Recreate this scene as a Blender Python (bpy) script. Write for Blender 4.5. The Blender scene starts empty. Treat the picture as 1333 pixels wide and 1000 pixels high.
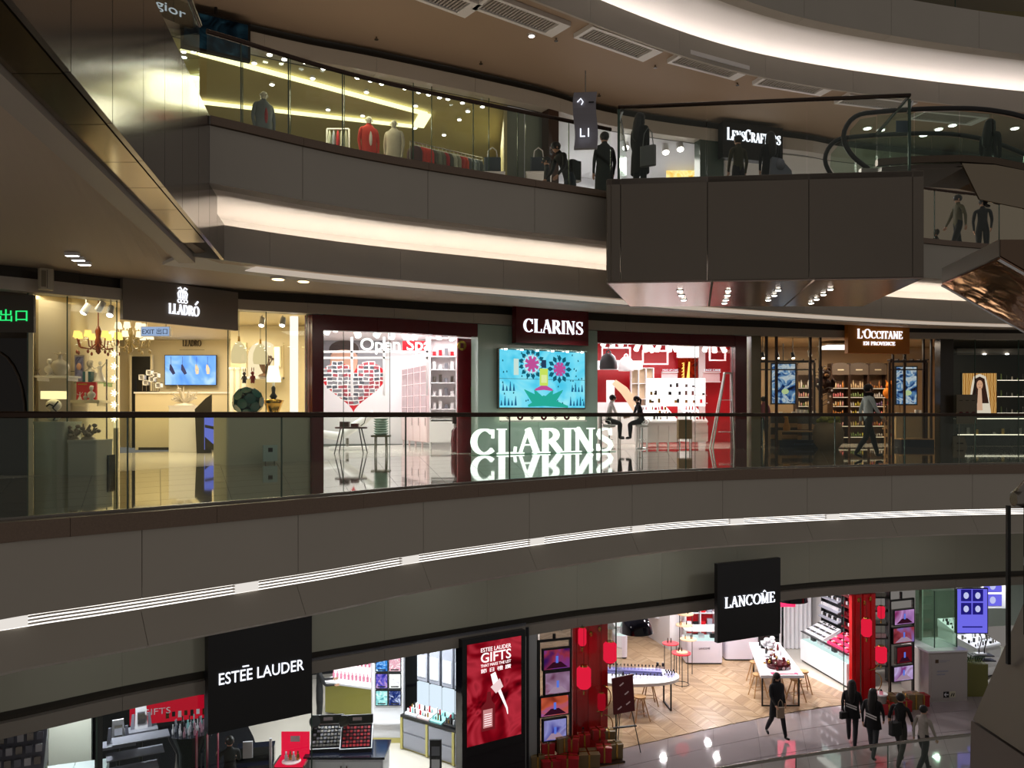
import bpy, math, random
from math import sin, cos, pi, radians, atan2, hypot
from mathutils import Vector, Matrix
random.seed(7)
SC = bpy.context.scene
COL = SC.collection
F, HY, CZ = 1050.0, 540.0, 1.05          # focal length in px, horizon row, eye height
# ------------------------------------------------------------------ camera, world, exposure
cam = bpy.data.objects.new('camera', bpy.data.cameras.new('camera')); COL.objects.link(cam)
cam.location = (0, 0, CZ); cam.rotation_euler = (pi/2, 0, 0)
cam.data.sensor_width = 36; cam.data.lens = 36*F/1333.0
cam.data.shift_y = (HY-500)/1333.0; cam.data.clip_start = .05; cam.data.clip_end = 300
SC.camera = cam
W = bpy.data.worlds.new('world'); SC.world = W; W.use_nodes = True
W.node_tree.nodes['Background'].inputs[0].default_value = (1.0, .92, .85, 1)
W.node_tree.nodes['Background'].inputs[1].default_value = .17
vs = SC.view_settings; vs.view_transform = 'Standard'; vs.look = 'None'; vs.exposure = 0.0; vs.gamma = 1; vs.use_curve_mapping = False
SC.cycles.transparent_max_bounces = 32; SC.cycles.max_bounces = 8; SC.cycles.diffuse_bounces = 3
SC.cycles.glossy_bounces = 4; SC.cycles.sample_clamp_indirect = 4.0; SC.cycles.caustics_reflective = False; SC.cycles.caustics_refractive = False
SC.cycles.use_denoising = True

def area(name, x, y, z, sx, sy, power, col=(1, 1, 1), rot=(0, 0, 0), spread=180):
    l = bpy.data.lights.new(name, 'AREA'); l.shape = 'RECTANGLE'; l.size = sx; l.size_y = sy; l.energy = power; l.color = col
    l.spread = radians(spread)
    o = bpy.data.objects.new(name, l); COL.objects.link(o); o.location = (x, y, z); o.rotation_euler = rot
    return o
def point(name, x, y, z, power, col=(1, 1, 1), r=.05):
    l = bpy.data.lights.new(name, 'POINT'); l.energy = power; l.color = col; l.shadow_soft_size = r
    o = bpy.data.objects.new(name, l); COL.objects.link(o); o.location = (x, y, z); return o
def cl(name, x, y, z, sx, sy, e, col):
    for i in range(2):
        for j in range(2): area(name, x+(i-.5)*sx*.6, y+(j-.5)*sy*.6, z, .16, .16, e/4, col)
# corridor and shop lighting (area lights, no fixtures built for them)
for x, y, e in ((-5.6, 11.5, 14), (-4.2, 15.0, 18), (-.2, 17.6, 22), (4.5, 20.0, 22), (10, 22, 14)): area('corridor_mid', x, y, 3.36, 1.2, 1.2, e, (1, .88, .74))
for x, y, e in ((-5, 14.5, 22), (-2, 16.5, 22), (2, 18.5, 22), (7, 21, 22), (12, 23, 22)): area('corridor_upper_fill', x, y, 5.4, 1.5, 1.5, e, (1, .84, .68), (pi, 0, 0))  # upward fill from just above the upper floor, no fixture there
for x, y, e in ((-6, 12, 14), (-3.5, 14, 14), (-1, 16, 14), (2, 17.6, 14), (4, 19, 14), (6.6, 19.4, 14), (9.5, 20.5, 14), (12, 21.5, 14)): area('corridor_lower', x, y, -1.7, .22, .22, e, (.95, .93, 1))
area('porcelain_lamp', -8.4, 15.0, 3.3, 1.2, .6, 22, (1, .84, .55)); area('porcelain_lamp', -7.6, 19.5, 3.35, 1.5, 2, 130, (1, .86, .6)); area('porcelain_lamp', -9.5, 23.5, 3.35, 3, 2, 130, (1, .86, .6)); area('porcelain_lamp', -5.6, 19.3, 3.3, .8, .8, 45, (1, .84, .58))
area('red_shop_lamp', -3.6, 23.5, 3.6, 3.5, 2.5, 230, (1, .97, .98)); area('red_shop_lamp', -4.0, 26.8, 3.6, 3.5, 2, 130, (1, .97, .98)); area('red_shop_lamp', 5.3, 27, 3.7, 3.5, 3, 260, (1, .97, .98))
area('pier_wash', 1.2, 22.0, 3.3, 2, .2, 22, (1, 1, .98), (radians(-20), 0, radians(35)))
area('orange_shop_lamp', 12, 28.3, 3.5, 3, 2, 200, (1, .8, .6)); area('orange_shop_lamp', 9.2, 27.4, 3.5, 1.5, 1, 60, (1, .8, .6)); area('dark_shop_lamp', 17.5, 28.6, 3.4, 2, 1.5, 12, (1, .8, .55))
cl('black_shop_lamp', -3.6, 19, -3.9, 2.5, 2, 190, (.95, .97, 1)); cl('black_shop_lamp', -1.8, 19.2, -3.9, 2, 1, 90, (.95, .97, 1)); cl('black_shop_lamp', -5.0, 22.5, -3.9, 2, 2, 120, (.97, .97, 1)); cl('left_shop_lamp', -8.4, 15.5, -3.95, 2, 1, 120, (.95, .97, 1))
cl('wood_shop_lamp', 3.8, 23, -3.9, 2.5, 2, 220, (1, .93, .9)); cl('wood_shop_lamp', 8, 24.6, -3.9, 3, 2.5, 300, (1, .94, .92)); cl('wood_shop_lamp', 6, 27.8, -3.9, 3, 2, 160, (1, .95, .95))
cl('right_shop_lamp', 15, 26.5, -3.95, 2.5, 2, 160, (.95, .98, 1))
area('clothing_lamp', -5, 19.5, 8.6, 4, 2, 110, (1, .93, .66)); area('clothing_lamp', -1.2, 21.8, 8.6, 2.5, 2, 90, (1, .93, .68)); area('white_shop_lamp', 3.3, 24.5, 8.6, 2.5, 2, 150, (1, .96, .88)); area('optician_lamp', 9.8, 26, 8.6, 3, 2, 120, (1, .97, .92))
# ------------------------------------------------------------------ materials
def c_(r, g, b):
    f = lambda v: (v/255/12.92) if v/255 <= .04045 else ((v/255+.055)/1.055)**2.4
    return (f(r), f(g), f(b), 1)
MATS = {}
def mat(name, col=(128, 128, 128), rough=.5, metal=0, em=None, es=0, bump=0, bscale=8, var=0, vscale=3, spec=.5, coat=0):
    if name in MATS: return MATS[name]
    m = bpy.data.materials.new(name); m.use_nodes = True; MATS[name] = m
    nt = m.node_tree; bs = nt.nodes['Principled BSDF']
    bs.inputs['Base Color'].default_value = c_(*col); bs.inputs['Roughness'].default_value = rough
    bs.inputs['Metallic'].default_value = metal; bs.inputs['Specular IOR Level'].default_value = spec
    bs.inputs['Coat Weight'].default_value = coat; bs.inputs['Coat Roughness'].default_value = .03
    tc = nt.nodes.new('ShaderNodeTexCoord')
    if em is not None:
        bs.inputs['Emission Color'].default_value = c_(*em); bs.inputs['Emission Strength'].default_value = es
    if var:
        n = nt.nodes.new('ShaderNodeTexNoise'); n.inputs['Scale'].default_value = vscale; n.inputs['Detail'].default_value = 5
        nt.links.new(tc.outputs['Object'], n.inputs['Vector'])
        r = nt.nodes.new('ShaderNodeMix'); r.data_type = 'RGBA'
        a = c_(*col); r.inputs[6].default_value = tuple(min(1, v*(1-var)) for v in a[:3])+(1,)
        r.inputs[7].default_value = tuple(min(1, v*(1+var)) for v in a[:3])+(1,)
        nt.links.new(n.outputs['Fac'], r.inputs[0]); nt.links.new(r.outputs[2], bs.inputs['Base Color'])
    if bump:
        n = nt.nodes.new('ShaderNodeTexNoise'); n.inputs['Scale'].default_value = bscale; n.inputs['Detail'].default_value = 3
        nt.links.new(tc.outputs['Object'], n.inputs['Vector'])
        bp = nt.nodes.new('ShaderNodeBump'); bp.inputs['Strength'].default_value = bump; bp.inputs['Distance'].default_value = .1
        nt.links.new(n.outputs['Fac'], bp.inputs['Height']); nt.links.new(bp.outputs[0], bs.inputs['Normal'])
    return m
def emis(name, col=0, s=0):
    if name in MATS: return MATS[name]
    m = bpy.data.materials.new(name); m.use_nodes = True; MATS[name] = m
    nt = m.node_tree; nt.nodes.clear()
    e = nt.nodes.new('ShaderNodeEmission'); e.inputs[0].default_value = c_(*col); e.inputs[1].default_value = s
    o = nt.nodes.new('ShaderNodeOutputMaterial'); nt.links.new(e.outputs[0], o.inputs[0]); return m
def screen(name, cols, s=1, scale=3, kind='noise', dist=2):
    """glowing picture: colours blended through a procedural texture"""
    if name in MATS: return MATS[name]
    m = bpy.data.materials.new(name); m.use_nodes = True; MATS[name] = m
    nt = m.node_tree; nt.nodes.clear()
    tc = nt.nodes.new('ShaderNodeTexCoord')
    if kind == 'voronoi':
        n = nt.nodes.new('ShaderNodeTexVoronoi'); n.inputs['Scale'].default_value = scale; out = n.outputs['Distance']
    elif kind == 'wave':
        n = nt.nodes.new('ShaderNodeTexWave'); n.inputs['Scale'].default_value = scale; n.inputs['Distortion'].default_value = dist*3
        n.inputs['Detail'].default_value = 2; out = n.outputs['Fac']
    else:
        n = nt.nodes.new('ShaderNodeTexNoise'); n.inputs['Scale'].default_value = scale; n.inputs['Distortion'].default_value = dist; out = n.outputs['Fac']
    nt.links.new(tc.outputs['Object'], n.inputs['Vector'])
    r = nt.nodes.new('ShaderNodeValToRGB'); el = r.color_ramp.elements
    k = len(cols); lo, hi = (.3, .7) if kind == 'noise' else (.05, .95)
    el[0].position = lo; el[0].color = c_(*cols[0]); el[1].position = hi; el[1].color = c_(*cols[-1])
    for i in range(1, k-1):
        e = el.new(lo+(hi-lo)*i/(k-1)); e.color = c_(*cols[i])
    nt.links.new(out, r.inputs[0])
    e = nt.nodes.new('ShaderNodeEmission'); e.inputs[1].default_value = s; nt.links.new(r.outputs[0], e.inputs[0])
    o = nt.nodes.new('ShaderNodeOutputMaterial'); nt.links.new(e.outputs[0], o.inputs[0]); return m
def glass(name, tint=(250, 253, 251), refl=1.0, rough=0.0):
    if name in MATS: return MATS[name]
    m = bpy.data.materials.new(name); m.use_nodes = True; MATS[name] = m
    nt = m.node_tree; nt.nodes.clear()
    t = nt.nodes.new('ShaderNodeBsdfTransparent'); t.inputs[0].default_value = c_(*tint)
    g = nt.nodes.new('ShaderNodeBsdfGlossy'); g.inputs['Roughness'].default_value = rough; g.inputs[0].default_value = (.9, 1, .95, 1)
    f = nt.nodes.new('ShaderNodeLayerWeight'); f.inputs[0].default_value = .5
    pw = nt.nodes.new('ShaderNodeMath'); pw.operation = 'POWER'; pw.inputs[1].default_value = 4.5; nt.links.new(f.outputs['Facing'], pw.inputs[0])
    mu = nt.nodes.new('ShaderNodeMath'); mu.operation = 'MULTIPLY_ADD'; mu.inputs[1].default_value = refl*.7; mu.inputs[2].default_value = refl*.035; nt.links.new(pw.outputs[0], mu.inputs[0])
    x = nt.nodes.new('ShaderNodeMixShader'); nt.links.new(mu.outputs[0], x.inputs[0]); nt.links.new(t.outputs[0], x.inputs[1]); nt.links.new(g.outputs[0], x.inputs[2])
    o = nt.nodes.new('ShaderNodeOutputMaterial'); nt.links.new(x.outputs[0], o.inputs[0]); return m

GREY = mat('grey_paint', (178, 170, 158), .45, var=.05, vscale=1.2)
WARMC = mat('warm_ceiling', (190, 170, 148), .6, var=.03, vscale=.6)
CLADS = mat('satin_cladding', (120, 113, 106), .13, metal=.55, var=.05, vscale=.7)
DARKB = mat('dark_bronze', (46, 40, 28), .5)
COVE = mat('cove_white', (225, 220, 215), .6)
GRAN = mat('brown_granite', (120, 100, 84), .3, var=.25, vscale=60)
RAILM = mat('bronze_rail', (72, 58, 50), .25, metal=.9)
STEEL = mat('brushed_steel', (150, 145, 138), .25, metal=1)
CHROME = mat('chrome', (215, 215, 215), .06, metal=1)
BLACK = mat('black_plastic', (12, 12, 14), .35)
BGLOSS = mat('black_gloss', (8, 8, 12), .08)
WHITE = mat('white_lacquer', (235, 232, 230), .3)
CREAM = mat('cream_paint', (226, 212, 178), .55)
GLS = glass("clear_glass", (246, 250, 245), .8)
GLT = glass("green_glass", (228, 238, 230), .9)
GLC = glass("shop_glass", (252, 254, 252), .7)
GEDGE = mat('glass_edge', (60, 84, 72), .2)
DRED = mat('oxblood_lacquer', (92, 8, 18), .25)
RED = mat('red_lacquer', (200, 14, 30), .35)
LWHITE = emis('lamp_white', (255, 250, 245), 9)
LWARM = emis('lamp_warm', (255, 214, 150), 6)
SIGNW = emis('sign_white', (240, 244, 255), 1.5)
WOOD = mat('oak', (190, 150, 104), .4, var=.2, vscale=9)
GOLD = mat('gold', (190, 150, 70), .25, metal=1)
SKIN = mat('skin', (196, 150, 122), .5)
HAIR = mat('black_hair', (16, 13, 12), .45)
PRODW = mat('product_white', (225, 222, 220), .35)

# ------------------------------------------------------------------ mesh builder
class B:
    def __init__(s): s.v = []; s.f = []; s.sm = []; s.mi = []; s.cur = 0
    def add(s, vs, fs, smooth=False):
        o = len(s.v); s.v += [tuple(v) for v in vs]
        for f in fs: s.f.append([i+o for i in f]); s.sm.append(smooth); s.mi.append(s.cur)
        return s
    def box(s, x0, x1, y0, y1, z0, z1, rz=0, c=None):
        vs = [(x, y, z) for z in (z0, z1) for y in (y0, y1) for x in (x0, x1)]
        if rz:
            cx, cy = c or ((x0+x1)/2, (y0+y1)/2)
            vs = [(cx+(x-cx)*cos(rz)-(y-cy)*sin(rz), cy+(x-cx)*sin(rz)+(y-cy)*cos(rz), z) for x, y, z in vs]
        return s.add(vs, [(0, 2, 3, 1), (4, 5, 7, 6), (0, 1, 5, 4), (2, 6, 7, 3), (0, 4, 6, 2), (1, 3, 7, 5)])
    def cb(s, cx, cy, cz, sx, sy, sz, rz=0): return s.box(cx-sx/2, cx+sx/2, cy-sy/2, cy+sy/2, cz-sz/2, cz+sz/2, rz)
    def hexa(s, p):  # 8 points: bottom ring 4, top ring 4
        return s.add(p, [(3, 2, 1, 0), (4, 5, 6, 7), (0, 1, 5, 4), (1, 2, 6, 5), (2, 3, 7, 6), (3, 0, 4, 7)])
    def cyl(s, p0, p1, r0, r1=None, n=12):
        r1 = r0 if r1 is None else r1
        a, b = Vector(p0), Vector(p1); d = (b-a).normalized()
        u = d.orthogonal().normalized(); w = d.cross(u)
        A = [a+(u*cos(2*pi*i/n)+w*sin(2*pi*i/n))*r0 for i in range(n)]; Bq = [b+(u*cos(2*pi*i/n)+w*sin(2*pi*i/n))*r1 for i in range(n)]
        s.add(A+Bq, [(i, (i+1) % n, n+(i+1) % n, n+i) for i in range(n)], True)
        if r0 > 1e-5: s.add(A, [tuple(reversed(range(n)))])
        if r1 > 1e-5: s.add(Bq, [tuple(range(n))])
        return s
    def lathe(s, prof, cx=0, cy=0, cz=0, n=20, sx=1, sy=1):
        m = len(prof); vs = []
        for r, z in prof:
            for i in range(n): vs.append((cx+r*sx*cos(2*pi*i/n), cy+r*sy*sin(2*pi*i/n), cz+z))
        fs = [(j*n+i, j*n+(i+1) % n, (j+1)*n+(i+1) % n, (j+1)*n+i) for j in range(m-1) for i in range(n)]
        s.add(vs, fs, True)
        if prof[0][0] > .001: s.add(vs[:n], [tuple(reversed(range(n)))])
        if prof[-1][0] > .001: s.add(vs[-n:], [tuple(range(n))])
        return s
    def ell(s, cx, cy, cz, rx, ry, rz, n=12, m=8):
        return s.lathe([(max(1e-4, sin(pi*j/m)), -cos(pi*j/m)*rz) for j in range(m+1)], cx, cy, cz, n, rx, ry)
    def tube(s, pts, r, n=8, rs=None):
        pts = [Vector(p) for p in pts]; vs = []; m = len(pts)
        u = None
        for k, p in enumerate(pts):
            d = (pts[min(k+1, m-1)]-pts[max(k-1, 0)]).normalized()
            if u is None: u = d.orthogonal().normalized() if abs(d.z) > .9 else Vector((0, 0, 1)).cross(d).normalized()
            u = (u-d*u.dot(d)).normalized(); w = d.cross(u); rr = rs[k] if rs else r
            vs += [p+(u*cos(2*pi*i/n)+w*sin(2*pi*i/n))*rr for i in range(n)]
        s.add(vs, [(j*n+i, j*n+(i+1) % n, (j+1)*n+(i+1) % n, (j+1)*n+i) for j in range(m-1) for i in range(n)], True)
        s.add(vs[:n], [tuple(reversed(range(n)))]); s.add(vs[-n:], [tuple(range(n))]); return s
    def prism(s, pts, y0, y1):  # polygon in local x,z extruded along y
        n = len(pts); A = [(x, y0, z) for x, z in pts]; Q = [(x, y1, z) for x, z in pts]
        s.add(A, [tuple(range(n))]); s.add(Q, [tuple(reversed(range(n)))])
        s.add(A+Q, [(i, n+i, n+(i+1) % n, (i+1) % n) for i in range(n)]); return s
    def slab(s, pts, z0, z1):   # polygon in x,y extruded in z
        n = len(pts); A = [(x, y, z0) for x, y in pts]; Q = [(x, y, z1) for x, y in pts]
        s.add(A, [tuple(reversed(range(n)))]); s.add(Q, [tuple(range(n))])
        s.add(A+Q, [(i, (i+1) % n, n+(i+1) % n, n+i) for i in range(n)]); return s
    def ribbon(s, pts, ws, y0=-.02, y1=0):
        m = len(pts); L = []; R = []
        for k, (x, z) in enumerate(pts):
            x0, z0 = pts[max(0, k-1)]; x1, z1 = pts[min(m-1, k+1)]; d = hypot(x1-x0, z1-z0) or 1
            nx, nz = -(z1-z0)/d, (x1-x0)/d; w = (ws[k] if hasattr(ws, '__len__') else ws)/2
            L.append((x+nx*w, z+nz*w)); R.append((x-nx*w, z-nz*w))
        for k in range(m-1):
            q = [L[k], L[k+1], R[k+1], R[k]]
            s.hexa([(a, y0, c) for a, c in q]+[(a, y1, c) for a, c in q])
        return s
    def mk(s, name, material, parent=None, loc=None, rz=None, label=None, kind=None):
        me = bpy.data.meshes.new(name); me.from_pydata(s.v, [], s.f)
        me.polygons.foreach_set('use_smooth', s.sm)
        for m_ in (material if isinstance(material, (list, tuple)) else [material]): me.materials.append(m_)
        if any(s.mi): me.polygons.foreach_set('material_index', s.mi)
        me.update()
        o = bpy.data.objects.new(name, me); COL.objects.link(o)
        if parent: o.parent = parent
        if loc: o.location = loc
        if rz is not None: o.rotation_euler = (0, 0, rz)
        if label: o['label'] = label
        if kind: o['kind'] = kind
        return o
def T(name, label, cat, loc=(0, 0, 0), rz=0, group=None):
    o = bpy.data.objects.new(name, None); COL.objects.link(o); o.empty_display_size = .2
    o.location = loc; o.rotation_euler = (0, 0, rz); o['label'] = label; o['category'] = cat
    if group: o['group'] = group
    return o
def tag(o, label, cat, group=None):
    o['label'] = label; o['category'] = cat
    if group: o['group'] = group
    return o
def st(b, name, m, parent=None, **k):
    o = b.mk(name, m, parent, **k)
    if not parent: o['kind'] = 'structure'
    return o
def SE(name):
    o = bpy.data.objects.new(name, None); COL.objects.link(o); o['kind'] = 'structure'; return o
def dup(root, loc, rz, label=None, group=None, scale=None):
    r = root.copy(); COL.objects.link(r); r.location = loc; r.rotation_euler = (0, 0, rz)
    if label: r['label'] = label
    if group: r['group'] = group
    if scale: r.scale = (scale,)*3 if not isinstance(scale, tuple) else scale
    for ch in list(root.children):
        c = ch.copy(); COL.objects.link(c); c.parent = r
        for g in ch.children:
            d = g.copy(); COL.objects.link(d); d.parent = c
    return r
ORD = ('first second third fourth fifth sixth seventh eighth ninth tenth eleventh twelfth thirteenth fourteenth fifteenth sixteenth seventeenth eighteenth nineteenth twentieth twenty-first twenty-second twenty-third twenty-fourth twenty-fifth twenty-sixth twenty-seventh twenty-eighth').split()
# ------------------------------------------------------------------ plan curves
class Cv:
    def __init__(s, k):
        k = [Vector(p) for p in k]; k = [k[0]*2-k[1]]+k+[k[-1]*2-k[-2]]; P = []
        for i in range(1, len(k)-2):
            a, b, c, d = k[i-1:i+3]
            for j in range(40):
                t = j/40
                P.append(.5*((2*b)+(c-a)*t+(2*a-5*b+4*c-d)*t*t+(3*b-a-3*c+d)*t**3))
        P.append(k[-2]); s.P = P; s.S = [0]
        for i in range(1, len(P)): s.S.append(s.S[-1]+(P[i]-P[i-1]).length)
        s.L = s.S[-1]
    def at(s, t, off=0):
        t = max(0, min(s.L-1e-6, t)); lo, hi = 0, len(s.S)-1
        while hi-lo > 1:
            m = (lo+hi)//2
            if s.S[m] <= t: lo = m
            else: hi = m
        f = (t-s.S[lo])/(s.S[hi]-s.S[lo]); p = s.P[lo].lerp(s.P[hi], f)
        a = s.P[max(0, lo-6)]; b = s.P[min(len(s.P)-1, hi+6)]; d = (b-a).normalized()
        return Vector((p.x+d.y*off, p.y-d.x*off)), atan2(d.y, d.x)
    def s(s_, px, off=0):
        lo, hi = 0, s_.L
        for _ in range(40):
            m = (lo+hi)/2; p, _a = s_.at(m, off)
            if 666.5+F*p.x/p.y < px: lo = m
            else: hi = m
        return (lo+hi)/2
    def on(s_, px, off=0):
        t = s_.s(px, off); p, a = s_.at(t, off); return p.x, p.y, a
def K(*a): return [((px-666.5)/F*Y, Y) for px, Y in a]
R1 = Cv(K((-150, 6.9), (0, 7.7), (171, 8.5), (420, 10.1), (580, 11.6), (840, 14.3), (1020, 15.5), (1200, 16.4), (1333, 16.8), (1480, 17.1)))
S1 = Cv(K((-120, 12.4), (40, 13.6), (160, 15.0), (300, 16.9), (400, 18.3), (520, 20.2), (640, 22), (800, 23.8), (1000, 25.3), (1200, 26.2), (1340, 26.5), (1480, 26.7)))
R2 = Cv([(-4.2, 11.2), (-2.05, 12.9), (1.77, 15.0), (6, 17.3), (10.9, 19.4), (16, 20.6), (20, 21.2)])
S2 = Cv(K((180, 15.8), (240, 16.3), (390, 17.5), (500, 18.3), (700, 20.2), (780, 21.4), (880, 22.4), (1050, 23.7), (1110, 24.4), (1333, 26), (1450, 26.5)))
S0 = Cv([(-10.5, 10.7), (-8, 12.75), (-5.6, 14.8), (.6, 18.8), (2.9, 20.0), (8.5, 22.6), (14.5, 24.1), (18, 24.6)])
R0 = Cv([(-8, 6.5), (-3, 11.5), (1, 14.6), (4.4, 16.3), (10.2, 17.95), (15, 18.6)])
L3 = Cv([(-6.0, 9.5), (-3.0, 13.0), (.36, 15.8), (5.9, 19.4), (13.8, 21.7), (19, 22.2)])
ZF0, ZF2 = -7.2, 5.2
def zy(py, Y): return CZ+(HY-py)*Y/F
def PX(px, Y): return (px-666.5)/F*Y
def G0(px, py, z=ZF0):
    Y = (CZ-z)*F/(py-HY); return PX(px, Y), Y
def sweep(b, cv, s0, s1, prof, n=None, off=0, cap=True):
    n = n or max(1, int((s1-s0)/.45)); rings = []; vs = []
    for i in range(n+1):
        t = s0+(s1-s0)*i/n; pr = prof(t) if callable(prof) else prof
        for o, z in pr:
            p, a = cv.at(t, o+off); vs.append((p.x, p.y, z))
    m = len(pr)
    fs = [(i*m+j, i*m+(j+1) % m, (i+1)*m+(j+1) % m, (i+1)*m+j) for i in range(n) for j in range(m)]
    b.add(vs, fs)
    if cap and m > 2: b.add(vs[:m], [tuple(range(m))]); b.add(vs[-m:], [tuple(reversed(range(m)))])
    return b
def rect(o0, o1, z0, z1): return [(o0, z0), (o1, z0), (o1, z1), (o0, z1)]
# ------------------------------------------------------------------ lettering
def _arc(cx, cz, rx, rz, a0, a1, tk, tn, n=18):
    P = []; Wd = []
    for i in range(n+1):
        a = radians(a0+(a1-a0)*i/n); P.append((cx+rx*cos(a), cz+rz*sin(a))); Wd.append(tn+(tk-tn)*abs(cos(a))**1.3)
    return P, Wd
def glyph(ch, tk=.17, tn=.055):
    """serif capital, unit height: ribbons [(pts, widths)], advance"""
    R = []; st_ = lambda x, w=tk, z0=0, z1=1: R.append(([(x, z0), (x, z1)], [w, w]))
    sf = lambda x, z, w=.3: R.append(([(x-w/2, z), (x+w/2, z)], [.045, .045]))
    ln = lambda x0, z0, x1, z1, w: R.append(([(x0, z0), (x1, z1)], [w, w]))
    adv = .8
    if ch in 'CG':
        R.append(_arc(.47, .5, .37, .47, 48, 318, tk, tn)); ln(.76, .62, .76, .98, .045); adv = .88
    elif ch == 'O': R.append(_arc(.5, .5, .4, .47, 0, 360, tk, tn, 28)); adv = .98
    elif ch == 'L': st_(.2); sf(.2, .98); sf(.2, .02); ln(.2, .03, .66, .03, .06); ln(.66, 0, .69, .28, .05); adv = .74
    elif ch == 'I': st_(.2); sf(.2, .98); sf(.2, .02); adv = .4
    elif ch == 'A': ln(.12, 0, .42, 1, .06); ln(.4, 1, .74, 0, tk); ln(.2, .34, .62, .34, .05); sf(.12, .02, .24); sf(.74, .02, .28); adv = .86
    elif ch == 'V': ln(.74, 1, .44, 0, .06); ln(.46, 0, .12, 1, tk); sf(.12, .98, .28); sf(.74, .98, .24); adv = .86
    elif ch in 'RP':
        st_(.2); sf(.2, .98); sf(.2, .02); R.append(_arc(.32, .73, .3, .24, 90, -90, tk, tn)); ln(.2, .97, .34, .97, tn); ln(.2, .49, .34, .49, tn)
        if ch == 'R': ln(.42, .5, .76, .02, tk); sf(.78, .02, .22); adv = .86
        else: adv = .72
    elif ch == 'N': st_(.18, .06); ln(.16, .99, .72, .01, tk); st_(.72, .06); sf(.14, .98, .26); sf(.18, .02, .26); sf(.72, .98, .26); adv = .9
    elif ch == 'M': st_(.16, .06); ln(.16, 1, .46, .05, .14); ln(.46, .05, .78, 1, .06); st_(.8, tk); sf(.12, .98, .24); sf(.16, .02, .24); sf(.82, .98, .26); sf(.8, .02, .28); adv = 1.0
    elif ch == 'T': st_(.4); sf(.4, .02); ln(.06, .97, .74, .97, .06); ln(.06, 1, .04, .76, .05); ln(.74, 1, .76, .76, .05); adv = .8
    elif ch in 'EF':
        st_(.2); sf(.2, .98); ln(.2, .97, .64, .97, .06); ln(.64, 1, .66, .77, .05); ln(.2, .52, .5, .52, .05); ln(.5, .42, .5, .62, .045)
        if ch == 'E': ln(.2, .03, .66, .03, .06); ln(.66, 0, .7, .25, .05)
        sf(.2, .02); adv = .76 if ch == 'E' else .7
    elif ch == 'D': st_(.2); ln(.1, .97, .4, .97, .05); ln(.1, .03, .4, .03, .05); R.append(_arc(.38, .5, .36, .47, 90, -90, tk, tn)); adv = .86
    elif ch == 'S':
        R.append(([(.62, .74), (.58, .92), (.38, .97), (.18, .9), (.14, .74), (.24, .6), (.42, .5), (.58, .38), (.64, .24), (.56, .08), (.36, .03), (.16, .09), (.11, .27)],
                  [.05, .05, .06, .1, .14, .17, .18, .17, .14, .1, .06, .05, .05])); ln(.62, .68, .62, .98, .045); ln(.11, .02, .11, .32, .045); adv = .74
    elif ch == '^': R.append(([(.3, 1.1), (.45, 1.25), (.6, 1.1)], [.06, .06, .06])); adv = 0
    elif ch == "'": ln(.1, 1, .06, .72, .09); adv = .22
    else: adv = .35
    return R, adv
def serif(text, h, m, parent, x0, z0, width, y0=-.03, y1=0, tk=.17, name='lettering', smallcaps=None, tn=.055):
    x = 0; items = []
    for i, ch in enumerate(text):
        if ch == ' ': x += .4; continue
        k = 1.25 if (smallcaps and i in smallcaps) else 1
        R, adv = glyph(ch, tk, tn); items.append((x, k, R)); x += adv*k
    sx = width/x; b = B()
    for xo, k, R in items:
        for pts, ws in R:
            b.ribbon([(x0+(xo+px*k)*sx, z0+pz*k*h) for px, pz in pts], [w*(sx+h)/2*k for w in ws], y0, y1)
    return b.mk(name, m, parent)
def text(txt, h, m, parent, x, y, z, width=None, align='CENTER', ext=.004, name='lettering', rz=0, flat=False, bold=0):
    cu = bpy.data.curves.new(name, 'FONT'); cu.body = txt; cu.size = 1; cu.align_x = align; cu.extrude = 0; cu.offset = bold
    cu.extrude = ext/h; cu.resolution_u = 3
    o = bpy.data.objects.new(name, cu); COL.objects.link(o)
    bpy.context.view_layer.update()
    me = bpy.data.meshes.new_from_object(o.evaluated_get(bpy.context.evaluated_depsgraph_get()))
    bpy.data.objects.remove(o); o = bpy.data.objects.new(name, me); COL.objects.link(o)
    me.materials.clear(); me.materials.append(m)
    xs = [v.co.x for v in me.vertices] or [0, 1]; w = max(xs)-min(xs) or 1
    o.scale = ((width/w) if width else h, h, h)
    o.rotation_euler = (0 if flat else pi/2, 0, rz); o.location = (x, y, z); o.parent = parent
    return o
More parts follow.
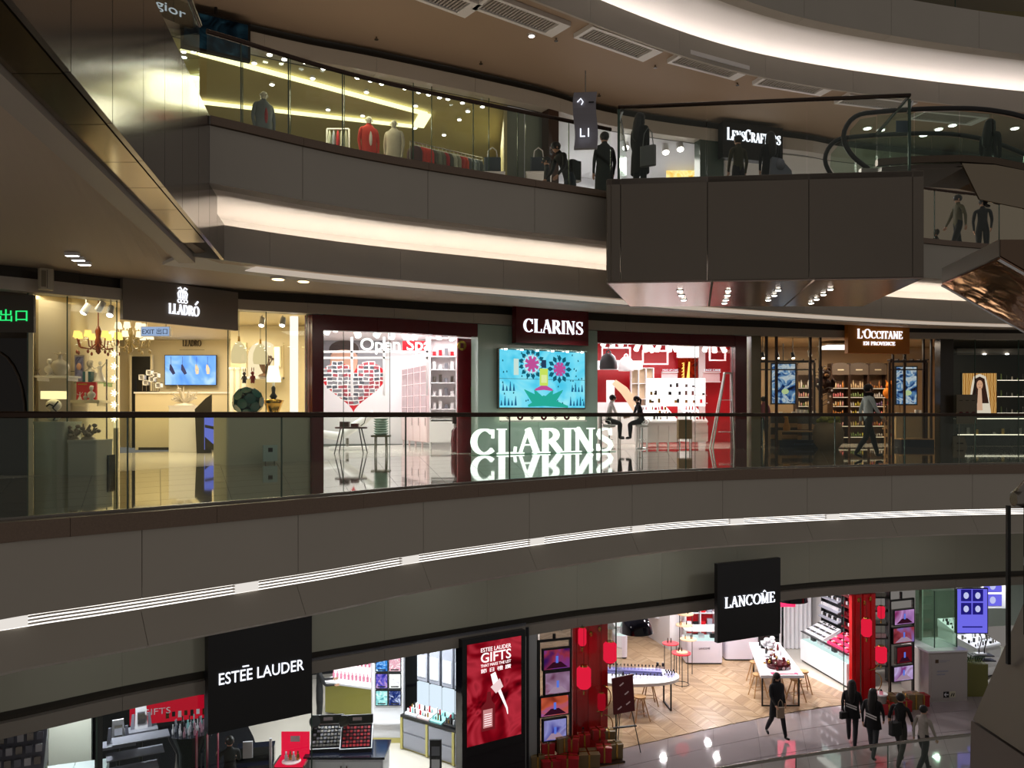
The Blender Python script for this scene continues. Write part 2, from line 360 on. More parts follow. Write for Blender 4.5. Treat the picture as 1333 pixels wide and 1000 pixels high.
# ------------------------------------------------------------------ people
def person(label, loc, rz, top=(20, 20, 24), legs=(22, 22, 28), h=1.68, pose='stand', hair='short', coat=None, sleeve=True, lean=0,
           skin=SKIN, mannequin=None, name='person', thighs=(0, 0), knees=(0, 0), arms=(5, -5), elbows=(12, 12), headturn=0, hairc=HAIR, cat='person', lower=True, skirt=None, group=None, stripes=False):
    k = h/1.70; R = T(name, label, cat, loc, rz, group)
    if pose == 'walk': thighs, knees, arms = (22, -12), (6, 22), (-16, 18)
    if pose == 'sit': thighs, knees = (80, 76), (78, 80)
    V = []; E = []; RAD = []; TAGS = []
    def vtx(p, r, parent=None, tg='top', r2=None):
        V.append(p); RAD.append((r, r2 or r)); 
        if parent is not None: E.append((parent, len(V)-1)); TAGS.append((parent, len(V)-1, tg))
        return len(V)-1
    ln_ = radians(lean); pel = (0, 0, .93)
    def up(x, y, z):  # rotate torso about pelvis (forward = +y)
        dz = z-.93; return (x, y*cos(ln_)+dz*sin(ln_), .93+dz*cos(ln_)-y*sin(ln_))
    p0 = vtx(pel, .13, r2=.105); sp = vtx(up(0, 0, 1.10), .115, p0, r2=.09); ch = vtx(up(0, 0, 1.30), .135, sp, r2=.1)
    nb = vtx(up(0, -.005, 1.43), .065, ch); nk = vtx(up(0, .005, 1.50), .052, nb, 'skin'); hd = vtx(up(0, .02, 1.585), .085, nk, 'skin', r2=.095); tp = vtx(up(0, .012, 1.665), .062, hd, 'skin')
    lowz = 9
    for i, sd in enumerate((-1, 1)):
        a = radians(thighs[i]); kb = radians(knees[i])
        hp = vtx((sd*.085, 0, .88), .088, p0, 'legs')
        kn = (sd*.095, .41*sin(a), .88-.41*cos(a)); an = (sd*.10, kn[1]+.40*sin(a-kb), kn[2]-.40*cos(a-kb))
        mid = tuple((u*.5+w*.5) for u, w in zip(V[hp], kn))
        m1 = vtx(mid, .088, hp, 'legs'); kv = vtx(kn, .068, m1, 'legs')
        cf = tuple((u*.65+w*.35) for u, w in zip(kn, an)); cv = vtx((cf[0], cf[1]-.01, cf[2]), .066, kv, 'legs'); av = vtx(an, .05, cv, 'legs')
        fa = a-kb if pose != 'sit' else 0; fa = max(-.9, min(.5, fa)); fd = (cos(fa)*1, sin(fa)*1)
        hl = vtx((an[0], an[1]-.03, an[2]-.055), .036, av, 'shoe')
        ty = an[1]+.15*cos(fa); tz = an[2]-.062+.12*sin(fa)
        vtx((an[0]+sd*.02, (an[1]+ty)/2+.02, (an[2]-.06+tz)/2), .037, hl, 'shoe'); vtx((an[0]+sd*.025, ty, tz), .028, len(V)-1, 'shoe')
        lowz = min(lowz, an[2]-.09, tz-.03)
        # arm
        sa = radians(arms[i]); eb = radians(elbows[i])
        cl = vtx(up(sd*.10, 0, 1.39), .07, ch, 'top'); sh = vtx(up(sd*.175, 0, 1.385), .057, cl, 'top')
        el = (sd*.225, .27*sin(sa), 1.385-.27*cos(sa)); wr = (sd*.225-sd*.02, el[1]+.24*sin(sa+eb), el[2]-.24*cos(sa+eb))
        el_, wr_ = up(*el), up(*wr); ev = vtx(el_, .042, sh, 'top'); wv = vtx(wr_, .028, ev, 'top' if sleeve else 'skin')
        d = (Vector(wr_)-Vector(el_)).normalized(); side = Vector((1, 0, 0)); nrm = d.cross(side).normalized()
        W_ = Vector(wr_); pm = vtx(tuple(W_+d*.05), .026, wv, 'skin', r2=.02)
        for q, (o, Lf) in enumerate(((-.027, .055), (-.009, .07), (.009, .066), (.027, .05))):
            b0 = W_+d*.085+nrm*o; f1 = vtx(tuple(b0), .011, pm, 'skin'); f2 = vtx(tuple(b0+d*Lf*.55-side*sd*.006), .009, f1, 'skin'); vtx(tuple(b0+d*Lf*.95-side*sd*.018), .007, f2, 'skin')
        t1 = vtx(tuple(W_+d*.045+nrm*.035-side*sd*.012), .011, pm, 'skin'); vtx(tuple(W_+d*.085+nrm*.05-side*sd*.02), .008, t1, 'skin')
    me = bpy.data.meshes.new('tmp'); me.from_pydata(V, E, []); o = bpy.data.objects.new('tmp', me); COL.objects.link(o)
    md = o.modifiers.new('s', 'SKIN'); sk = me.skin_vertices[0].data
    for i, (a, b_) in enumerate(RAD): sk[i].radius = (a, b_); sk[i].use_root = (i == 0)
    md.use_smooth_shade = True
    sb = o.modifiers.new('d', 'SUBSURF'); sb.levels = 1; sb.render_levels = 1
    bpy.context.view_layer.update()
    nm = bpy.data.meshes.new_from_object(o.evaluated_get(bpy.context.evaluated_depsgraph_get())); bpy.data.objects.remove(o)
    tagi = {'top': 0, 'legs': 1, 'skin': 2, 'shoe': 3}
    nm.materials.clear()
    if mannequin: mm = [mannequin[0], mannequin[1], mannequin[2], mannequin[2]]
    else: mm = [mat('cloth_%d_%d_%d' % top, top, .8, var=.15, vscale=20), mat('cloth_%d_%d_%d' % legs, legs, .8, var=.15, vscale=20), skin, mat('shoe_black', (14, 12, 12), .3)]
    for m_ in mm: nm.materials.append(m_)
    segs = [(Vector(V[a]), Vector(V[b_]), t, (RAD[a][0]+RAD[b_][0])/2) for a, b_, t in TAGS]
    for p in nm.polygons:
        c = p.center; best = 9; bt = 'top'
        for a, b_, t, rr in segs:
            ab = b_-a; q = max(0, min(1, (c-a).dot(ab)/(ab.length_squared+1e-9))); dd = (c-(a+ab*q)).length-rr
            if dd < best: best = dd; bt = t
        p.material_index = tagi[bt]; p.use_smooth = True
    for v in nm.vertices: v.co = Vector((v.co.x*k, v.co.y*k, (v.co.z-lowz)*k))
    body = bpy.data.objects.new('body', nm); COL.objects.link(body); body.parent = R
    tr = lambda p: (p[0]*k, p[1]*k, (p[2]-lowz)*k)
    # face
    b = B(); hc = V[hd]
    for sd in (-1, 1): b.ell(*tr((sd*.031, hc[1]+.083, hc[2]+.008)), .011*k, .008*k, .007*k, 6, 4)
    b.ell(*tr((0, hc[1]+.078, hc[2]-.045)), .022*k, .01*k, .006*k, 6, 4)
    b.mk('eyes_and_mouth', mannequin[2] if mannequin else HAIR, body)
    b = B(); b.ell(*tr((0, hc[1]+.098, hc[2]-.015)), .012*k, .018*k, .02*k, 6, 4)
    for sd in (-1, 1): b.ell(*tr((sd*.082, hc[1], hc[2]-.01)), .012*k, .02*k, .03*k, 6, 4)
    b.mk('nose_and_ears', mannequin[2] if mannequin else skin, body)
    if hair and not mannequin:
        b = B(); b.ell(*tr((0, hc[1]-.018, hc[2]+.035)), .096*k, .11*k, .1*k, 14, 8)
        if hair == 'long':
            pts = [tr((0, hc[1]-.05, hc[2]+.02)), tr((0, hc[1]-.085, hc[2]-.1)), tr((0, hc[1]-.11, hc[2]-.25)), tr((0, hc[1]-.12, hc[2]-.4)), tr((0, hc[1]-.12, hc[2]-.47))]
            b.tube(pts, 0, 10, [.085*k, .09*k, .095*k, .08*k, .03*k])
            for sd in (-1, 1): b.tube([tr((sd*.07, hc[1]-.01, hc[2]+.04)), tr((sd*.085, hc[1]-.02, hc[2]-.1)), tr((sd*.09, hc[1]-.05, hc[2]-.25))], 0, 8, [.03*k, .035*k, .015*k])
        elif hair == 'tail':
            b.tube([tr((0, hc[1]-.09, hc[2]+.06)), tr((0, hc[1]-.15, hc[2]+.0)), tr((0, hc[1]-.14, hc[2]-.15)), tr((0, hc[1]-.12, hc[2]-.25))], 0, 8, [.03*k, .035*k, .03*k, .01*k])
        b.mk('hair', hairc, R)
    if coat:
        cc, hem = coat; b = B(); rings = []; n = 18
        for z, rx, ry in ((hem, .21, .15), (max(hem, .7)*.5+.47, .195, .14), (1.05, .17, .125), (1.25, .185, .13), (1.37, .19, .12), (1.43, .12, .09), (1.47, .075, .07)):
            for i in range(n):
                a = 2*pi*i/n; rings.append(tr(up(rx*cos(a)*(1+.03*sin(3*a)), ry*sin(a), z)) if z > .93 else tr((rx*cos(a)*(1+.04*sin(5*a)), ry*sin(a)+(.0), z)))
        b.add(rings, [(j*n+i, j*n+(i+1) % n, (j+1)*n+(i+1) % n, (j+1)*n+i) for j in range(6) for i in range(n)], True)
        b.mk('coat', mat('coat_%d_%d_%d' % cc, cc, .85, var=.2, vscale=14), R)
        if stripes:
            b = B()
            for q in range(2): b.add([tr((x, -.155+abs(x)*.22, z)) for x, z in ((-.13, 1.13-q*.06), (.13, 1.07-q*.06), (.13, 1.035-q*.06), (-.13, 1.095-q*.06))], [(0, 1, 2, 3)])
            b.mk('printed_stripes', PRODW, R)
    return R
# ================================================================== SHELL
def lerpt(tb, x):
    if x <= tb[0][0]: return tb[0][1]
    for (a, u), (b, v) in zip(tb, tb[1:]):
        if x <= b: return u+(v-u)*(x-a)/(b-a)
    return tb[-1][1]
ZO = [(-8.1, 3.12), (-5.9, 3.27), (-4.65, 3.35), (-2.8, 3.47), (-.55, 3.52)]
ZC = [(-9, 3.5), (-7.2, 3.59), (-5.9, 3.68), (-4, 3.86), (-.5, 4.07), (8, 4.03), (13, 3.88), (17, 3.86)]
zo1 = lambda t: lerpt(ZO, S1.at(t)[0].x)
zc1 = lambda t: lerpt(ZC, S1.at(t)[0].x)
FLOORM = mat('polished_stone', (92, 82, 68), .045, spec=.6, coat=.6, var=.12, vscale=2.5)
FLOORL = mat('polished_grey_stone', (150, 140, 142), .05, spec=.6, coat=.5, var=.08, vscale=2)
GROUT = mat('grout', (50, 44, 38), .7)
SHOPF = mat('shop_floor_tile', (205, 198, 186), .12, spec=.6, var=.04)
def tiles(floor_name, A, Bc, nu, nv, z, m, base_m, extra=()):
    """slab with one object per stone tile; A, Bc: functions u->(x,y)"""
    b = B(); N = 30; vs = []
    for i in range(N+1):
        for P in (A(i/N), Bc(i/N)):
            vs += [(P[0], P[1], z-.012), (P[0], P[1], z-.3)]
    fs = []
    for i in range(N):
        o = i*4; q = o+4
        fs += [(o, q, q+2, o+2), (o+1, o+3, q+3, q+1), (o, o+1, q+1, q), (o+2, q+2, q+3, o+3)]
    b.add(vs, fs); fl = st(b, floor_name, base_m)
    g = .003
    for i in range(nu):
        a0, a1, c0, c1 = map(Vector, (A((i+g)/nu), A((i+1-g)/nu), Bc((i+g)/nu), Bc((i+1-g)/nu)))
        for j in range(nv):
            v0, v1 = (j+.008)/nv, (j+1-.008)/nv
            q = [a0.lerp(c0, v0), a1.lerp(c1, v0), a1.lerp(c1, v1), a0.lerp(c0, v1)]
            B().slab([(p.x, p.y) for p in q], z-.012, z).mk('tile', m, fl)
    return fl
# ---- middle level floor
sR = [R1.s(-150), R1.s(1470)]; sS = [S1.s(-110), S1.s(1470)]
A1 = lambda u: R1.at(sR[0]+(sR[1]-sR[0])*u, -.28)[0]
B1 = lambda u: S1.at(sS[0]+(sS[1]-sS[0])*u, -.02)[0]
tiles('floor', A1, B1, 26, 7, 0, FLOORM, GROUT)
b = B(); sweep(b, S1, sS[0], sS[1], rect(-.05, -7, -.25, -.001)); shop_floor = st(b, 'floor', SHOPF)
# ---- middle level edge: kerb, fascia panels, light slot, lower lip
s0, s1 = R1.s(-150), R1.s(1470)
b = B(); sweep(b, R1, s0, s1, rect(-.3, -.36, -.9, -.02)); wm = st(b, 'wall_mezzanine', GREY)
kj = [s0]+[R1.s(x) for x in (90, 280, 470, 620, 760, 905, 1030, 1150, 1260, 1370)]+[s1]
for a, c in zip(kj, kj[1:]): sweep(B(), R1, a+.002, c-.002, rect(.05, -.3, -.17, .02)).mk('kerb_stone', GRAN, wm)
fj = [s0]+[R1.s(x) for x in (184, 387, 550, 688, 822, 940, 1050, 1160, 1265, 1375)]+[s1]
for a, c in zip(fj, fj[1:]): sweep(B(), R1, a+.004, c-.004, rect(.02, -.04, -.9, -.175)).mk('fascia_panel', GREY, wm)
for a, c in zip(fj, fj[1:]): sweep(B(), R1, a+.003, c-.003, [(-.02, -1.02), (.2, -1.36), (.14, -1.4), (-.08, -1.06)]).mk('lower_fascia_panel', GREY, wm)
b = B(); sweep(b, R1, s0, s1, rect(-.2, -.26, -1.06, -.88)); b.mk('light_slot', emis('slot_light', (255, 248, 240), 2), wm)
for q in range(3): b = B(); sweep(b, R1, s0, s1, rect(-.02, -.06, -.935-q*.035, -.922-q*.035)); b.mk('slot_slat', GREY, wm)
for px in (15, 322, 535, 700, 832, 960, 1085):
    t = R1.s(px); sweep(B(), R1, t-.14, t+.14, rect(0, -.08, -1.01, -.905), 1).mk('slot_block', emis('slot_block', (255, 248, 240), .8), wm)
# ---- balustrade of the middle level
def balustrade(label, cv, joints, zk, zr, off=-.12, gm=GLS, rail_r=.036, name='glass_balustrade', rail=RAILM):
    sj = [cv.s(x) if x is not None else 0 for x in joints]
    p, a = cv.at(sj[0]); t = T(name, label, 'balustrade', (0, 0, 0))
    for a, c in zip(sj, sj[1:]):
        g = sweep(B(), cv, a+.006, c-.006, rect(off-.008, off+.008, zk, zr-.02), max(2, int((c-a)/.5))).mk('glass_panel', gm, t)
    for s_ in sj[1:-1]:
        p, an = cv.at(s_, off); B().box(p.x-.005, p.x+.005, p.y-.012, p.y+.012, zk, zr-.03, an).mk('glass_joint', GEDGE, t)
    n = int((sj[-1]-sj[0])/.3); pts = []
    for i in range(n+1):
        p, an = cv.at(sj[0]+(sj[-1]-sj[0])*i/n, off); pts.append((p.x, p.y, zr))
    B().tube(pts, rail_r, 10).mk('handrail', rail, t)
    b = B(); sweep(b, cv, sj[0], sj[-1], rect(off-.02, off+.02, zk-.005, zk+.03)); b.mk('glass_clamp', STEEL, t)
    return t
balustrade('long curved glass balustrade with bronze handrail in front of the middle floor shops', R1, (-140, 171, 373, 535, 670, 789, 898, 998, 1092, 1183, 1275, 1370, 1460), .02, CZ)
# ---- middle level ceiling
RLs, RLe = 0, R2.L-.1
b = B(); vs = []; N = 40
def left_in(u): return (-2.9+(-4.82+2.9)*u, 2+(12.3-2)*u)
sa = S1.s(420, -.3)
for i in range(N+1):
    u = i/N; p = S1.at(sa*u, -.3)[0]; q = left_in(u); vs += [(q[0], q[1], 3.5), (p.x, p.y, zc1(sa*u))]
for i in range(N+1):
    u = i/N; t = sa+(S1.L-sa)*u; p = S1.at(t, -.3)[0]; q = R2.at(.35+(RLe-.35)*u, -1.26)[0]; vs += [(q.x, q.y, 3.46), (p.x, p.y, zc1(t))]
b.add(vs, [(2*i, 2*i+2, 2*i+3, 2*i+1) for i in range(2*N+1)])
st(b, 'ceiling', WARMC)
# ---- shopfront bulkheads
def joints(cv, s0, s1, d):
    n = max(1, round((s1-s0)/d)); return [s0+(s1-s0)*i/n for i in range(n+1)]
b = B(); sweep(b, S1, sS[0], sS[1], lambda t: rect(-.3, -.36, zo1(t), zc1(t)+.05)); wsf = st(b, 'wall_shopfront', DARKB)
js = joints(S1, sS[0], sS[1], 2.4)
for a, c in zip(js, js[1:]):
    sweep(B(), S1, a+.003, c-.003, lambda t: rect(.02, -.3, zo1(t), zo1(t)+max(.2, (zc1(t)-zo1(t))*.52))).mk('bulkhead_panel', GREY, wsf)
    sweep(B(), S1, a+.003, c-.003, lambda t: rect(-.1, -.3, zo1(t)+max(.2, (zc1(t)-zo1(t))*.52), zc1(t)+.04)).mk('recess_panel', DARKB, wsf)
# ---- upper level slab edge with lit cove
b = B(); sweep(b, R2, RLs, RLe, [(-.28, 4.3), (-.28, 5.19), (-2.6, 5.19), (-2.6, 3.7), (-2.5, 3.7), (-2.3, 4.36), (-1.2, 4.38)]); wu = st(b, 'wall_upper_slab', COVE)
fj = [0]+[R2.s(x) for x in (394, 557, 696, 800, 900, 1000, 1100, 1200, 1290)]+[RLe]
for a, c in zip(fj, fj[1:]):
    sweep(B(), R2, a+.004, c-.004, rect(.0, -.28, 4.27, 5.07)).mk('fascia_panel', GREY, wu)
    sweep(B(), R2, a+.003, c-.003, rect(-1.2, -1.26, 3.45, 4.0)).mk('cove_lip_panel', GREY, wu)
    sweep(B(), R2, a+.002, c-.002, rect(.04, -.3, 5.08, 5.2)).mk('kerb_stone', GRAN, wu)
b = B(); sweep(b, R2, RLs+.1, RLe, rect(-1.26, -2.5, 3.5, 3.55)); b.mk('cove_shelf', COVE, wu)
b = B(); sweep(b, R2, RLs+.3, RLe, rect(-1.7, -1.8, 3.56, 3.6)); b.mk('cove_light', emis('cove_led', (255, 240, 222), 17), wu)
b = B(); sweep(b, R2, R2.s(330, -1.5), RLe, rect(-1.4, -1.85, 3.44, 3.455)); b.mk('ceiling_light_slot', emis('ceiling_slot', (255, 236, 216), .5), wu)
uj = (None, 318, 380, 450, 541, 620, 678, 745, 800)
balustrade('curved glass balustrade of the upper floor in front of the clothing shop', R2, uj, 5.2, 6.42, gm=GLC)
# straight left side of the upper slab, running towards the camera
LW = T('wall_left', '', ''); del LW['category'], LW['label']; LW['kind'] = 'structure'
lx = lambda Y: -1.96-.2*Y
Ys = [11.2, 10.4, 9.4, 8.5, 7.63, 6.64, 5.65, 4.65, 3.6, 2.5, 1.4]
for a, c in zip(Ys, Ys[1:]):
    a2, c2 = a-.006, c+.006
    B().slab([(lx(a2), a2), (lx(a2)-.05, a2), (lx(c2)-.05, c2), (lx(c2), c2)], 3.45, 5.2).mk('cladding_panel', CLADS, LW)
    B().slab([(lx(a2)-.06, a2), (lx(a2)-.42, a2), (lx(c2)-.42, c2), (lx(c2)-.06, c2)], 3.44, 3.5).mk('soffit_panel', mat('bronze_soffit', (120, 104, 74), .12, metal=.8), LW)
for a, c in ((12.5, 11.85), (11.84, 11.21)): B().slab([(lx(a), a), (lx(a)-.05, a), (lx(c)-.05, c), (lx(c), c)], 3.45, 4.25 if a < 12 else 4.0).mk('cladding_panel', CLADS, LW)
B().slab([(lx(12.4)-.43, 12.4), (lx(12.4)-.68, 12.4), (lx(1.4)-.68, 1.4), (lx(1.4)-.43, 1.4)], 3.38, 3.5).mk('soffit_edge', mat('warm_grey', (172, 160, 146), .5), LW)
B().slab([(lx(11.2)-.05, 11.2), (-12, 11.2), (-12, 1.4), (lx(1.4)-.05, 1.4)], 4.3, 5.15).mk('slab', GREY, LW)
t = T('glass_balustrade', 'glass balustrade on top of the straight cladded edge at upper left', 'balustrade')
for a, c in ((11.1, 9.5), (9.47, 7.9), (7.87, 6.3), (6.27, 4.7)):
    B().slab([(lx(a)-.12, a), (lx(a)-.13, a), (lx(c)-.13, c), (lx(c)-.12, c)], 5.2, 6.4).mk('glass_panel', GLC, t)
B().tube([(lx(11.1)-.12, 11.1, 6.42), (lx(4.5)-.12, 4.5, 6.42)], .036, 10).mk('handrail', RAILM, t)
# ---- upper floor slab and its ceiling
b = B(); vs = []
for i in range(N+1):
    u = i/N; p = S2.at(S2.L*u, -5)[0]; q = R2.at(RLe*u, -.3)[0]; vs += [(q.x, q.y, 5.14), (p.x, p.y, 5.14)]
b.add(vs, [(2*i, 2*i+2, 2*i+3, 2*i+1) for i in range(N)]); st(b, 'floor', mat('upper_floor', (120, 110, 100), .2))
b = B(); vs = []
for i in range(N+1):
    u = i/N; p = S2.at(S2.L*u, -.25)[0]; q = L3.at(L3.L*u, -.06)[0]; vs += [(q.x, q.y, 9.4), (p.x, p.y, 9.4)]
b.add(vs, [(2*i, 2*i+2, 2*i+3, 2*i+1) for i in range(N)])
b.add([(-6, 9.5, 9.4), (-12, 9.5, 9.4), (-12, 17, 9.4), (S2.P[0].x, S2.P[0].y, 9.4)], [(0, 1, 2, 3)])
st(b, 'ceiling', mat('tan_ceiling', (165, 142, 120), .6, var=.03, vscale=.5))
b = B(); sweep(b, S2, 0, S2.L-.01, rect(-.3, -.36, 8.78, 9.45)); w2 = st(b, 'wall_upper_shopfront', DARKB)
js = joints(S2, 0, S2.L-.01, 2.4)
for a, c in zip(js, js[1:]):
    sweep(B(), S2, a+.003, c-.003, rect(.02, -.3, 8.78, 9.12)).mk('bulkhead_panel', GREY, w2)
# ---- third level slab edge with lit cove
b = B(); sweep(b, L3, 0, L3.L-.01, [(1.0, 10.1), (1.0, 11.0), (-1.6, 11.0), (-1.6, 9.5), (-1.5, 9.5), (-1.2, 10.1), (0, 10.16)]); w3 = st(b, 'wall_third_slab', COVE)
js = joints(L3, 0, L3.L-.01, 2.6)
for a, c in zip(js, js[1:]):
    sweep(B(), L3, a+.004, c-.004, rect(1.3, 1.0, 10.05, 10.98)).mk('fascia_panel', GREY, w3)
    sweep(B(), L3, a+.003, c-.003, rect(0, -.06, 9.2, 9.75)).mk('cove_lip_panel', GREY, w3)
b = B(); sweep(b, L3, 0, L3.L-.01, rect(-.06, -1.5, 9.42, 9.47)); b.mk('cove_shelf', COVE, w3)
b = B(); sweep(b, L3, 0, L3.L-.01, rect(-.6, -.7, 9.48, 9.52)); b.mk('cove_light', emis('cove_led3', (255, 244, 238), 15), w3)
balustrade('glass balustrade of the topmost floor at the upper right corner', L3, (900, 1100, 1200, 1300, 1400), 11.0, 12.2, off=1.1)
b = B(); sweep(b, L3, L3.s(900), L3.L-.1, rect(-5, -5.1, 11, 15)); st(b, 'wall_third_shopfront', mat('ochre_wall', (150, 128, 60), .5))
b = B(); sweep(b, L3, L3.s(900), L3.L-.1, rect(1.2, -5.1, 14.6, 14.7)); st(b, 'ceiling', mat('tan_ceiling'))
# ceiling vents between the tan ceiling and the cove
for k, (px, py) in enumerate(((560, -12), (680, 17), (806, 53), (925, 82), (1035, 107), (1140, 130), (1235, 150))):
    Y = (9.4-CZ)*F/(HY-py); X = PX(px, Y); L3s = min(range(200), key=lambda i: (L3.at(L3.L*i/200, -1.1)[0]-Vector((X, Y))).length)
    a = L3.at(L3.L*L3s/200)[1]
    t = T('ceiling_vent', 'white framed slatted air vent, %s along the tan ceiling' % ('first', 'second', 'third', 'fourth', 'fifth', 'sixth', 'last')[k], 'vent', (X, Y, 9.33), a, 'air vents in the tan ceiling')
    b = B()
    for x0, x1, y0, y1 in ((-1.05, 1.05, -.32, -.24), (-1.05, 1.05, .24, .32), (-1.05, -.97, -.24, .24), (.8, 1.05, -.24, .24)): b.box(x0, x1, y0, y1, -.03, .07)
    b.mk('frame', WHITE, t); B().box(-.97, .8, -.24, .24, .05, .07).mk('backing', DARKB, t)
    for q in range(22):
        x = -.93+q*.08; B().box(x, x+.035, -.24, .24, 0, .045, .0).mk('slat', mat('slat_grey', (180, 172, 165), .5), t)
# sprinklers and spots on the upper ceiling
for k, (px, py) in enumerate(((724, 50), (853, 85), (960, 108), (565, 85), (780, 122), (1125, 145), (490, 48), (626, 80))):
    Y = (9.4-CZ)*F/(HY-py); X = PX(px, Y); b = B(); b.cyl((0, 0, 0), (0, 0, -.05), .02, .02, 8); b.cyl((0, 0, -.05), (0, 0, -.065), .045, .045, 10)
    tag(b.mk('sprinkler', STEEL, loc=(X, Y, 9.4)), 'small sprinkler head on the tan upper ceiling, %s from the left' % ORD[(3, 5, 6, 1, 4, 7, 0, 2)[k]], 'sprinkler', 'sprinklers on the tan upper ceiling')
Y = (9.4-CZ)*F/(HY-45); t = T('ceiling_spotlight', 'single lit spotlight on the tan ceiling below the first air vents', 'spotlight', (PX(692, Y), Y, 9.4))
B().cyl((0, 0, 0), (0, 0, -.04), .09, .08, 14).mk('housing', WHITE, t); B().cyl((0, 0, -.041), (0, 0, -.05), .06, .05, 14).mk('lens', LWHITE, t)
# ---- middle ceiling lights
for px, py, n, dx, dy, d in ((94, 329, 3, 8, 6, 'left, above the green exit sign'), (1158, 423, 3, 12, 0, 'right, above the orange sign')):
    for q in range(n):
        Y = (3.55-CZ)*F/(HY-(py+dy*q)) if px < 500 else 23.5; z = 3.52 if px < 500 else 3.74
        t = T('rectangular_downlight', '%s of three small rectangular ceiling lights at %s' % (('nearest', 'middle', 'farthest')[q] if px < 500 else ('leftmost', 'middle', 'rightmost')[q], d), 'ceiling light', (PX(px+dx*q, Y), Y, z), .0 if px < 500 else .2, 'rectangular ceiling lights')
        B().box(-.1, .1, -.045, .045, -.02, .03).mk('frame', WHITE, t); B().box(-.088, .088, -.034, .034, -.026, -.018).mk('lens', LWHITE, t)
for k, (px, py) in enumerate(((362, 363), (395, 366), (427, 369))):
    Y = 14.4+k*.9; t = T('round_downlight', '%s round ceiling light over the corner of the porcelain shop' % ('left', 'middle', 'right')[k], 'ceiling light', (PX(px, Y), Y, zy(py, Y)), 0, 'round ceiling lights')
    B().cyl((0, 0, .03), (0, 0, -.012), .13, .13, 18).mk('frame', WHITE, t); B().cyl((0, 0, -.013), (0, 0, -.02), .1, .1, 18).mk('lens', LWARM, t)
# ---- lower level ceiling and green-grey wall above the shops
b = B(); vs = []
for i in range(N+1):
    u = i/N; p = S0.at(S0.L*u, -.3)[0]; q = R1.at(sR[0]+(sR[1]-sR[0])*u, -.1)[0]; vs += [(q.x, q.y, -1.38), (p.x, p.y, -1.6)]
b.add(vs, [(2*i, 2*i+2, 2*i+3, 2*i+1) for i in range(N)]); st(b, 'ceiling', WARMC)
b = B(); sweep(b, S0, 0, S0.L-.01, rect(-.4, -.5, -4.05, -1.5)); w0 = st(b, 'wall_lower_shopfront', DARKB)
js = joints(S0, 0, S0.L-.01, 2.5)
for a, c in zip(js, js[1:]):
    sweep(B(), S0, a+.002, c-.002, rect(.0, -.4, -3.64, -1.5)).mk('wall_panel', mat('green_grey_paint', (140, 140, 122), .5), w0)
    sweep(B(), S0, a+.002, c-.002, rect(-.12, -.4, -3.82, -3.64)).mk('recess_panel', DARKB, w0)
    sweep(B(), S0, a+.003, c-.003, rect(.02, -.4, -4.06, -3.82)).mk('bulkhead_panel', mat('dim_grey_paint', (122, 116, 104), .5), w0)
# ---- lower floor
A0 = lambda u: R0.at(R0.L*u*.999, -.3)[0]
B0 = lambda u: S0.at(S0.L*u*.999, -.02)[0]
tiles('floor', A0, B0, 22, 4, ZF0, FLOORL, GROUT)
b = B(); sweep(b, S0, 0, S0.L-.01, rect(-.03, -9, ZF0-.25, ZF0-.002)); st(b, 'floor', SHOPF)
b = B(); sweep(b, R0, 0, R0.L-.01, rect(.05, -.3, ZF0-.9, ZF0+.02)); st(b, 'wall_lower_edge', GREY)
balustrade('glass balustrade with steel handrail along the lower atrium edge at bottom right', R0, (420, 600, 760, 900, 1040, 1160, 1280, 1400), ZF0+.02, -6.12, off=-.1, rail=STEEL)
# ---- enclosing far side so glossy stone has something to reflect behind the camera
# ================================================================== MIDDLE LEVEL SHOPS
def fr(px0, px1, py0, py1, Y): return PX(px0, Y), PX(px1, Y), zy(py1, Y), zy(py0, Y)
def wallP(name, a, c, z0, z1, m, th=.08, parent=None):
    (p0, Y0), (p1, Y1) = a, c; A, C = Vector((PX(p0, Y0), Y0)), Vector((PX(p1, Y1), Y1)); n = (C-A).normalized(); n = Vector((-n.y, n.x))*th
    b = B().slab([(A.x, A.y), (C.x, C.y), (C.x+n.x, C.y+n.y), (A.x+n.x, A.y+n.y)], z0, z1)
    return st(b, name, m, parent)
def room(name, pts, z0, z1, m, cm, cz=None):
    """walls through a chain of (px, Y) points; a ceiling slab over them"""
    r = SE(name)
    for k, (a, c) in enumerate(zip(pts, pts[1:])): wallP('wall_panel', a, c, z0, z1, m[k % len(m)] if isinstance(m, list) else m, parent=r)
    P = [(PX(p, Y), Y) for p, Y in pts]; B().slab(P, z1, z1+.06).mk('ceiling_panel', cm, r); return r
def win(name, cv, pxs, z0, z1f, m=GLC, mull=STEEL, off=-.15, mw=.02):
    w = SE(name); ts = [cv.s(p) for p in pxs]
    for a, c in zip(ts, ts[1:]): sweep(B(), cv, a+.01, c-.01, lambda t: rect(off-.006, off+.006, z0, z1f(t))).mk('pane', m, w)
    for t in ts:
        p, an = cv.at(t, off); B().box(p.x-mw, p.x+mw, p.y-mw, p.y+mw, z0, z1f(t), an).mk('mullion', mull, w)
    return w
def root2(name, label, cat, px, Y, z, rz=0, group=None): return T(name, label, cat, (PX(px, Y), Y, z), rz, group)
def rbox(w, d, h, r=.03, z0=0, y0=None):   # rounded-plan box polygon slab
    pts = []
    y0 = -d/2 if y0 is None else y0
    for cx, cy, a0 in ((w/2-r, y0+d-r, 0), (-w/2+r, y0+d-r, 90), (-w/2+r, y0+r, 180), (w/2-r, y0+r, 270)):
        for q in range(5): a = radians(a0+q*22.5); pts.append((cx+r*cos(a), cy+r*sin(a)))
    return B().slab(pts, z0, z0+h)
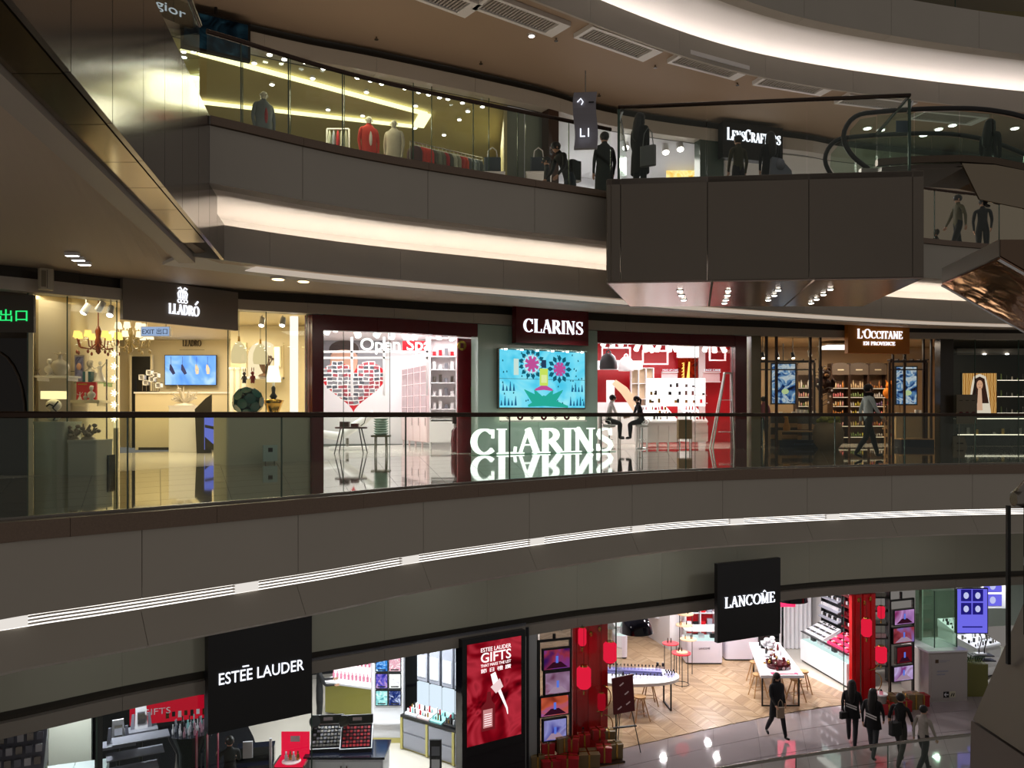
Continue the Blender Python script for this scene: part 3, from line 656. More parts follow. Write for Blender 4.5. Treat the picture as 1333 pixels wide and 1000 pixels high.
def pedestal(label, px0, px1, pyt, Y, m=WHITE, d=.5, z0=0, pyb=None, group=None):
    x0, x1, zb, zt = fr(px0, px1, pyt, 600, Y); zb = z0 if pyb is None else zy(pyb, Y)
    t = T('display_pedestal', label, 'pedestal', ((x0+x1)/2, Y+d/2, zb), 0, group); w = x1-x0; h = zt-zb
    rbox(w, d, h-.04, .04).mk('column', m, t); rbox(w+.02, d+.02, .04, .04, h-.04).mk('top_plate', m, t)
    rbox(w-.04, d-.04, .03, .03, 0).mk('plinth', mat('pedestal_shadow_gap', (90, 84, 76), .5), t); return t, zt
def figurine(label, px, pyb, pyt, Y, m, kind='bust', group=None):
    z0, z1 = zy(pyb, Y), zy(pyt, Y); h = z1-z0; t = T('porcelain_figurine', label, 'figurine', (PX(px, Y), Y, z0), 0, group)
    if kind == 'bust':
        B().lathe([(.16*h, 0), (.2*h, .03*h), (.1*h, .1*h), (.24*h, .2*h), (.3*h, .4*h), (.22*h, .52*h), (.09*h, .6*h), (.08*h, .7*h)], n=14, sy=.7).mk('torso', m, t)
        B().ell(0, 0, .83*h, .13*h, .15*h, .17*h).mk('head', m, t); B().ell(.0, .05*h, .93*h, .12*h, .13*h, .08*h).mk('hair_bun', m, t)
    elif kind == 'dancer':
        B().lathe([(.3*h, 0), (.32*h, .02*h), (.24*h, .06*h), (.18*h, .25*h), (.07*h, .5*h), (.1*h, .65*h), (.05*h, .76*h)], n=12).mk('gown', m, t)
        B().ell(0, 0, .86*h, .07*h, .07*h, .09*h).mk('head', m, t)
        for sd in (-1, 1): B().tube([(sd*.08*h, 0, .68*h), (sd*.25*h, -.03*h, .72*h+sd*.1*h), (sd*.33*h, -.05*h, .86*h+sd*.08*h)], .025*h, 6).mk('arm', m, t)
    elif kind == 'rabbit':
        B().ell(0, 0, .28*h, .14*h, .12*h, .26*h).mk('body', m, t); B().ell(0, -.02*h, .62*h, .12*h, .12*h, .12*h).mk('head', m, t)
        for sd in (-1, 1):
            B().ell(sd*.06*h, 0, .85*h, .03*h, .02*h, .15*h, 6, 5).mk('ear', m, t); B().cyl((sd*.07*h, -.03*h, 0), (sd*.07*h, 0, .14*h), .05*h, .06*h, 8).mk('leg', m, t)
            B().cyl((sd*.12*h, 0, .45*h), (sd*.19*h, -.03*h, .22*h), .03*h, .025*h, 6).mk('arm', m, t)
    elif kind == 'vase':
        B().lathe([(.16*h, 0), (.3*h, .15*h), (.38*h, .35*h), (.3*h, .55*h), (.1*h, .68*h), (.08*h, .85*h), (.14*h, .9*h)], n=18).mk('body', m, t)
        B().box(-.25*h, .25*h, -.03*h, .03*h, .9*h, .94*h).mk('cross_handle', m, t); B().cyl((0, 0, .9*h), (0, 0, 1*h), .05*h, .03*h, 8).mk('stopper', m, t)
    return t
def coral(label, px, pyb, Y, w, h, m, n=22, cat='sculpture', name='coral_sculpture', blob=False):
    t = T(name, label, cat, (PX(px, Y), Y, zy(pyb, Y))); rn = random.Random(n)
    B().lathe([(w*.35, 0), (w*.3, .04), (w*.12, .08)], n=14).mk('base', m, t)
    for q in range(n):
        a = rn.uniform(0, 2*pi); e = rn.uniform(.1, 1.2); L = rn.uniform(.6, 1)
        tip = (cos(a)*cos(e)*w*.55*L, sin(a)*cos(e)*w*.4*L, .06+sin(e)*h*L); mid = (tip[0]*.6+rn.uniform(-.04, .04), tip[1]*.6, tip[2]*.45+.06)
        B().tube([(0, 0, .05), mid, tip], 0, 6, [.03, .025, .01]).mk('branch', m, t); 
        if q % 3 == 0: B().ell(*tip, .05, .03, .035, 7, 5).mk('petal', m, t)
    return t
def track_spot(px, py, Y, zc, label, group, m=WHITE, aim=(0, -.5, -1), lens=LWHITE, s=1):
    z = zy(py, Y); t = T('track_spotlight', label, 'spotlight', (PX(px, Y), Y, z), 0, group); d = Vector(aim).normalized()
    B().cyl((0, 0, .06*s), (0, 0, max(.1*s, min(zc-z, .9))), .012*s, .012*s, 6).mk('stem', m, t)
    B().cyl(tuple(-d*.1*s), tuple(d*.1*s), .055*s, .065*s, 12).mk('barrel', m, t); B().cyl(tuple(d*.101*s), tuple(d*.112*s), .055*s, .05*s, 12).mk('lens', lens, t); return t
# ---------------- left: dark lobby with the green exit sign
st_ = wallP('wall_lobby', (-60, 14.2), (40, 14.6), 0, 3.3, mat('taupe_panel', (84, 74, 60), .4))
x0, x1, z0, z1 = fr(-30, 38, 383, 432, 13.4); t = T('exit_sign', 'green lit 出口 exit sign on the dark board at far left', 'sign', ((x0+x1)/2, 13.5, z0))
B().box(-.45, .45, 0, .06, 0, z1-z0).mk('board', mat('sign_brown', (66, 58, 46), .4), t)
text('出口', .22, emis('exit_green', (40, 215, 110), 1.4), t, .12, -.01, .2, width=.46)
x0, x1, z0, z1 = fr(-70, 38, 440, 625, 13.9); d = SE('door_1'); d.location = (x0, 13.95, 0)
B().box(0, x1-x0, 0, .06, 0, z1).mk('door_leaf', mat('dark_lacquer_door', (34, 30, 26), .12), d)
B().tube([((x1-x0)*.55+.55*cos(a), -.02, 1.0+1.15*sin(a)) for a in [q*pi/14 for q in range(15)]], .02, 6).mk('arched_trim', mat('dark_wood_trim', (60, 46, 34), .3), d)
t = T('wall_speaker', 'beige box speaker mounted high on the bulkhead at left', 'speaker', (PX(62, 13.6), 13.55, zy(378, 13.6)), .8)
rbox(.22, .14, .35, .03).mk('case', mat('speaker_beige', (170, 158, 135), .5), t); B().box(-.003, .003, -.075, -.06, .02, .33).mk('seam', BLACK, t); B().box(-.09, -.02, -.078, -.066, .04, .31).mk('grille', mat('speaker_cloth', (120, 110, 92), .8), t)
# ---------------- porcelain shop
LCEIL = mat('porcelain_ceiling', (214, 198, 160), .6)
room('wall_porcelain_shop', [(43, 13.9), (44, 15.2), (92, 15.9), (93, 16.6), (156, 18.2), (150, 26), (402, 26), (402, 18.8)], 0, 3.45, CREAM, LCEIL)
win('window_1', S1, (41, 94, 158), 0, zo1, mull=GEDGE, mw=.008)
win('window_2', S1, (302, 351, 404), 0, zo1, mull=GEDGE, mw=.008)
wallP('wall_grey_niche', (50, 15.0), (92, 15.6), .0, 3.2, mat('niche_grey', (150, 140, 120), .5))
POR = mat('porcelain', (232, 226, 214), .15); PORW = mat('porcelain_warm', (205, 196, 178), .2)
def shelf(label, px0, px1, py, Y, m=WHITE, d=.35, th=.03, group=None):
    x0, x1, _, z = fr(px0, px1, py, py, Y); t = T('wall_shelf', label, 'shelf', ((x0+x1)/2, Y+d/2, z-th), 0, group)
    B().box(-(x1-x0)/2, (x1-x0)/2, -d/2, d/2, 0, th).mk('board', m, t)
    for sd in (-1, 1): B().box(sd*(x1-x0)*.4-.01, sd*(x1-x0)*.4+.01, -d/2+.05, d/2, -.06, 0).mk('bracket', m, t)
    return z
z = shelf('white shelf with busts and a cross-topped jar in the left window', 42, 90, 489, 14.5, d=.4)
figurine('white porcelain bust of a lady on the left window shelf', 64, 489, 467, 14.6, POR)
figurine('small dark porcelain bird beside the bust on the left window shelf', 49, 489, 479, 14.6, mat('dark_porcelain', (96, 88, 78), .2), 'dancer')
figurine('round porcelain jar with a cross-shaped lid on the left window shelf', 78, 489, 458, 14.7, PORW, 'vase')
pedestal('tall pale pedestal under the mushroom lamp, leftmost in the porcelain shop', 43, 83, 549, 14.1, mat('pale_grey_lacquer', (176, 182, 166), .3), .6)
t = root2('mushroom_lamp', 'glowing flat-shaded table lamp with a round black and white body', 'lamp', 70, 14.35, zy(549, 14.1))
B().ell(0, 0, .1, .12, .12, .1).mk('lower_ball', POR, t); B().ell(0, 0, .29, .13, .13, .11).mk('upper_ball', POR, t)
B().tube([(.05, -.1, .02), (.12, -.08, .15), (.05, -.12, .24), (.12, -.07, .36)], .015, 6).mk('black_twig', BLACK, t); B().tube([(-.06, -.12, .27), (.0, -.13, .31), (.07, -.12, .27)], .015, 6).mk('black_twig', BLACK, t)
rbox(.38, .25, .14, .06, .4).mk('shade', emis('shade_glow', (255, 236, 170), 1.3), t)
b = B().cyl((0, 0, 0), (0, 0, 3.35), .18, .18, 24); t = root2('round_column', 'cream round column lit from above inside the left window', 'column', 102, 16.05, 0)
b.mk('shaft', CREAM, t); B().cyl((0, 0, 0), (0, 0, .1), .2, .2, 24).mk('base_ring', WHITE, t)
B().cyl((0, 0, 1.9), (0, 0, 1.91), .183, .183, 24).mk('shadow_joint', BLACK, t)
z = shelf('cream shelf holding the red boxed picture in the left window', 91, 129, 521, 14.9, CREAM, .4, .05)
z = shelf('thin glass shelf with a framed portrait and busts', 96, 138, 498, 15.5, glass('shelf_glass', (200, 220, 200), 1), .35, .015)
t = root2('red_gift_picture', 'red box with two small white figures in front of it', 'box', 112, 15.05, zy(520.5, 15.05)); B().box(-.18, .18, 0, .06, 0, .33).mk('panel', RED, t); B().box(-.15, .02, -.004, 0, .28, .3).mk('gold_line', GOLD, t)
figurine('small white figure left of the red box picture', 104, 521, 510, 14.95, POR, 'dancer'); figurine('round-headed child figurine in front of the red box', 119, 521, 502, 14.92, POR)
figurine('white crawling infant figurine between the red box figures', 111, 521, 511, 14.9, PORW)
t = root2('framed_portrait', 'grey framed portrait standing on the glass shelf', 'picture frame', 103, 15.6, zy(497.5, 15.6)); B().box(-.09, .09, 0, .03, 0, .52).mk('frame', mat('frame_grey', (140, 130, 130), .4), t); B().box(-.075, .075, -.004, 0, .03, .49).mk('print', screen('portrait_print', [(60, 50, 60), (170, 150, 150), (200, 190, 180)], .25, 3), t); B().ell(0, -.004, .3, .05, .01, .07).mk('printed_face', SKIN, t)
t = root2('blue_gift_box', 'teal and white upright gift box on the glass shelf', 'box', 115, 15.55, zy(497.5, 15.55)); B().box(-.08, .08, -.06, .06, 0, .2).mk('carton', mat('teal_card', (40, 90, 100), .4), t); B().box(-.025, .025, -.062, .062, -.0, .202).mk('ribbon', WHITE, t)
figurine('pale bust of a woman at the back of the glass shelf', 117, 497.5, 469, 15.75, PORW); figurine('kneeling white lady figurine at the right end of the glass shelf', 130, 497.5, 469, 15.6, POR, 'dancer')
pedestal('low rounded pale pedestal carrying two flower groups', 87, 125, 573, 14.0, mat('pale_grey_lacquer'), .6)
coral('grey porcelain flower group on the low pedestal, left one', 97, 573, 14.25, .3, .25, mat('bisque_grey', (150, 140, 120), .4), 12); coral('grey porcelain flower group on the low pedestal, right one', 115, 573, 14.2, .36, .3, mat('bisque_grey'), 14)
t = root2('dark_display_cube', 'dark glossy cube on the floor beside the low pedestal', 'cube', 137, 14.5, 0); rbox(.25, .25, .33, .01).mk('body', mat('dark_slate', (40, 44, 46), .15), t); B().box(-.1, .1, -.131, -.125, .05, .28).mk('front_panel', BGLOSS, t)
# string light post
t = root2('star_light_post', 'lit white post studded with star-like bulbs by the shop entrance', 'light post', 151, 15.2, 0)
B().box(-.035, .035, -.03, .03, .8, 2.35).mk('post', emis('post_glow', (255, 228, 170), .9), t); B().box(-.035, .035, -.03, .03, 0, .8).mk('post_foot', CREAM, t)
for py in (461, 477, 493, 512, 527, 545):
    z = zy(py, 15.2); b = B().ell(0, -.06, z, .03, .03, .03, 8, 6)
    for q in range(4): a = q*pi/4; b.cyl((-.07*cos(a), -.06, z-.07*sin(a)), (.07*cos(a), -.06, z+.07*sin(a)), .004, .004, 5)
    b.mk('star_bulb', emis('star_bulb', (255, 235, 190), 8), t)
B().cyl((-.2, .05, .5), (-.2, .05, 2.1), .015, .015, 8).mk('door_handle', STEEL, t)
def chandelier(label, px, py, Y, shadec, bodym, n, r, tiers=1):
    z = zy(py, Y); t = T('chandelier', label, 'chandelier', (PX(px, Y), Y, z)); B().cyl((0, 0, -.1), (0, 0, 3.4-z), .012, .012, 6).mk('rod', bodym, t)
    B().lathe([(.01, -.35), (.05, -.3), (.03, -.2), (.07, -.12), (.04, -.02), (.06, .1), (.02, .2)], n=12).mk('stem', bodym, t)
    sm = emis('chandelier_shade_'+'_'.join(map(str, shadec)), shadec, 1.6)
    for tier in range(tiers):
        rr = r*(1-.35*tier); zz = tier*.2
        for q in range(n-2*tier):
            a = 2*pi*q/(n-2*tier)+tier*.4; x, y = rr*cos(a), rr*sin(a)
            ar = B().tube([(0, 0, -.1+zz), (x*.4, y*.4, -.25+zz), (x*.9, y*.9, -.22+zz), (x, y, -.06+zz)], .012, 6).mk('arm', bodym, t)
            B().lathe([(.075, -.04+zz), (.055, .08+zz)], x, y, 0, 12).mk('lamp_shade', sm, ar); B().ell(x, y, -.32+zz, .025, .025, .04, 7, 5).mk('pendant_drop', bodym, ar)
    return t
chandelier('amber chandelier with yellow shades and red-brown drops in the left window', 128, 438, 15.7, (255, 214, 110), mat('amber_glass', (130, 60, 30), .2), 8, .38)
chandelier('white chandelier with two tiers of small cream shades near the EXIT sign', 170, 438, 17.2, (255, 236, 190), mat('clear_crystal', (190, 170, 120), .1), 9, .4, 2)
for k, (px, py) in enumerate(((112, 402), (131, 399), (144, 405))): track_spot(px, py, 15.0, 3.2, '%s white track spotlight in the left window' % ('left', 'middle, unlit', 'right')[k], 'track spots of the left window', aim=(-.4, -.4, -1) if k < 2 else (.1, -.6, -1), lens=LWHITE if k != 1 else WHITE)
# header sign
def header(name, label, cv, px0, px1, z0, z1, th, m, off=.06):
    xa, ya, _ = cv.on(px0, off); xb, yb, _ = cv.on(px1, off); a = atan2(yb-ya, xb-xa); w = hypot(xb-xa, yb-ya)
    t = T(name, label, 'sign', ((xa+xb)/2, (ya+yb)/2, z0), a); B().box(-w/2, w/2, 0, th, 0, z1-z0).mk('board', m, t); return t, w, z1-z0
t, w, h = header('shop_header_sign', 'grey header panel with glowing white name and flower emblem over the porcelain shop', S1, 160, 310, 2.82, 3.62, .1, mat('header_grey', (122, 112, 102), .5))
LL = SIGNW
serif('LLADRO', .2, LL, t, -.04-.3, .2, .66, tk=.17, tn=.08); B().ribbon([(.24, .43), (.3, .5)], .03).mk('accent', LL, t)
b = B()
for q in range(5): b.ribbon([(-.12+q*.04, .52), (-.14+q*.05, .62), (-.1+q*.03, .68)], .022)
for q in (-.07, 0, .07): b.ribbon([(q+.035*cos(a)-.04, .47+.035*sin(a)) for a in [i*pi/5 for i in range(11)]], .016)
for q in (-1, 1): b.ribbon([(-.04, .66), (-.04+q*.05, .74), (-.04+q*.1, .71)], .022)
b.mk('flower_emblem', LL, t)
t = root2('exit_lightbox', 'pale blue EXIT 出口 light box hanging under the grey header', 'sign', 202, 16.2, zy(438, 16.2)); B().box(-.29, .29, 0, .08, 0, .2).mk('case', WHITE, t); B().box(-.28, .28, -.004, 0, .01, .19).mk('face', emis('exit_blue', (170, 196, 235), .75), t)
text('EXIT 出口', .13, mat('exit_ink', (40, 66, 104), .5), t, 0, -.008, .05, width=.5); B().cyl((-.2, .04, .2), (-.2, .04, .8), .008, .008, 6).mk('rod', STEEL, t); B().cyl((.2, .04, .2), (.2, .04, .8), .008, .008, 6).mk('rod', STEEL, t)
# back wall with screen
t = root2('wall_screen', 'wide blue screen showing hanging figurines on the porcelain shop wall', 'screen', 248, 25.8, zy(501, 25.8)); w = 66/F*25.8; h = 38/F*25.8
B().box(-w/2-.02, w/2+.02, 0, .06, -.02, h+.02).mk('bezel', BLACK, t); B().box(-w/2, w/2, -.005, 0, 0, h).mk('picture', screen('blue_screen', [(90, 150, 255), (130, 185, 255), (190, 225, 255)], 1.15, .9), t)
for q, xx in enumerate((-.62, -.25, .2, .55)):
    f = B().cyl((xx, -.01, .62), (xx, -.01, h-.03), .006, .006, 5).mk('hanging_thread', mat('ink_blue', (50, 60, 130), .5), t); B().ribbon([(xx-.02, .65), (xx+.01, .5), (xx+(.1 if q < 2 else .02), .34)], [.04, .13, .09], -.012, -.008).mk('hanging_figure', mat('ink_blue') if q < 2 else PRODW, t)
t = root2('wall_logo', 'small dark lettering with flower emblem above the blue wall screen', 'lettering', 250, 25.9, zy(455, 25.9)); serif('LLADRO', .2, mat('ink_brown', (70, 55, 35), .5), t, -.3, .1, .6, tk=.2, tn=.09); B().box(-.4, .4, -.01, 0, -.02, -.01).mk('underline', mat('ink_brown'), t)
b = B(); 
for q in (-1, 0, 1): b.ribbon([(q*.03, .36), (q*.08, .5), (q*.05, .58)], .03)
b.mk('flower_emblem', mat('ink_brown'), t)
t = root2('dark_doorway', 'narrow dark doorway left of the porcelain shop back wall', 'doorway', 184, 25.6, 0); B().box(-.3, .3, 0, .05, 0, 2.9).mk('dark_opening_panel', BLACK, t); B().box(-.36, -.3, -.03, .05, 0, 2.95).mk('jamb', CREAM, t); B().box(.3, .36, -.03, .05, 0, 2.95).mk('jamb', CREAM, t); B().box(-.2, -.15, -.02, 0, .9, 2.2).mk('curtain_fold', mat('dark_curtain', (25, 30, 40), .8), t)  # black panel paints the dark inside of the doorway
t = root2('sales_counter', 'long cream counter across the back of the porcelain shop', 'counter', 238, 24.0, 0); w = 124/F*24/2; B().box(-w, w, 0, .7, 0, 1.68).mk('body', CREAM, t); B().box(-w-.03, w+.03, -.03, .72, 1.68, 1.73).mk('top', WHITE, t); B().box(-w+.1, w-.1, -.01, .0, 0, .08).mk('plinth', DARKB, t)
t = root2('cube_frame_sculpture', 'cluster of small white cube frames on stems on the counter', 'sculpture', 195, 24.2, 1.73); B().box(-.25, .25, -.08, .08, 0, .03).mk('base', BLACK, t)
for q, (xx, zz) in enumerate(((-.22, .36), (-.1, .2), (.0, .5), (.08, .3), (.2, .42), (.28, .12))):
    s = B().cyl((xx, 0, .03), (xx, 0, zz), .008, .008, 6).mk('stem', STEEL, t); b = B()
    for u in (-.07, .07):
        b.box(xx+u-.01, xx+u+.01, -.08, .08, zz, zz+.16); 
    b.box(xx-.08, xx+.08, -.08, .08, zz, zz+.02); b.box(xx-.08, xx+.08, -.08, .08, zz+.14, zz+.16); b.box(xx-.06, xx+.06, .06, .07, zz+.02, zz+.14); b.mk('cube_frame', WHITE, s)
pedestal('square white pedestal with the branching coral piece in the shop entrance', 219, 260, 528, 22.6, WHITE, .8)
coral('branching off-white coral porcelain on the square pedestal', 240, 528, 23.0, .85, .6, PORW, 30)
t = root2('black_slanted_panel', 'black slanted display panel right of the square pedestal', 'display panel', 263, 22.0, 0)
B().prism([(-.15, 0), (.25, 0), (.25, 1.6), (.1, 1.5), (-.2, 1.2)], 0, .06).mk('panel', BLACK, t); B().box(.08, .5, -.05, 0, .1, 1.0).mk('lower_reflection', emis('lilac_reflection', (120, 130, 235), .8), t)  # glowing lilac plate paints a blue light-box reflection
B().prism([(.1, .1), (.5, .1), (.1, .45)], -.06, -.052).mk('dark_wedge', BLACK, t); B().prism([(.1, .7), (.5, .62), (.5, .7), (.1, .78)], -.06, -.052).mk('dark_band', BLACK, t)
# right window bay
wallP('wall_right_bay', (300, 21.5), (402, 21.5), 0, 3.4, CREAM)
t = root2('display_platform', 'long low cream display platform in the right window', 'display platform', 350, 17.9, 0); t.rotation_euler = (0, 0, .9); rbox(2.4, .55, 1.0, .05).mk('body', mat('pale_grey_lacquer'), t); rbox(2.44, .6, .05, .05, 1.0).mk('top', WHITE, t)
TEAL = mat('teal_glaze', (12, 70, 66), .12)
t = root2('teal_sculpture', 'large dark teal faceted blossom sculpture in the right window', 'sculpture', 323, 18.0, 1.05)
for q in range(26):
    ph = pi*(3-5**.5)*q; zz = 1-2*(q+.5)/26; r = (1-zz*zz)**.5; c = (r*cos(ph)*.22, r*sin(ph)*.2, .3+zz*.2)
    B().cyl(c, (c[0]*1.5, c[1]*1.5, .3+zz*.3), .07, .12, 7).mk('petal', TEAL, t)
B().ell(0, 0, .3, .22, .2, .22).mk('core', TEAL, t)
figurine('grey rabbit figurine standing on the teal sculpture', 318, 499, 479, 18.0, mat('rabbit_grey', (70, 66, 70), .2), 'rabbit'); figurine('red rabbit figurine standing on the teal sculpture', 329, 499, 478, 18.0, mat('rabbit_red', (150, 40, 30), .2), 'rabbit')
t = root2('table_lamp', 'table lamp with a glowing white cone shade and gilt figure base', 'lamp', 356, 18.5, 1.05)
B().lathe([(.2, 0), (.12, .05), (.2, .25), (.24, .33), (.1, .36)], n=16).mk('base', GOLD, t); B().lathe([(.05, .36), (.09, .42), (.04, .5), (.05, .62), (.02, .66)], n=12).mk('stem', BLACK, t); B().cyl((0, 0, .66), (0, 0, .8), .03, .03, 8).mk('candle_neck', POR, t)
B().lathe([(.17, .75), (.11, 1.12)], n=20).mk('shade', emis('lamp_shade_glow', (255, 246, 215), 1.8), t); point('table_lamp_light', PX(356, 18.5), 18.3, 2.0, 12, (1, .85, .6), .1)
t = root2('arched_niche', 'lit arched niche with a rocky figure group in the right window', 'niche', 343, 21.3, zy(491, 21.3)); b = B()
pts = [(-.4, 0), (.4, 0)]+[(.4*cos(a), .55+.4*sin(a)) for a in [q*pi/12 for q in range(13)]]
b.prism(pts, -.03, 0).mk('glowing_back', emis('niche_glow', (255, 232, 190), 1.1), t); B().box(-.55, .55, -.3, 0, -.06, 0).mk('ledge', WHITE, t); B().box(-.55, -.42, -.12, 0, -.06, .9).mk('pilaster', CREAM, t); B().box(.42, .55, -.12, 0, -.06, .9).mk('pilaster', CREAM, t)
coral('dark rocky figure group inside the arched niche', 345, 490, 20.98, .5, .7, mat('rock_brown', (96, 70, 50), .4), 18)
for k, (px, py) in enumerate(((311, 470), (339, 471))):
    Y = 17.4+k*1.4; z = zy(py+3, Y); t = root2('bell_pendant_lamp', '%s pendant lamp with a ribbed porcelain bell shade in the right window' % ('left, larger' if k == 0 else 'right, smaller'), 'pendant lamp', px, Y, z)
    B().lathe([(.15, 0), (.17, .08), (.16, .25), (.1, .4), (.03, .47)], n=20).mk('shade', emis('bell_glow', (250, 226, 170), .8), t); B().cyl((0, 0, .47), (0, 0, .58), .03, .02, 8).mk('cap', GOLD, t); B().cyl((0, 0, .58), (0, 0, 3.35-z), .006, .006, 5).mk('cord', BLACK, t)
for k, xx in enumerate((300, 308, 316)): t = root2('ribbed_column', '%s slim white ribbed column behind the pendant lamps' % ('left', 'middle', 'right')[k], 'column', xx+2, 20.6, 0, 0, 'slim white columns'); B().cyl((0, 0, 0), (0, 0, 2.2), .06, .06, 12).mk('shaft', POR, t); B().cyl((0, 0, 2.2), (0, 0, 2.26), .08, .08, 12).mk('cap', POR, t)
t = root2('price_board', 'small white notice board standing against the right window', 'notice board', 352, 17.3, .0); t.rotation_euler = (0, 0, .7); B().box(-.16, .16, 0, .03, .05, .4).mk('panel', mat('notice_white', (160, 185, 185), .4), t); B().box(-.05, .05, -.004, 0, .25, .34).mk('printed_emblem', BLACK, t); B().cyl((-.1, .02, 0), (-.1, .02, .06), .01, .01, 6).mk('foot', STEEL, t)
B().cyl((.1, .02, 0), (.1, .02, .06), .01, .01, 6).mk('foot', STEEL, t)
t = root2('tall_wall_niche', 'narrow glowing upright wall lamp beside the arched niche', 'wall lamp', 362, 21.2, zy(478, 21.2)); B().box(-.1, .1, -.1, 0, 0, .55).mk('case', CREAM, t); B().box(-.07, .07, -.105, -.1, .03, .52).mk('diffuser', emis('lamp_shade_glow', (255, 246, 215), 1.8), t)
for k, (px, py) in enumerate(((341, 419), (368, 419))): track_spot(px, py, 18.2, 3.3, '%s white track spotlight above the arched niche' % ('left', 'right')[k], 'track spots of the right window')
# ---------------- red-framed cosmetics shop
CW = mat('clinic_white', (240, 236, 236), .4); PINK = mat('pale_pink', (238, 214, 214), .4)
room('wall_red_shop', [(406, 19.0), (407, 29), (625, 29), (622, 23)], 0, 3.7, [CW, CW, CW], CW)
room('wall_red_shop', [(776, 24.6), (777, 31), (950, 31), (953, 26)], 0, 3.8, [CW, RED, RED], CW)
def post(cv, px0, px1, z1f, m, name='trim_1', d=.3, off=.01):
    a, c = cv.s(px0), cv.s(px1); return st(sweep(B(), cv, a, c, lambda t: rect(off, off-d, 0, z1f(t))), name, m)
post(S1, 406, 421, lambda t: zo1(t)-.02, DRED); post(S1, 957, 972, lambda t: zo1(t)-.02, DRED); post(S1, 396, 404, lambda t: zo1(t)-.02, emis('gap_light', (255, 246, 236), 1.2), 'gap_glow', .1, -.5)  # last post is a glowing strip painting the bright gap between shops
post(S1, 978, 990, lambda t: zo1(t)-.02, mat('olive_stone', (120, 112, 84), .3), 'trim_3')
for p0, p1 in ((421, 622), (777, 957)):
    a, c = S1.s(p0), S1.s(p1); n = 3
    h = SE('trim_4')
    for q in range(n): sweep(B(), S1, a+(c-a)*q/n+.004, a+(c-a)*(q+1)/n-.004, lambda t: rect(0, -.25, zo1(t)-.36, zo1(t)-.01)).mk('red_header_panel', DRED, h)
win('window_3', S1, (421, 452, 512), 0, lambda t: zo1(t)-.36, mull=GEDGE, mw=.006); win('window_4', S1, (908, 957), 0, lambda t: zo1(t)-.36, mull=GEDGE, mw=.006)
# central pier: pale green glass cladding
a, c = S1.s(622), S1.s(778); pier = SE('wall_pier'); GP = mat('pale_green_glass_clad', (176, 200, 188), .12)
for q in range(4): sweep(B(), S1, a+(c-a)*q/4+.004, a+(c-a)*(q+1)/4-.004, lambda t: rect(.0, -.35, 0, zo1(t)-.02)).mk('cladding_panel', GP, pier)
def frontal(cv, px0, px1, off):
    xa, ya, _ = cv.on(px0, off); xb, yb, _ = cv.on(px1, off); return (xa+xb)/2, (ya+yb)/2, atan2(yb-ya, xb-xa), hypot(xb-xa, yb-ya)
x, y, a, w = frontal(S1, 651, 721, .12); t = T('video_wall', 'large turquoise video wall of four panels showing an oil bottle on a lotus', 'video wall', (x, y, zy(532, y)), a)
x2, y2, a2, w = frontal(S1, 650, 761, .12); t.location = (x2, y2, zy(531, y2)); t.rotation_euler = (0, 0, a2); h = 74/F*y2
B().box(-w/2-.03, w/2+.03, 0, .1, -.03, h+.03).mk('frame', STEEL, t)
TQ = screen('turquoise_screen', [(60, 190, 225), (110, 215, 240), (150, 230, 240)], 1.05, .8)
for i in range(2):
    for j in range(2): B().box(-w/2+i*w/2+.006, -w/2+(i+1)*w/2-.006, -.02, 0, j*h/2+.006, (j+1)*h/2-.006).mk('screen_panel', TQ, t)
E = lambda n, c, s=1: emis('art_'+n, c, s)
def flower(cx, cz, r, n, cp, rin, cc):
    b = B()
    for q in range(n):
        an = 2*pi*q/n; b.ribbon([(cx+rin*cos(an), cz+rin*sin(an)), (cx+(rin+r)/2*cos(an), cz+(rin+r)/2*sin(an)), (cx+r*cos(an), cz+r*sin(an))], [.03, 2.2*r/n+.06, .01], -.03, -.022)
    b.mk('flower_print', cp, t); B().lathe([(r*.3, 0), (r*.01, .01)], 0, 0, 0, 14).add([], []).mk('x', cc) if 0 else None
    b = B(); 
    for q in range(8): an = 2*pi*q/8+.3; b.ribbon([(cx, cz), (cx+rin*.9*cos(an), cz+rin*.9*sin(an))], [.05, .1], -.036, -.03)
    b.mk('flower_heart', cc, t)
DT = E('dark_teal', (20, 90, 110)); MG = E('magenta', (190, 80, 150)); LB = E('pale_blue', (190, 235, 245)); GR = E('sea_green', (40, 170, 150)); YL = E('lime_oil', (190, 215, 90), 1.1)
flower(-.38, h-.38, .42, 13, DT, .25, MG); flower(-.38, h-.38, .3, 13, LB, .16, MG); flower(.52, h-.5, .4, 12, DT, .22, MG); flower(.52, h-.5, .22, 12, E('mid_blue', (70, 150, 200)), .12, MG)
B().prism([(-.13, .62), (.13, .62), (.13, 1.1), (-.13, 1.1)], -.045, -.03).mk('bottle_print', YL, t); B().prism([(-.075, 1.12), (.075, 1.12), (.07, 1.34), (-.07, 1.34)], -.045, -.03).mk('bottle_cap_print', E('deep', (40, 60, 90)), t); B().prism([(-.09, .7), (.09, .7), (.09, .92), (-.09, .92)], -.05, -.046).mk('bottle_label_print', E('label', (220, 235, 160)), t)
for x1_, x2_, x3_ in ((0, -.3, -.62), (0, .3, .62), (0, -.15, -.3), (0, .15, .3)): B().ribbon([(x1_, .15), (x2_, .24), (x3_, .5)], [.1, .26, .02], -.04, -.03).mk('lotus_petal_print', GR, t)
B().ribbon([(-.28, .5), (0, .58), (.28, .5)], [.05, .16, .05], -.044, -.036).mk('lotus_heart_print', MG, t); B().ribbon([(-.5, .05), (0, .2), (.8, .03)], [.05, .3, .05], -.034, -.026).mk('lotus_leaf_print', GR, t)
rn = random.Random(3); b = B()
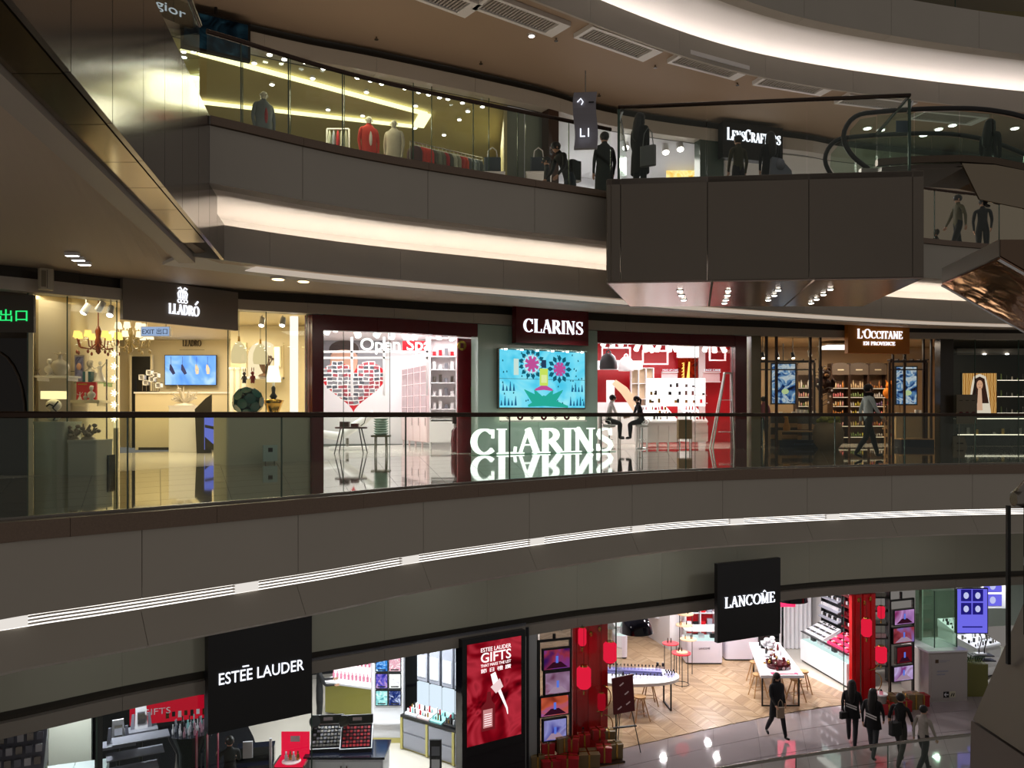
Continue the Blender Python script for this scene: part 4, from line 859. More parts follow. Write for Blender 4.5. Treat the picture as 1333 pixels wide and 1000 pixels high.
for q in range(46):
    xx, zz = rn.uniform(-w/2+.06, w/2-.06), rn.uniform(.08, h-.1)
    if abs(xx) > .2: b.ribbon([(xx, zz), (xx+rn.uniform(-.02, .02), zz+.05)], [.04, .02], -.03, -.024)
b.mk('leaf_scatter_print', DT, t); b = B()
for sd in (-1, 1):
    for q in range(9): xx = sd*(w/2-.05-q*.055); hh = .14+.06*(q % 3); b.ribbon([(xx, .06+.4*(q % 2)), (xx, .06+.4*(q % 2)+hh)], [.07, .01], -.03, -.024)
b.mk('fir_print', E('fir', (30, 100, 140)), t)
b = B().box(-.95, -.8, -.034, -.026, .9, 1.35, 0)
b.mk('tube_print', E('tube', (200, 225, 215)), t)
for q in range(7): pass
t = T('downlight_row', 'row of small downlights shining down the pale glass pier', 'lights', (x2, y2-.02, zy(458, y2)), a2)
for q in range(6): B().cyl((-w/2+.15+q*(w-.3)/5, -.1, 0), (-w/2+.15+q*(w-.3)/5, -.1, .03), .04, .04, 10).mk('downlight', LWHITE, t)
B().box(-w/2, w/2, -.16, 0, .03, .06).mk('rail', GP, t)
t = T('illustrated_ledge', 'backlit ledge with dark red plant silhouettes under the video wall', 'ledge', (x2, y2-.02, zy(549, y2)), a2)
B().box(-w/2, w/2, -.12, 0, 0, .04).mk('ledge_board', WHITE, t); B().box(-w/2, w/2, -.02, 0, .04, .24).mk('backlight', emis('ledge_glow', (255, 250, 225), 1.3), t)
for q in range(7):
    xx = -w/2+.25+q*(w-.5)/6; b = B()
    if q % 2: b.ribbon([(xx+.07*cos(a_), .14+.07*sin(a_)) for a_ in [i*pi/6 for i in range(13)]], .06, -.04, -.03)
    else:
        b.ribbon([(xx, .05), (xx, .22)], .02, -.04, -.03)
        for r_ in range(3): b.ribbon([(xx-.06, .12+r_*.04), (xx, .08+r_*.04), (xx+.06, .12+r_*.04)], .02, -.04, -.03)
    b.mk('plant_silhouette', DRED, t)
t, w, h = header('shop_header_sign', 'dark red projecting sign board with a white serif name above the video wall', S1, 672, 766, 3.02, 4.02, .25, DRED, off=.35)
serif('CLARINS', .37, SIGNW, t, -w/2+.22, .3, w-.4, tk=.2)
x, y, a, w = frontal(S1, 613, 799, .75); t = T('freestanding_letters', 'knee-high glowing white letters standing on the polished floor before the pale pier', 'letters', (x, y, 0), a)
xx = 0; bg = emis('letter_glow', (248, 255, 250), 1.7)
tot = sum(glyph(c)[1] for c in 'CLARINS'); hh = .66; sx = (w-.02)/tot
for ch in 'CLARINS':
    R_, adv = glyph(ch, .19, .075); b = B()
    for pts, ws in R_: b.ribbon([(-w/2+(xx+px_)*sx, .02+pz*hh) for px_, pz in pts], [q*(sx+hh)/2 for q in ws], -.06, .06)
    b.mk('letter_'+ch.lower(), bg, t); xx += adv
B().box(-w/2, w/2, -.1, .1, 0, .02).mk('base_rail', glass('clear_acrylic', (225, 245, 235), 1), t)
# left bay contents
x, y, a, w = PX(460, 24.5), 24.5, 0, 82/F*24.5; t = T('photo_heart', 'big red heart board covered with small white photo cards', 'photo board', (x, y, zy(537, y)), 0)
hpts = []
for q in range(48):
    u = 2*pi*q/48; hx = 16*sin(u)**3; hz = 13*cos(u)-5*cos(2*u)-2*cos(3*u)-cos(4*u); hpts.append((hx/16*w/2, (hz+17)/29.5*66/F*24.5))
B().prism(hpts[::-1], 0, .06).mk('board', RED, t); H = 66/F*24.5; rn = random.Random(5)
CARD = mat('photo_card', (236, 234, 232), .5); PH = [mat('photo_dark', (70, 72, 80), .5), mat('photo_grey', (120, 116, 120), .5), mat('photo_red', (150, 60, 70), .5)]
def inh(px_, pz):
    c = False; n = len(hpts)
    for i in range(n):
        (x1_, y1_), (x2_, y2_) = hpts[i], hpts[i-1]
        if (y1_ > pz) != (y2_ > pz) and px_ < (x2_-x1_)*(pz-y1_)/(y2_-y1_)+x1_: c = not c
    return c
cm = {}
for r_ in range(13):
    for q in range(12):
        cx, cz = -w/2+.08+q*(w-.16)/11+rn.uniform(-.02, .02), .06+r_*(H-.12)/12+rn.uniform(-.012, .012)
        if inh(cx-.05, cz) and inh(cx+.05, cz):
            b = B(); b.box(-.1, .1, -.012, 0, -.068, .068); b.cur = 1; b.box(-.075, .075, -.014, -.012, -.038, .052); k_ = rn.randrange(3)
            if k_ not in cm: o = b.mk('photo_card', [CARD, PH[k_]], t); cm[k_] = o.data
            else: o = bpy.data.objects.new('photo_card', cm[k_]); COL.objects.link(o); o.parent = t
            o.location = (cx, -.002-rn.random()*.006, cz); o.rotation_euler = (0, rn.uniform(-.2, .2), 0)
t = root2('face_poster', 'large wall poster of a smiling dark-haired face behind the heart', 'poster', 455, 28.8, zy(490, 28.8)); B().box(-1.2, 1.2, 0, .03, 0, 1.3).mk('panel', mat('poster_grey', (150, 150, 156), .5), t)
B().ell(-.2, 0, .55, .5, .02, .62, 20, 10).mk('printed_face', mat('poster_skin', (226, 176, 150), .5), t); B().ell(-.2, .005, .95, .56, .02, .35, 20, 10).mk('printed_hair', mat('poster_hair', (70, 56, 52), .5), t)
t = root2('white_room_grid', 'white lattice frame carrying round white lettering before the heart', 'lattice', 490, 23.4, 0); 
for px_ in (458, 500, 556): xx = PX(px_, 23.4)-PX(490, 23.4); B().box(xx-.03, xx+.03, -.03, .03, 1.6, 3.3).mk('upright', CW, t)
for py_ in (466, 458): z = zy(py_, 23.4); B().box(PX(421, 23.4)-PX(490, 23.4), PX(558, 23.4)-PX(490, 23.4), -.03, .03, z-.03, z+.03).mk('rail', CW, t)
text('Open Spa', .5, emis('spa_white', (255, 255, 255), 2.5), t, PX(515, 23.4)-PX(490, 23.4), -.04, zy(456, 23.4), width=92/F*23.4, bold=.01)
B().box(PX(524, 23.4)-PX(490, 23.4), PX(556, 23.4)-PX(490, 23.4), -.0, .02, zy(457, 23.4), zy(444, 23.4)).mk('red_letter_panel', RED, t)
# cabinets along the right of the left bay
def glazed_cabinet(label, a, c, z1, ncol, nrow, m, zg0, zg1, legs=True):
    (p0, Y0), (p1, Y1) = a, c; A, C = Vector((PX(p0, Y0), Y0)), Vector((PX(p1, Y1), Y1)); w = (C-A).length; t = T('glazed_cabinet', label, 'cabinet', (A.x, A.y, 0), atan2(C.y-A.y, C.x-A.x))
    B().box(0, w, 0, .45, .18, z1).mk('carcass', m, t)
    for q in range(ncol):
        x0, x1 = w*q/ncol+.04, w*(q+1)/ncol-.04; d = B().box(x0, x1, -.02, 0, .22, zg0-.05).mk('door', m, t); B().cyl((x1-.05, -.04, .7), (x1-.05, -.04, .95), .01, .01, 6).mk('handle', STEEL, d)
        p = B().box(x0, x1, -.02, -.0, zg0, zg1).mk('glazing', mat('dim_glazing', (170, 150, 150), .1), t)
        for r_ in range(nrow): z = zg0+(zg1-zg0)*(r_+.5)/nrow; B().box(x0, x1, -.03, -.01, z, z+.02).mk('glazing_bar', m, p)
        B().box(x0+.03, x0+.07, -.03, .0, zg0, zg1).mk('stile', m, t)
        B().box(x0, x0+.05, .02, .07, 0, .18).mk('leg', m, t)
    return t
glazed_cabinet('tall white glazed cabinet beside the white shelving in the left red bay', (523, 28), (556, 25.2), 3.0, 4, 4, PINK, 1.1, 2.6)
t = root2('white_shelving', 'bright white product shelving left of the tilted frame', 'shelving', 577, 24.4, 0); w = .8
B().box(-w/2, w/2, .3, .34, .2, 3.4).mk('back', CW, t)
for sd in (-1, 1): B().box(sd*w/2-.02, sd*w/2+.02, 0, .34, 0, 3.4).mk('side', CW, t)
for q, z in enumerate((.5, .9, 1.2, 1.6, 2.0, 2.4, 2.8, 3.35)): B().box(-w/2, w/2, 0, .34, z, z+.03).mk('shelf', CW, t)
for k, (z, col) in enumerate(((1.63, WHITE), (2.03, STEEL), (2.43, WHITE), (2.83, RED), (1.23, WHITE))):
    for q in range(4): tag(rbox(.1, .08, .14+.05*((q+k) % 3), .01).mk('carton', col if q % 3 != 2 else mat('carton_grey', (120, 120, 125), .4), loc=(PX(577, 24.4)-.28+q*.18, 24.55, z)), 'small product carton, %s from the left on the %s shelf of the bright white shelving' % (ORD[q], ('third', 'fourth', 'fifth', 'top', 'second')[k]), 'carton', 'cartons on the white shelving')
B().box(-.38, .38, -.02, 0, .22, .85).mk('drawer', CW, t)
def aframe(label, px0, px1, pyt, Y, h, m, flip=1):
    t = T('tilted_frame_stand', label, 'display stand', (PX((px0+px1)/2, Y), Y, 0)); w = PX(px1, Y)-PX(px0, Y)
    a0 = -w/2*flip; a1 = w/2*flip
    for sd in (0, .35): 
        B().tube([(a0, -sd, 0), (a1*.3, -sd*.3-.05, h)], .025, 6).mk('leaning_leg', m, t); B().tube([(a1, -sd, 0), (a1*.9, -sd*.3-.05, h)], .025, 6).mk('upright_leg', m, t)
    B().box(min(a1*.3, a1*.9)-.02, max(a1*.3, a1*.9)+.02, -.17, .02, h-.02, h+.03).mk('top_rail', m, t)
    for z in (.5, 1.0, 1.5): B().box(min(a0*.2, a1*.95), max(a0*.2, a1*.95), -.2, -.02, z, z+.02).mk('shelf', m, t)
    return t
aframe('white A-shaped display frame with red products in the left red bay', 588, 614, 476, 23.2, 2.45, CW)
aframe('white A-shaped display frame at the right edge of the red shop', 924, 952, 486, 25.4, 2.35, CW)
t = root2('skin_care_bottle', 'large dark red dummy bottle with grey cap in front of the frame stand', 'display bottle', 595, 22.6, 0); B().lathe([(.16, 0), (.18, .3), (.16, .6), (.08, .7)], n=14).mk('bottle', DRED, t); B().cyl((0, 0, .7), (0, 0, .8), .1, .1, 12).mk('neck_band', mat('frame_grey'), t); rbox(.26, .24, .22, .05, .8).mk('cap', mat('cap_brown', (60, 36, 32), .3), t); B().lathe([(.02, 1.02), (.16, 1.06), (.12, 1.1)], n=10).mk('top_dish', GOLD, t)
x, y, a, w = frontal(S1, 596, 622, -.6); t = T('red_drape_panel', 'red wall panel with gold roundels beside the pale pier', 'wall panel', (x, y, 0), a); B().box(-w/2, w/2, 0, .06, 0, 3.15).mk('panel', mat('deep_red', (130, 14, 30), .3, var=.4, vscale=2), t)
for xx, z in ((-.2, 2.95), (.32, 2.8), (.2, 1.75)): B().cyl((xx, -.005, z), (xx, -.02, z), .14, .14, 20).mk('roundel', GOLD, t); B().box(xx-.05, xx+.05, -.03, -.02, z-.07, z+.07).mk('roundel_mark', DRED, t)
def fourleg(name, label, cat, px, Y, h, w, d, m, lm, tp='round', group=None, splay=.12, rz=0, z0=0):
    t = root2(name, label, cat, px, Y, z0, rz, group)
    if tp == 'round': B().lathe([(w/2-.02, h-.05), (w/2, h-.02), (w/2-.02, h)], n=24, sy=d/w).mk('top', m, t)
    else: rbox(w, d, .05, .04, h-.05).mk('top', m, t)
    for sx in (-1, 1):
        for sy in (-1, 1): B().cyl((sx*(w*.3+splay), sy*(d*.3+splay), 0), (sx*w*.28, sy*d*.28, h-.04), .015, .018, 8).mk('leg', lm, t)
    return t
fourleg('display_stool', 'dark red round stool table with splayed black legs in the left red bay', 'table', 457, 22.0, .72, .9, .6, mat('maroon_top', (70, 24, 24), .3), BLACK)
t = root2('boxed_products', 'dark boxes and a curved black arm resting on the round stool table', 'products', 455, 22.0, .72); B().box(-.25, .0, -.1, .1, 0, .14).mk('box', mat('maroon_top'), t); B().box(.05, .25, -.1, .1, 0, .09).mk('low_box', DRED, t); B().tube([(.3, 0, .02), (.4, 0, .1), (.45, 0, .28)], .012, 6).mk('arm', BLACK, t)
fourleg('stacking_stand', 'olive square stand on four legs holding the bowl stack', 'stand', 496, 21.8, .5, .5, .4, mat('olive_stand', (96, 92, 66), .4), mat('olive_stand'), 'sq', splay=.0)
t = root2('bowl_stack', 'stack of pale green bowls on the olive stand', 'bowls', 496, 21.8, .5)
for q in range(7): B().lathe([(.14, q*.065), (.2, q*.065+.05), (.205, q*.065+.06), (.19, q*.065+.055)], n=20).mk('bowl', mat('celadon', (160, 190, 176), .25), t)
t = root2('treatment_bench', 'white low reclining treatment bench beneath the photo heart', 'bench', 452, 24.1, 0); B().tube([(-.9, 0, .5), (-.2, 0, .4), (.3, 0, .75), (.8, 0, 1.1)], 0, 10, [.12, .14, .14, .1]).mk('cushion', CW, t); B().box(-.5, .6, -.25, .25, .03, .1).mk('base', CW, t); B().cyl((0, 0, .1), (0, 0, .35), .05, .05, 10).mk('pillar', STEEL, t)
for k, px in enumerate((428, 437, 464, 493, 510, 526, 543, 572, 586)): track_spot(px, (428, 424, 432, 432, 434, 434, 434, 434, 436)[k], 22.6, 3.7, 'white ceiling spotlight of the left red bay, number %s from the heart side' % ('one', 'two', 'three', 'four', 'five', 'six', 'seven', 'eight', 'nine')[k], 'spotlights of the left red bay', aim=((k % 3-1)*.5, -.4, -1), s=1.5)
# right bay contents
def pendant(label, px, pyb, pyt, Y, m, zc):
    z0, z1 = zy(pyb, Y), zy(pyt, Y); h = z1-z0; t = root2('pendant_lamp', label, 'pendant lamp', px, Y, z0)
    B().lathe([(.47*h, 0), (.49*h, .12*h), (.46*h, .45*h), (.36*h, .7*h), (.18*h, .86*h), (.02*h, .9*h)], n=24).mk('shade', m, t)
    B().tube([(-.1*h, 0, .86*h), (-.1*h, 0, .97*h), (0, 0, 1.05*h), (.1*h, 0, .97*h), (.1*h, 0, .86*h)], .025, 6).mk('loop', m, t); B().cyl((0, 0, 1.05*h), (0, 0, zc-z0), .008, .008, 5).mk('cord', BLACK, t); return t
pendant('big grey bell pendant lamp over the consultation table', 792, 481, 457, 25.4, mat('lamp_grey', (110, 112, 116), .4), 3.75)
pendant('white bell pendant lamp beside the grey one', 815, 483, 462, 27, CW, 3.75)
t = root2('consultation_table', 'white high consultation table on thin legs with seated pair', 'table', 806, 25.3, 0); rbox(1.35, .6, .05, .05, 1.0).mk('top', CW, t)
for sx in (-.6, 0, .6): B().box(sx-.02, sx+.02, -.25, -.21, 0, 1.0).mk('leg', CW, t); B().box(sx-.02, sx+.02, .21, .25, 0, 1.0).mk('leg', CW, t)
t = root2('back_counter', 'white high back counter with white shelf over it behind the seated pair', 'counter', 800, 29.2, 0); B().box(-.95, .95, 0, .4, 0, 1.5).mk('body', CW, t); B().box(-1.0, 1.0, -.1, .4, 2.7, 3.0).mk('canopy', emis('canopy_glow', (255, 252, 250), 1.5), t); B().box(-.3, .0, -.02, 0, .9, 2.3).mk('white_recess', CW, t)
t = root2('curved_wood_panel', 'curved light wood panel behind the seated pair', 'panel', 818, 28.2, 1.2); B().ribbon([(-.5, 1.0), (-.15, .7), (.1, .35), (.3, 0)], [.2, .3, .3, .25], 0, .04).mk('panel', mat('birch', (226, 196, 160), .4), t)
def stool(label, px, Y, rz=0):
    t = root2('bar_stool', label, 'stool', px, Y, 0, rz); B().lathe([(.02, 0), (.2, .01), (.2, .025), (.03, .05)], n=18).mk('foot_plate', CHROME, t); B().cyl((0, 0, .04), (0, 0, .66), .025, .025, 10).mk('column', CHROME, t)
    B().lathe([(.15, .66), (.2, .69), (.2, .73), (.17, .75)], n=18).mk('seat', CW, t); B().tube([(.12*cos(a_), .12*sin(a_), .28) for a_ in [q*pi/6 for q in range(13)]], .01, 6).mk('foot_ring', CHROME, t)
    B().tube([(-.18, -.06, .74), (-.18, -.16, .86), (0, -.2, .9), (.18, -.16, .86), (.18, -.06, .74)], .014, 6).mk('low_back', CHROME, t)
    return t
stool('chrome bar stool under the woman in black', 836, 24.9, .9); stool('chrome bar stool under the woman in the white coat', 793, 24.9, -.9)
def open_shelf(label, px0, px1, pyt, pyb, Y, nc, nr, m, d=.3, backm=None):
    x0, x1, z0, z1 = fr(px0, px1, pyt, pyb, Y); w = x1-x0; t = T('open_shelving', label, 'shelving', ((x0+x1)/2, Y, z0))
    for q in range(nc+1): xx = -w/2+w*q/nc; B().box(xx-.015, xx+.015, 0, d, 0, z1-z0).mk('upright', m, t)
    for q in range(nr+1): z = (z1-z0)*q/nr; B().box(-w/2, w/2, 0, d, z-.012, z+.012).mk('shelf', m, t)
    if backm: B().box(-w/2, w/2, d, d+.02, 0, z1-z0).mk('back', backm, t)
    return t, w, z1-z0
open_shelf('open birch shelving against the red wall behind the woman in black', 822, 851, 479, 540, 29.8, 3, 3, CW, backm=mat('birch'))
for k, (p0, p1, pyt, pyb) in enumerate(((783, 821, 452, 471), (836, 870, 456, 475), (923, 945, 450, 470))):
    x0, x1, z0, z1 = fr(p0, p1, pyt, pyb, 27.5); w = x1-x0; h = z1-z0; t = T('suspended_rectangle', 'white rectangular frame hanging from the ceiling, %s' % ('left, around the pendant lamps', 'middle of the red wall', 'right, by the tall frame stand')[k], 'frame', ((x0+x1)/2, 27.5, z0))
    B().box(-w/2, w/2, -.02, .02, 0, .05).mk('bottom_bar', CW, t); B().box(-w/2, w/2, -.02, .02, h-.05, h).mk('top_bar', CW, t); B().box(-w/2, -w/2+.05, -.02, .02, .05, h-.05).mk('side_bar', CW, t); B().box(w/2-.05, w/2, -.02, .02, .05, h-.05).mk('side_bar', CW, t)
    for sd in (-1, 1): B().cyl((sd*w*.4, 0, h), (sd*w*.4, 0, 3.78-z0), .01, .01, 5).mk('cord', CW, t)
def tester_counter(label, a, c, ht, ncol, m, prods, z0=0, d=.7, legs=True, slope=.45, cat='counter', rnd=1, back=True, drawers=2):
    """display unit: drawers below, sloped tester tray above; a, c = (px, Y) of the front corners"""
    (p0, Y0), (p1, Y1) = a, c; A, C = Vector((PX(p0, Y0), Y0)), Vector((PX(p1, Y1), Y1)); w = (C-A).length; t = T('tester_counter', label, cat, (A.x, A.y, z0), atan2(C.y-A.y, C.x-A.x))
    leg = .16 if legs else .06
    B().box(.02, w-.02, .02, d, leg, ht).mk('carcass', m, t)
    for q in range(ncol):
        x0, x1 = w*q/ncol+.012, w*(q+1)/ncol-.012
        for r_ in range(drawers):
            za = leg+.02+(ht-leg-.1)*r_/drawers; dr = B().box(x0, x1, 0, .02, za, za+(ht-leg-.1)/drawers-.015).mk('drawer', m, t)
        if legs: B().box(x0, x0+.04, .05, .09, 0, leg).mk('leg', m, t); B().box(x0, x0+.04, d-.09, d-.05, 0, leg).mk('leg', m, t)
    if not legs: B().box(.05, w-.05, .06, d, 0, leg).mk('plinth', BLACK, t)
    B().hexa([(0, 0, ht), (w, 0, ht), (w, d, ht), (0, d, ht), (0, .02, ht+.05), (w, .02, ht+.05), (w, d, ht+slope), (0, d, ht+slope)]).mk('tester_tray', m, t)
    rn = random.Random(rnd); per = []
    for q in range(int(w/.13)):
        for r_ in range(3):
            if rn.random() < .8:
                xx = .08+q*.13; yy = .1+r_*(d-.2)/2.4; zz = ht+.05+(slope-.05)*(yy-.02)/(d-.02); pm = prods[rn.randrange(len(prods))]; hh = rn.uniform(.05, .13)
                o = (B().cyl((0, 0, 0), (0, 0, hh), .022, .018, 8) if rn.random() < .5 else B().box(-.035, .035, -.02, .02, 0, hh)).mk('tester', pm, t); o.location = (xx, yy, zz)
    return t
TST = [BLACK, CW, mat('tester_red', (190, 30, 50), .3), STEEL, GOLD]
tester_counter('white drawer counter with tester tray in the middle of the right red bay', (843, 25.6), (884, 26.2), .8, 3, CW, TST, rnd=2, slope=.55)
tester_counter('white drawer counter with tester tray at the right of the right red bay', (899, 26.3), (922, 26.6), .8, 1, CW, TST, rnd=4, slope=.55)
t = root2('card_display_box', 'brown cardboard display box on thin legs in front of the drawer counters', 'display box', 891, 25.0, 0); rbox(.42, .3, .6, .01, .3).mk('box', mat('kraft', (150, 120, 80), .6), t)
for sx in (-.19, .19):
    for sy in (-.12, .12): B().cyl((sx, sy, 0), (sx, sy, .3), .012, .012, 6).mk('leg', BLACK, t)
x0, x1, z0, z1 = fr(883, 908, 466, 498, 30.6); t = T('glowing_artwork', 'dark orange glowing picture with a golden candle shape on the red wall', 'picture', ((x0+x1)/2, 30.6, z0)); w, h = x1-x0, z1-z0
B().box(-w/2, w/2, 0, .05, 0, h).mk('panel', screen('ember_art', [(60, 8, 4), (150, 34, 12), (120, 20, 10)], .9, 2), t); B().ribbon([(.0, .1), (.02, .4), (.05, h-.15)], [.12, .08, .05], -.02, 0).mk('candle_print', emis('ember_gold', (255, 190, 90), 2), t)
rn = random.Random(9); b = B()
for q in range(16): zz = .12+q*.04; b.ribbon([(-.2+rn.uniform(-.04, .04), zz), (-.14, zz+.02)], .03, -.02, 0)
b.mk('gold_leaf_print', emis('ember_gold', (255, 190, 90), 2), t)
x0, x1, z0, z1 = fr(882, 910, 449, 465, 30.5); t = T('white_light_panel', 'blank glowing white panel above the orange picture', 'light panel', ((x0+x1)/2, 30.5, z0)); B().box(-(x1-x0)/2, (x1-x0)/2, 0, .05, 0, z1-z0).mk('diffuser', emis('canopy_glow', (255, 252, 250), 1.5), t); B().box(-(x1-x0)/2-.03, (x1-x0)/2+.03, .02, .08, -.03, z1-z0+.03).mk('frame', CW, t)
t = root2('white_wall_pilaster', 'white upright pilaster between the red wall fields', 'pilaster', 914, 30.5, 0); B().box(-.12, .12, 0, .1, 0, 3.7).mk('shaft', CW, t); B().box(-.15, .15, -.02, .1, 0, .15).mk('foot', CW, t)
for k, (p0, p1, tx) in enumerate(((861, 882, 'MAKE UP CARE'), (915, 937, 'FACE CARE'))):
    x0, x1, z0, z1 = fr(p0, p1, 484, 498, 30.4); w = x1-x0; t = T('lettered_shelf', 'white wall shelf box lettered %s on the red wall' % tx.lower(), 'shelf', ((x0+x1)/2, 30.4, z0)); B().box(-w/2, w/2, 0, .04, 0, z1-z0).mk('back', PINK, t)
    B().box(-w/2, w/2, -.15, .0, 0, .04).mk('bottom_board', CW, t); B().box(-w/2, w/2, -.15, .0, z1-z0-.04, z1-z0).mk('top_board', CW, t); text(tx, .1, SIGNW, t, 0, -.16, z1-z0+.02, width=w*.95)
t = root2('make_up_wall', 'glowing white make-up display wall with sloping shelves', 'display wall', 882, 28.4, 1.35); w = 78/F*28.4
B().box(-w/2, w/2, .3, .35, 0, 1.0).mk('glowing_back', emis('canopy_glow', (255, 252, 250), 1.5), t)
for q in range(3): B().box(-w/2, w/2, .0+.1*q, .32, .1+q*.28, .12+q*.28).mk('shelf', CW, t)
rn = random.Random(12)
for q in range(26): o = B().box(-.04, .04, -.02, .02, 0, rn.uniform(.05, .16)).mk('tester', TST[rn.randrange(5)], t); k_ = q % 3; o.location = (rn.uniform(-w/2+.1, w/2-.1), .05+.1*k_, .12+k_*.28)
for k, (px, py) in enumerate(((787, 445), (797, 446), (806, 446), (830, 451), (840, 452), (847, 453), (857, 452), (871, 452), (878, 452), (919, 452), (930, 453), (941, 453))): track_spot(px, py, 26.8, 3.78, 'white ceiling spotlight over the right red bay, %s' % ('leftmost', 'second', 'third', 'fourth', 'fifth', 'sixth', 'seventh', 'eighth', 'ninth', 'tenth', 'eleventh', 'rightmost')[k], 'spotlights of the right red bay', aim=((k % 3-1)*.5, -.4, -1), s=1.4)
# ---------------- shop with the orange sign
BWN = mat('dark_walnut', (54, 34, 22), .4); OC = mat('ochre_cream', (205, 176, 136), .5)
room('wall_orange_shop', [(976, 25.6), (990, 31), (1160, 31), (1222, 31), (1222, 26.8)], 0, 3.65, OC, mat('orange_shop_ceiling', (190, 166, 134), .6))
win('window_5', S1, (992, 1001, 1014, 1058, 1071), 0, zo1, mull=BWN, mw=.035); win('window_6', S1, (1166, 1181, 1206, 1216), 0, zo1, mull=BWN, mw=.03)
t, w, h = header('shop_header_sign', 'orange sign board with two lines of white lettering', S1, 1104, 1184, 3.0, 4.0, .2, mat('orange_board', (190, 112, 14), .5), off=.3)
serif("L'OCCITANE", .24, SIGNW, t, -w/2+.3, .47, w-.55, smallcaps=(0, 2), tk=.16); serif('EN PROVENCE', .11, SIGNW, t, -.55, .26, 1.1, tk=.16, tn=.07)
def digital_poster(label, px0, px1, py0, py1, Y, rz=0, s=.55):
    x0, x1, z0, z1 = fr(px0, px1, py0, py1, Y); w, h = x1-x0, z1-z0; t = T('digital_poster', label, 'screen', ((x0+x1)/2, Y, z0), rz)
    B().box(-w/2-.04, w/2+.04, 0, .08, -.04, h+.04).mk('bezel', BLACK, t); B().box(-w/2, w/2, -.005, 0, 0, h).mk('picture', screen('winter_blue', [(6, 14, 40), (30, 70, 140), (120, 170, 220), (235, 245, 250), (60, 110, 170), (10, 20, 30)], s, 2.6, dist=1.5), t)
    B().ell(.05, -.01, h*.3, .12, .01, .09).mk('bloom_print', E('bloom', (200, 220, 160), .7), t); B().cyl((0, .04, h), (0, .04, 3.4-z0), .015, .015, 6).mk('hanger', BLACK, t); return t
digital_poster('tall blue digital poster left in the window of the orange-signed shop', 1005, 1035, 474, 525, 26.6)
digital_poster('tall blue digital poster right of the orange sign', 1167, 1193, 478, 526, 27.0)
def productcase(label, px0, px1, Y, pal, k0):
    x0, x1, z0, z1 = fr(px0, px1, 473, 540, Y); w = x1-x0; t = T('product_case', label, 'shelving', ((x0+x1)/2, Y, 0)); H_ = z1
    B().box(-w/2, w/2, .3, .34, 0, H_).mk('back', mat('case_back', (110, 84, 62), .5), t)
    for sd in (-1, 1): B().box(sd*w/2-.03, sd*w/2+.03, -.02, .34, 0, H_).mk('side', BWN, t)
    zs = [.25, .65, 1.05, 1.37, 1.7, 2.03]
    for z in zs: s_ = B().box(-w/2+.03, w/2-.03, 0, .3, z-.03, z).mk('shelf', BWN, t); B().box(-w/2+.03, w/2-.03, -.008, 0, z-.032, z-.012).mk('shelf_edge_light', emis('shelf_edge', (255, 230, 190), .9), s_)
    pts = [(-w/2, H_-.42), (w/2, H_-.42), (w/2, H_-.1)]+[(w/2*cos(a_), H_-.1+.12*sin(a_)) for a_ in [q*pi/8 for q in range(1, 8)]]+[(-w/2, H_-.1)]
    B().prism(pts, -.03, .02).mk('arched_crest', mat('crest_grey', (98, 84, 70), .4), t); B().box(-w*.18, w*.18, -.035, -.03, H_-.26, H_-.22).mk('crest_lettering', CREAM, t)
    rn = random.Random(k0); words = ('lowest', 'second', 'third', 'fourth', 'fifth', 'top')
    for k, z in enumerate(zs):
        nb = int((w-.12)/.085)
        for q in range(nb):
            col = pal[k % len(pal)] if rn.random() < .75 else pal[rn.randrange(len(pal))]; hh = rn.uniform(.1, .2) if k < 5 else rn.uniform(.08, .3)
            b = B().lathe([(.028, 0), (.03, .01), (.03, hh*.7), (.012, hh*.8), (.014, hh)], n=8); o = b.mk('bottle', col, loc=((x0+x1)/2-w/2+.09+q*.085, Y+.1, z))
            tag(o, 'small bottle, %s from the left on the %s shelf of the %s walnut case' % (ORD[q], words[k], label.split()[0]), 'bottle', 'bottles in the %s walnut case' % label.split()[0])
    return t
pc = lambda n, c=(128,128,128): mat('bottle_'+n, c, .25)
productcase('leftmost walnut product case beside the blue poster', 1038, 1058, 29, [pc('pink', (200, 140, 130)), pc('white', (220, 210, 200)), pc('green', (120, 140, 80)), pc('cream', (220, 190, 140))], 1)
productcase('second walnut product case with pink bottles and arched crest', 1083, 1105, 29.2, [pc('rose', (210, 110, 110)), pc('pink'), pc('amber', (190, 120, 50)), pc('cream')], 2)
productcase('third walnut product case directly below the orange sign', 1106, 1130, 29.4, [pc('green'), pc('cream'), pc('white'), pc('yellow', (200, 180, 70))], 3)
productcase('fourth walnut product case behind the walking man', 1131, 1154, 29.6, [pc('white'), pc('amber'), pc('rose'), pc('violet', (130, 100, 140))], 4)
t = root2('ceiling_light_box', 'glowing white ceiling light box above the product cases', 'ceiling light', 1118, 28.6, 3.4); B().box(-1.2, 1.2, -.3, .6, 0, .1).mk('diffuser', emis('canopy_glow', (255, 252, 250), 1.5), t); B().box(-1.25, 1.25, -.35, .65, .1, .14).mk('frame', WHITE, t)
for k, (px0, px1, lab) in enumerate(((981, 1060, 'left, in front of the blue poster'), (1158, 1206, 'right, by the second blue poster'))):
    x0, x1, z0, z1 = fr(px0, px1, 468, 540, 26.3); w = x1-x0; t = T('pergola_frame', 'dark wooden pergola frame in the window, %s' % lab, 'frame', ((x0+x1)/2, 26.3, 0)); B().box(-w/2, w/2, -.04, .04, 2.75, 2.82).mk('beam', BWN, t); B().box(-w/2, w/2, -.04, .04, 2.5, 2.54).mk('lower_beam', BWN, t)
    for q in range(6): xx = -w/2+w*q/5; B().box(xx-.02, xx+.02, -.12, .12, 2.82, 2.86).mk('rafter', BWN, t)
    for sd in (-1, 1): B().box(sd*w/2-.03, sd*w/2+.03, -.03, .03, 0, 2.75).mk('post', BWN, t)
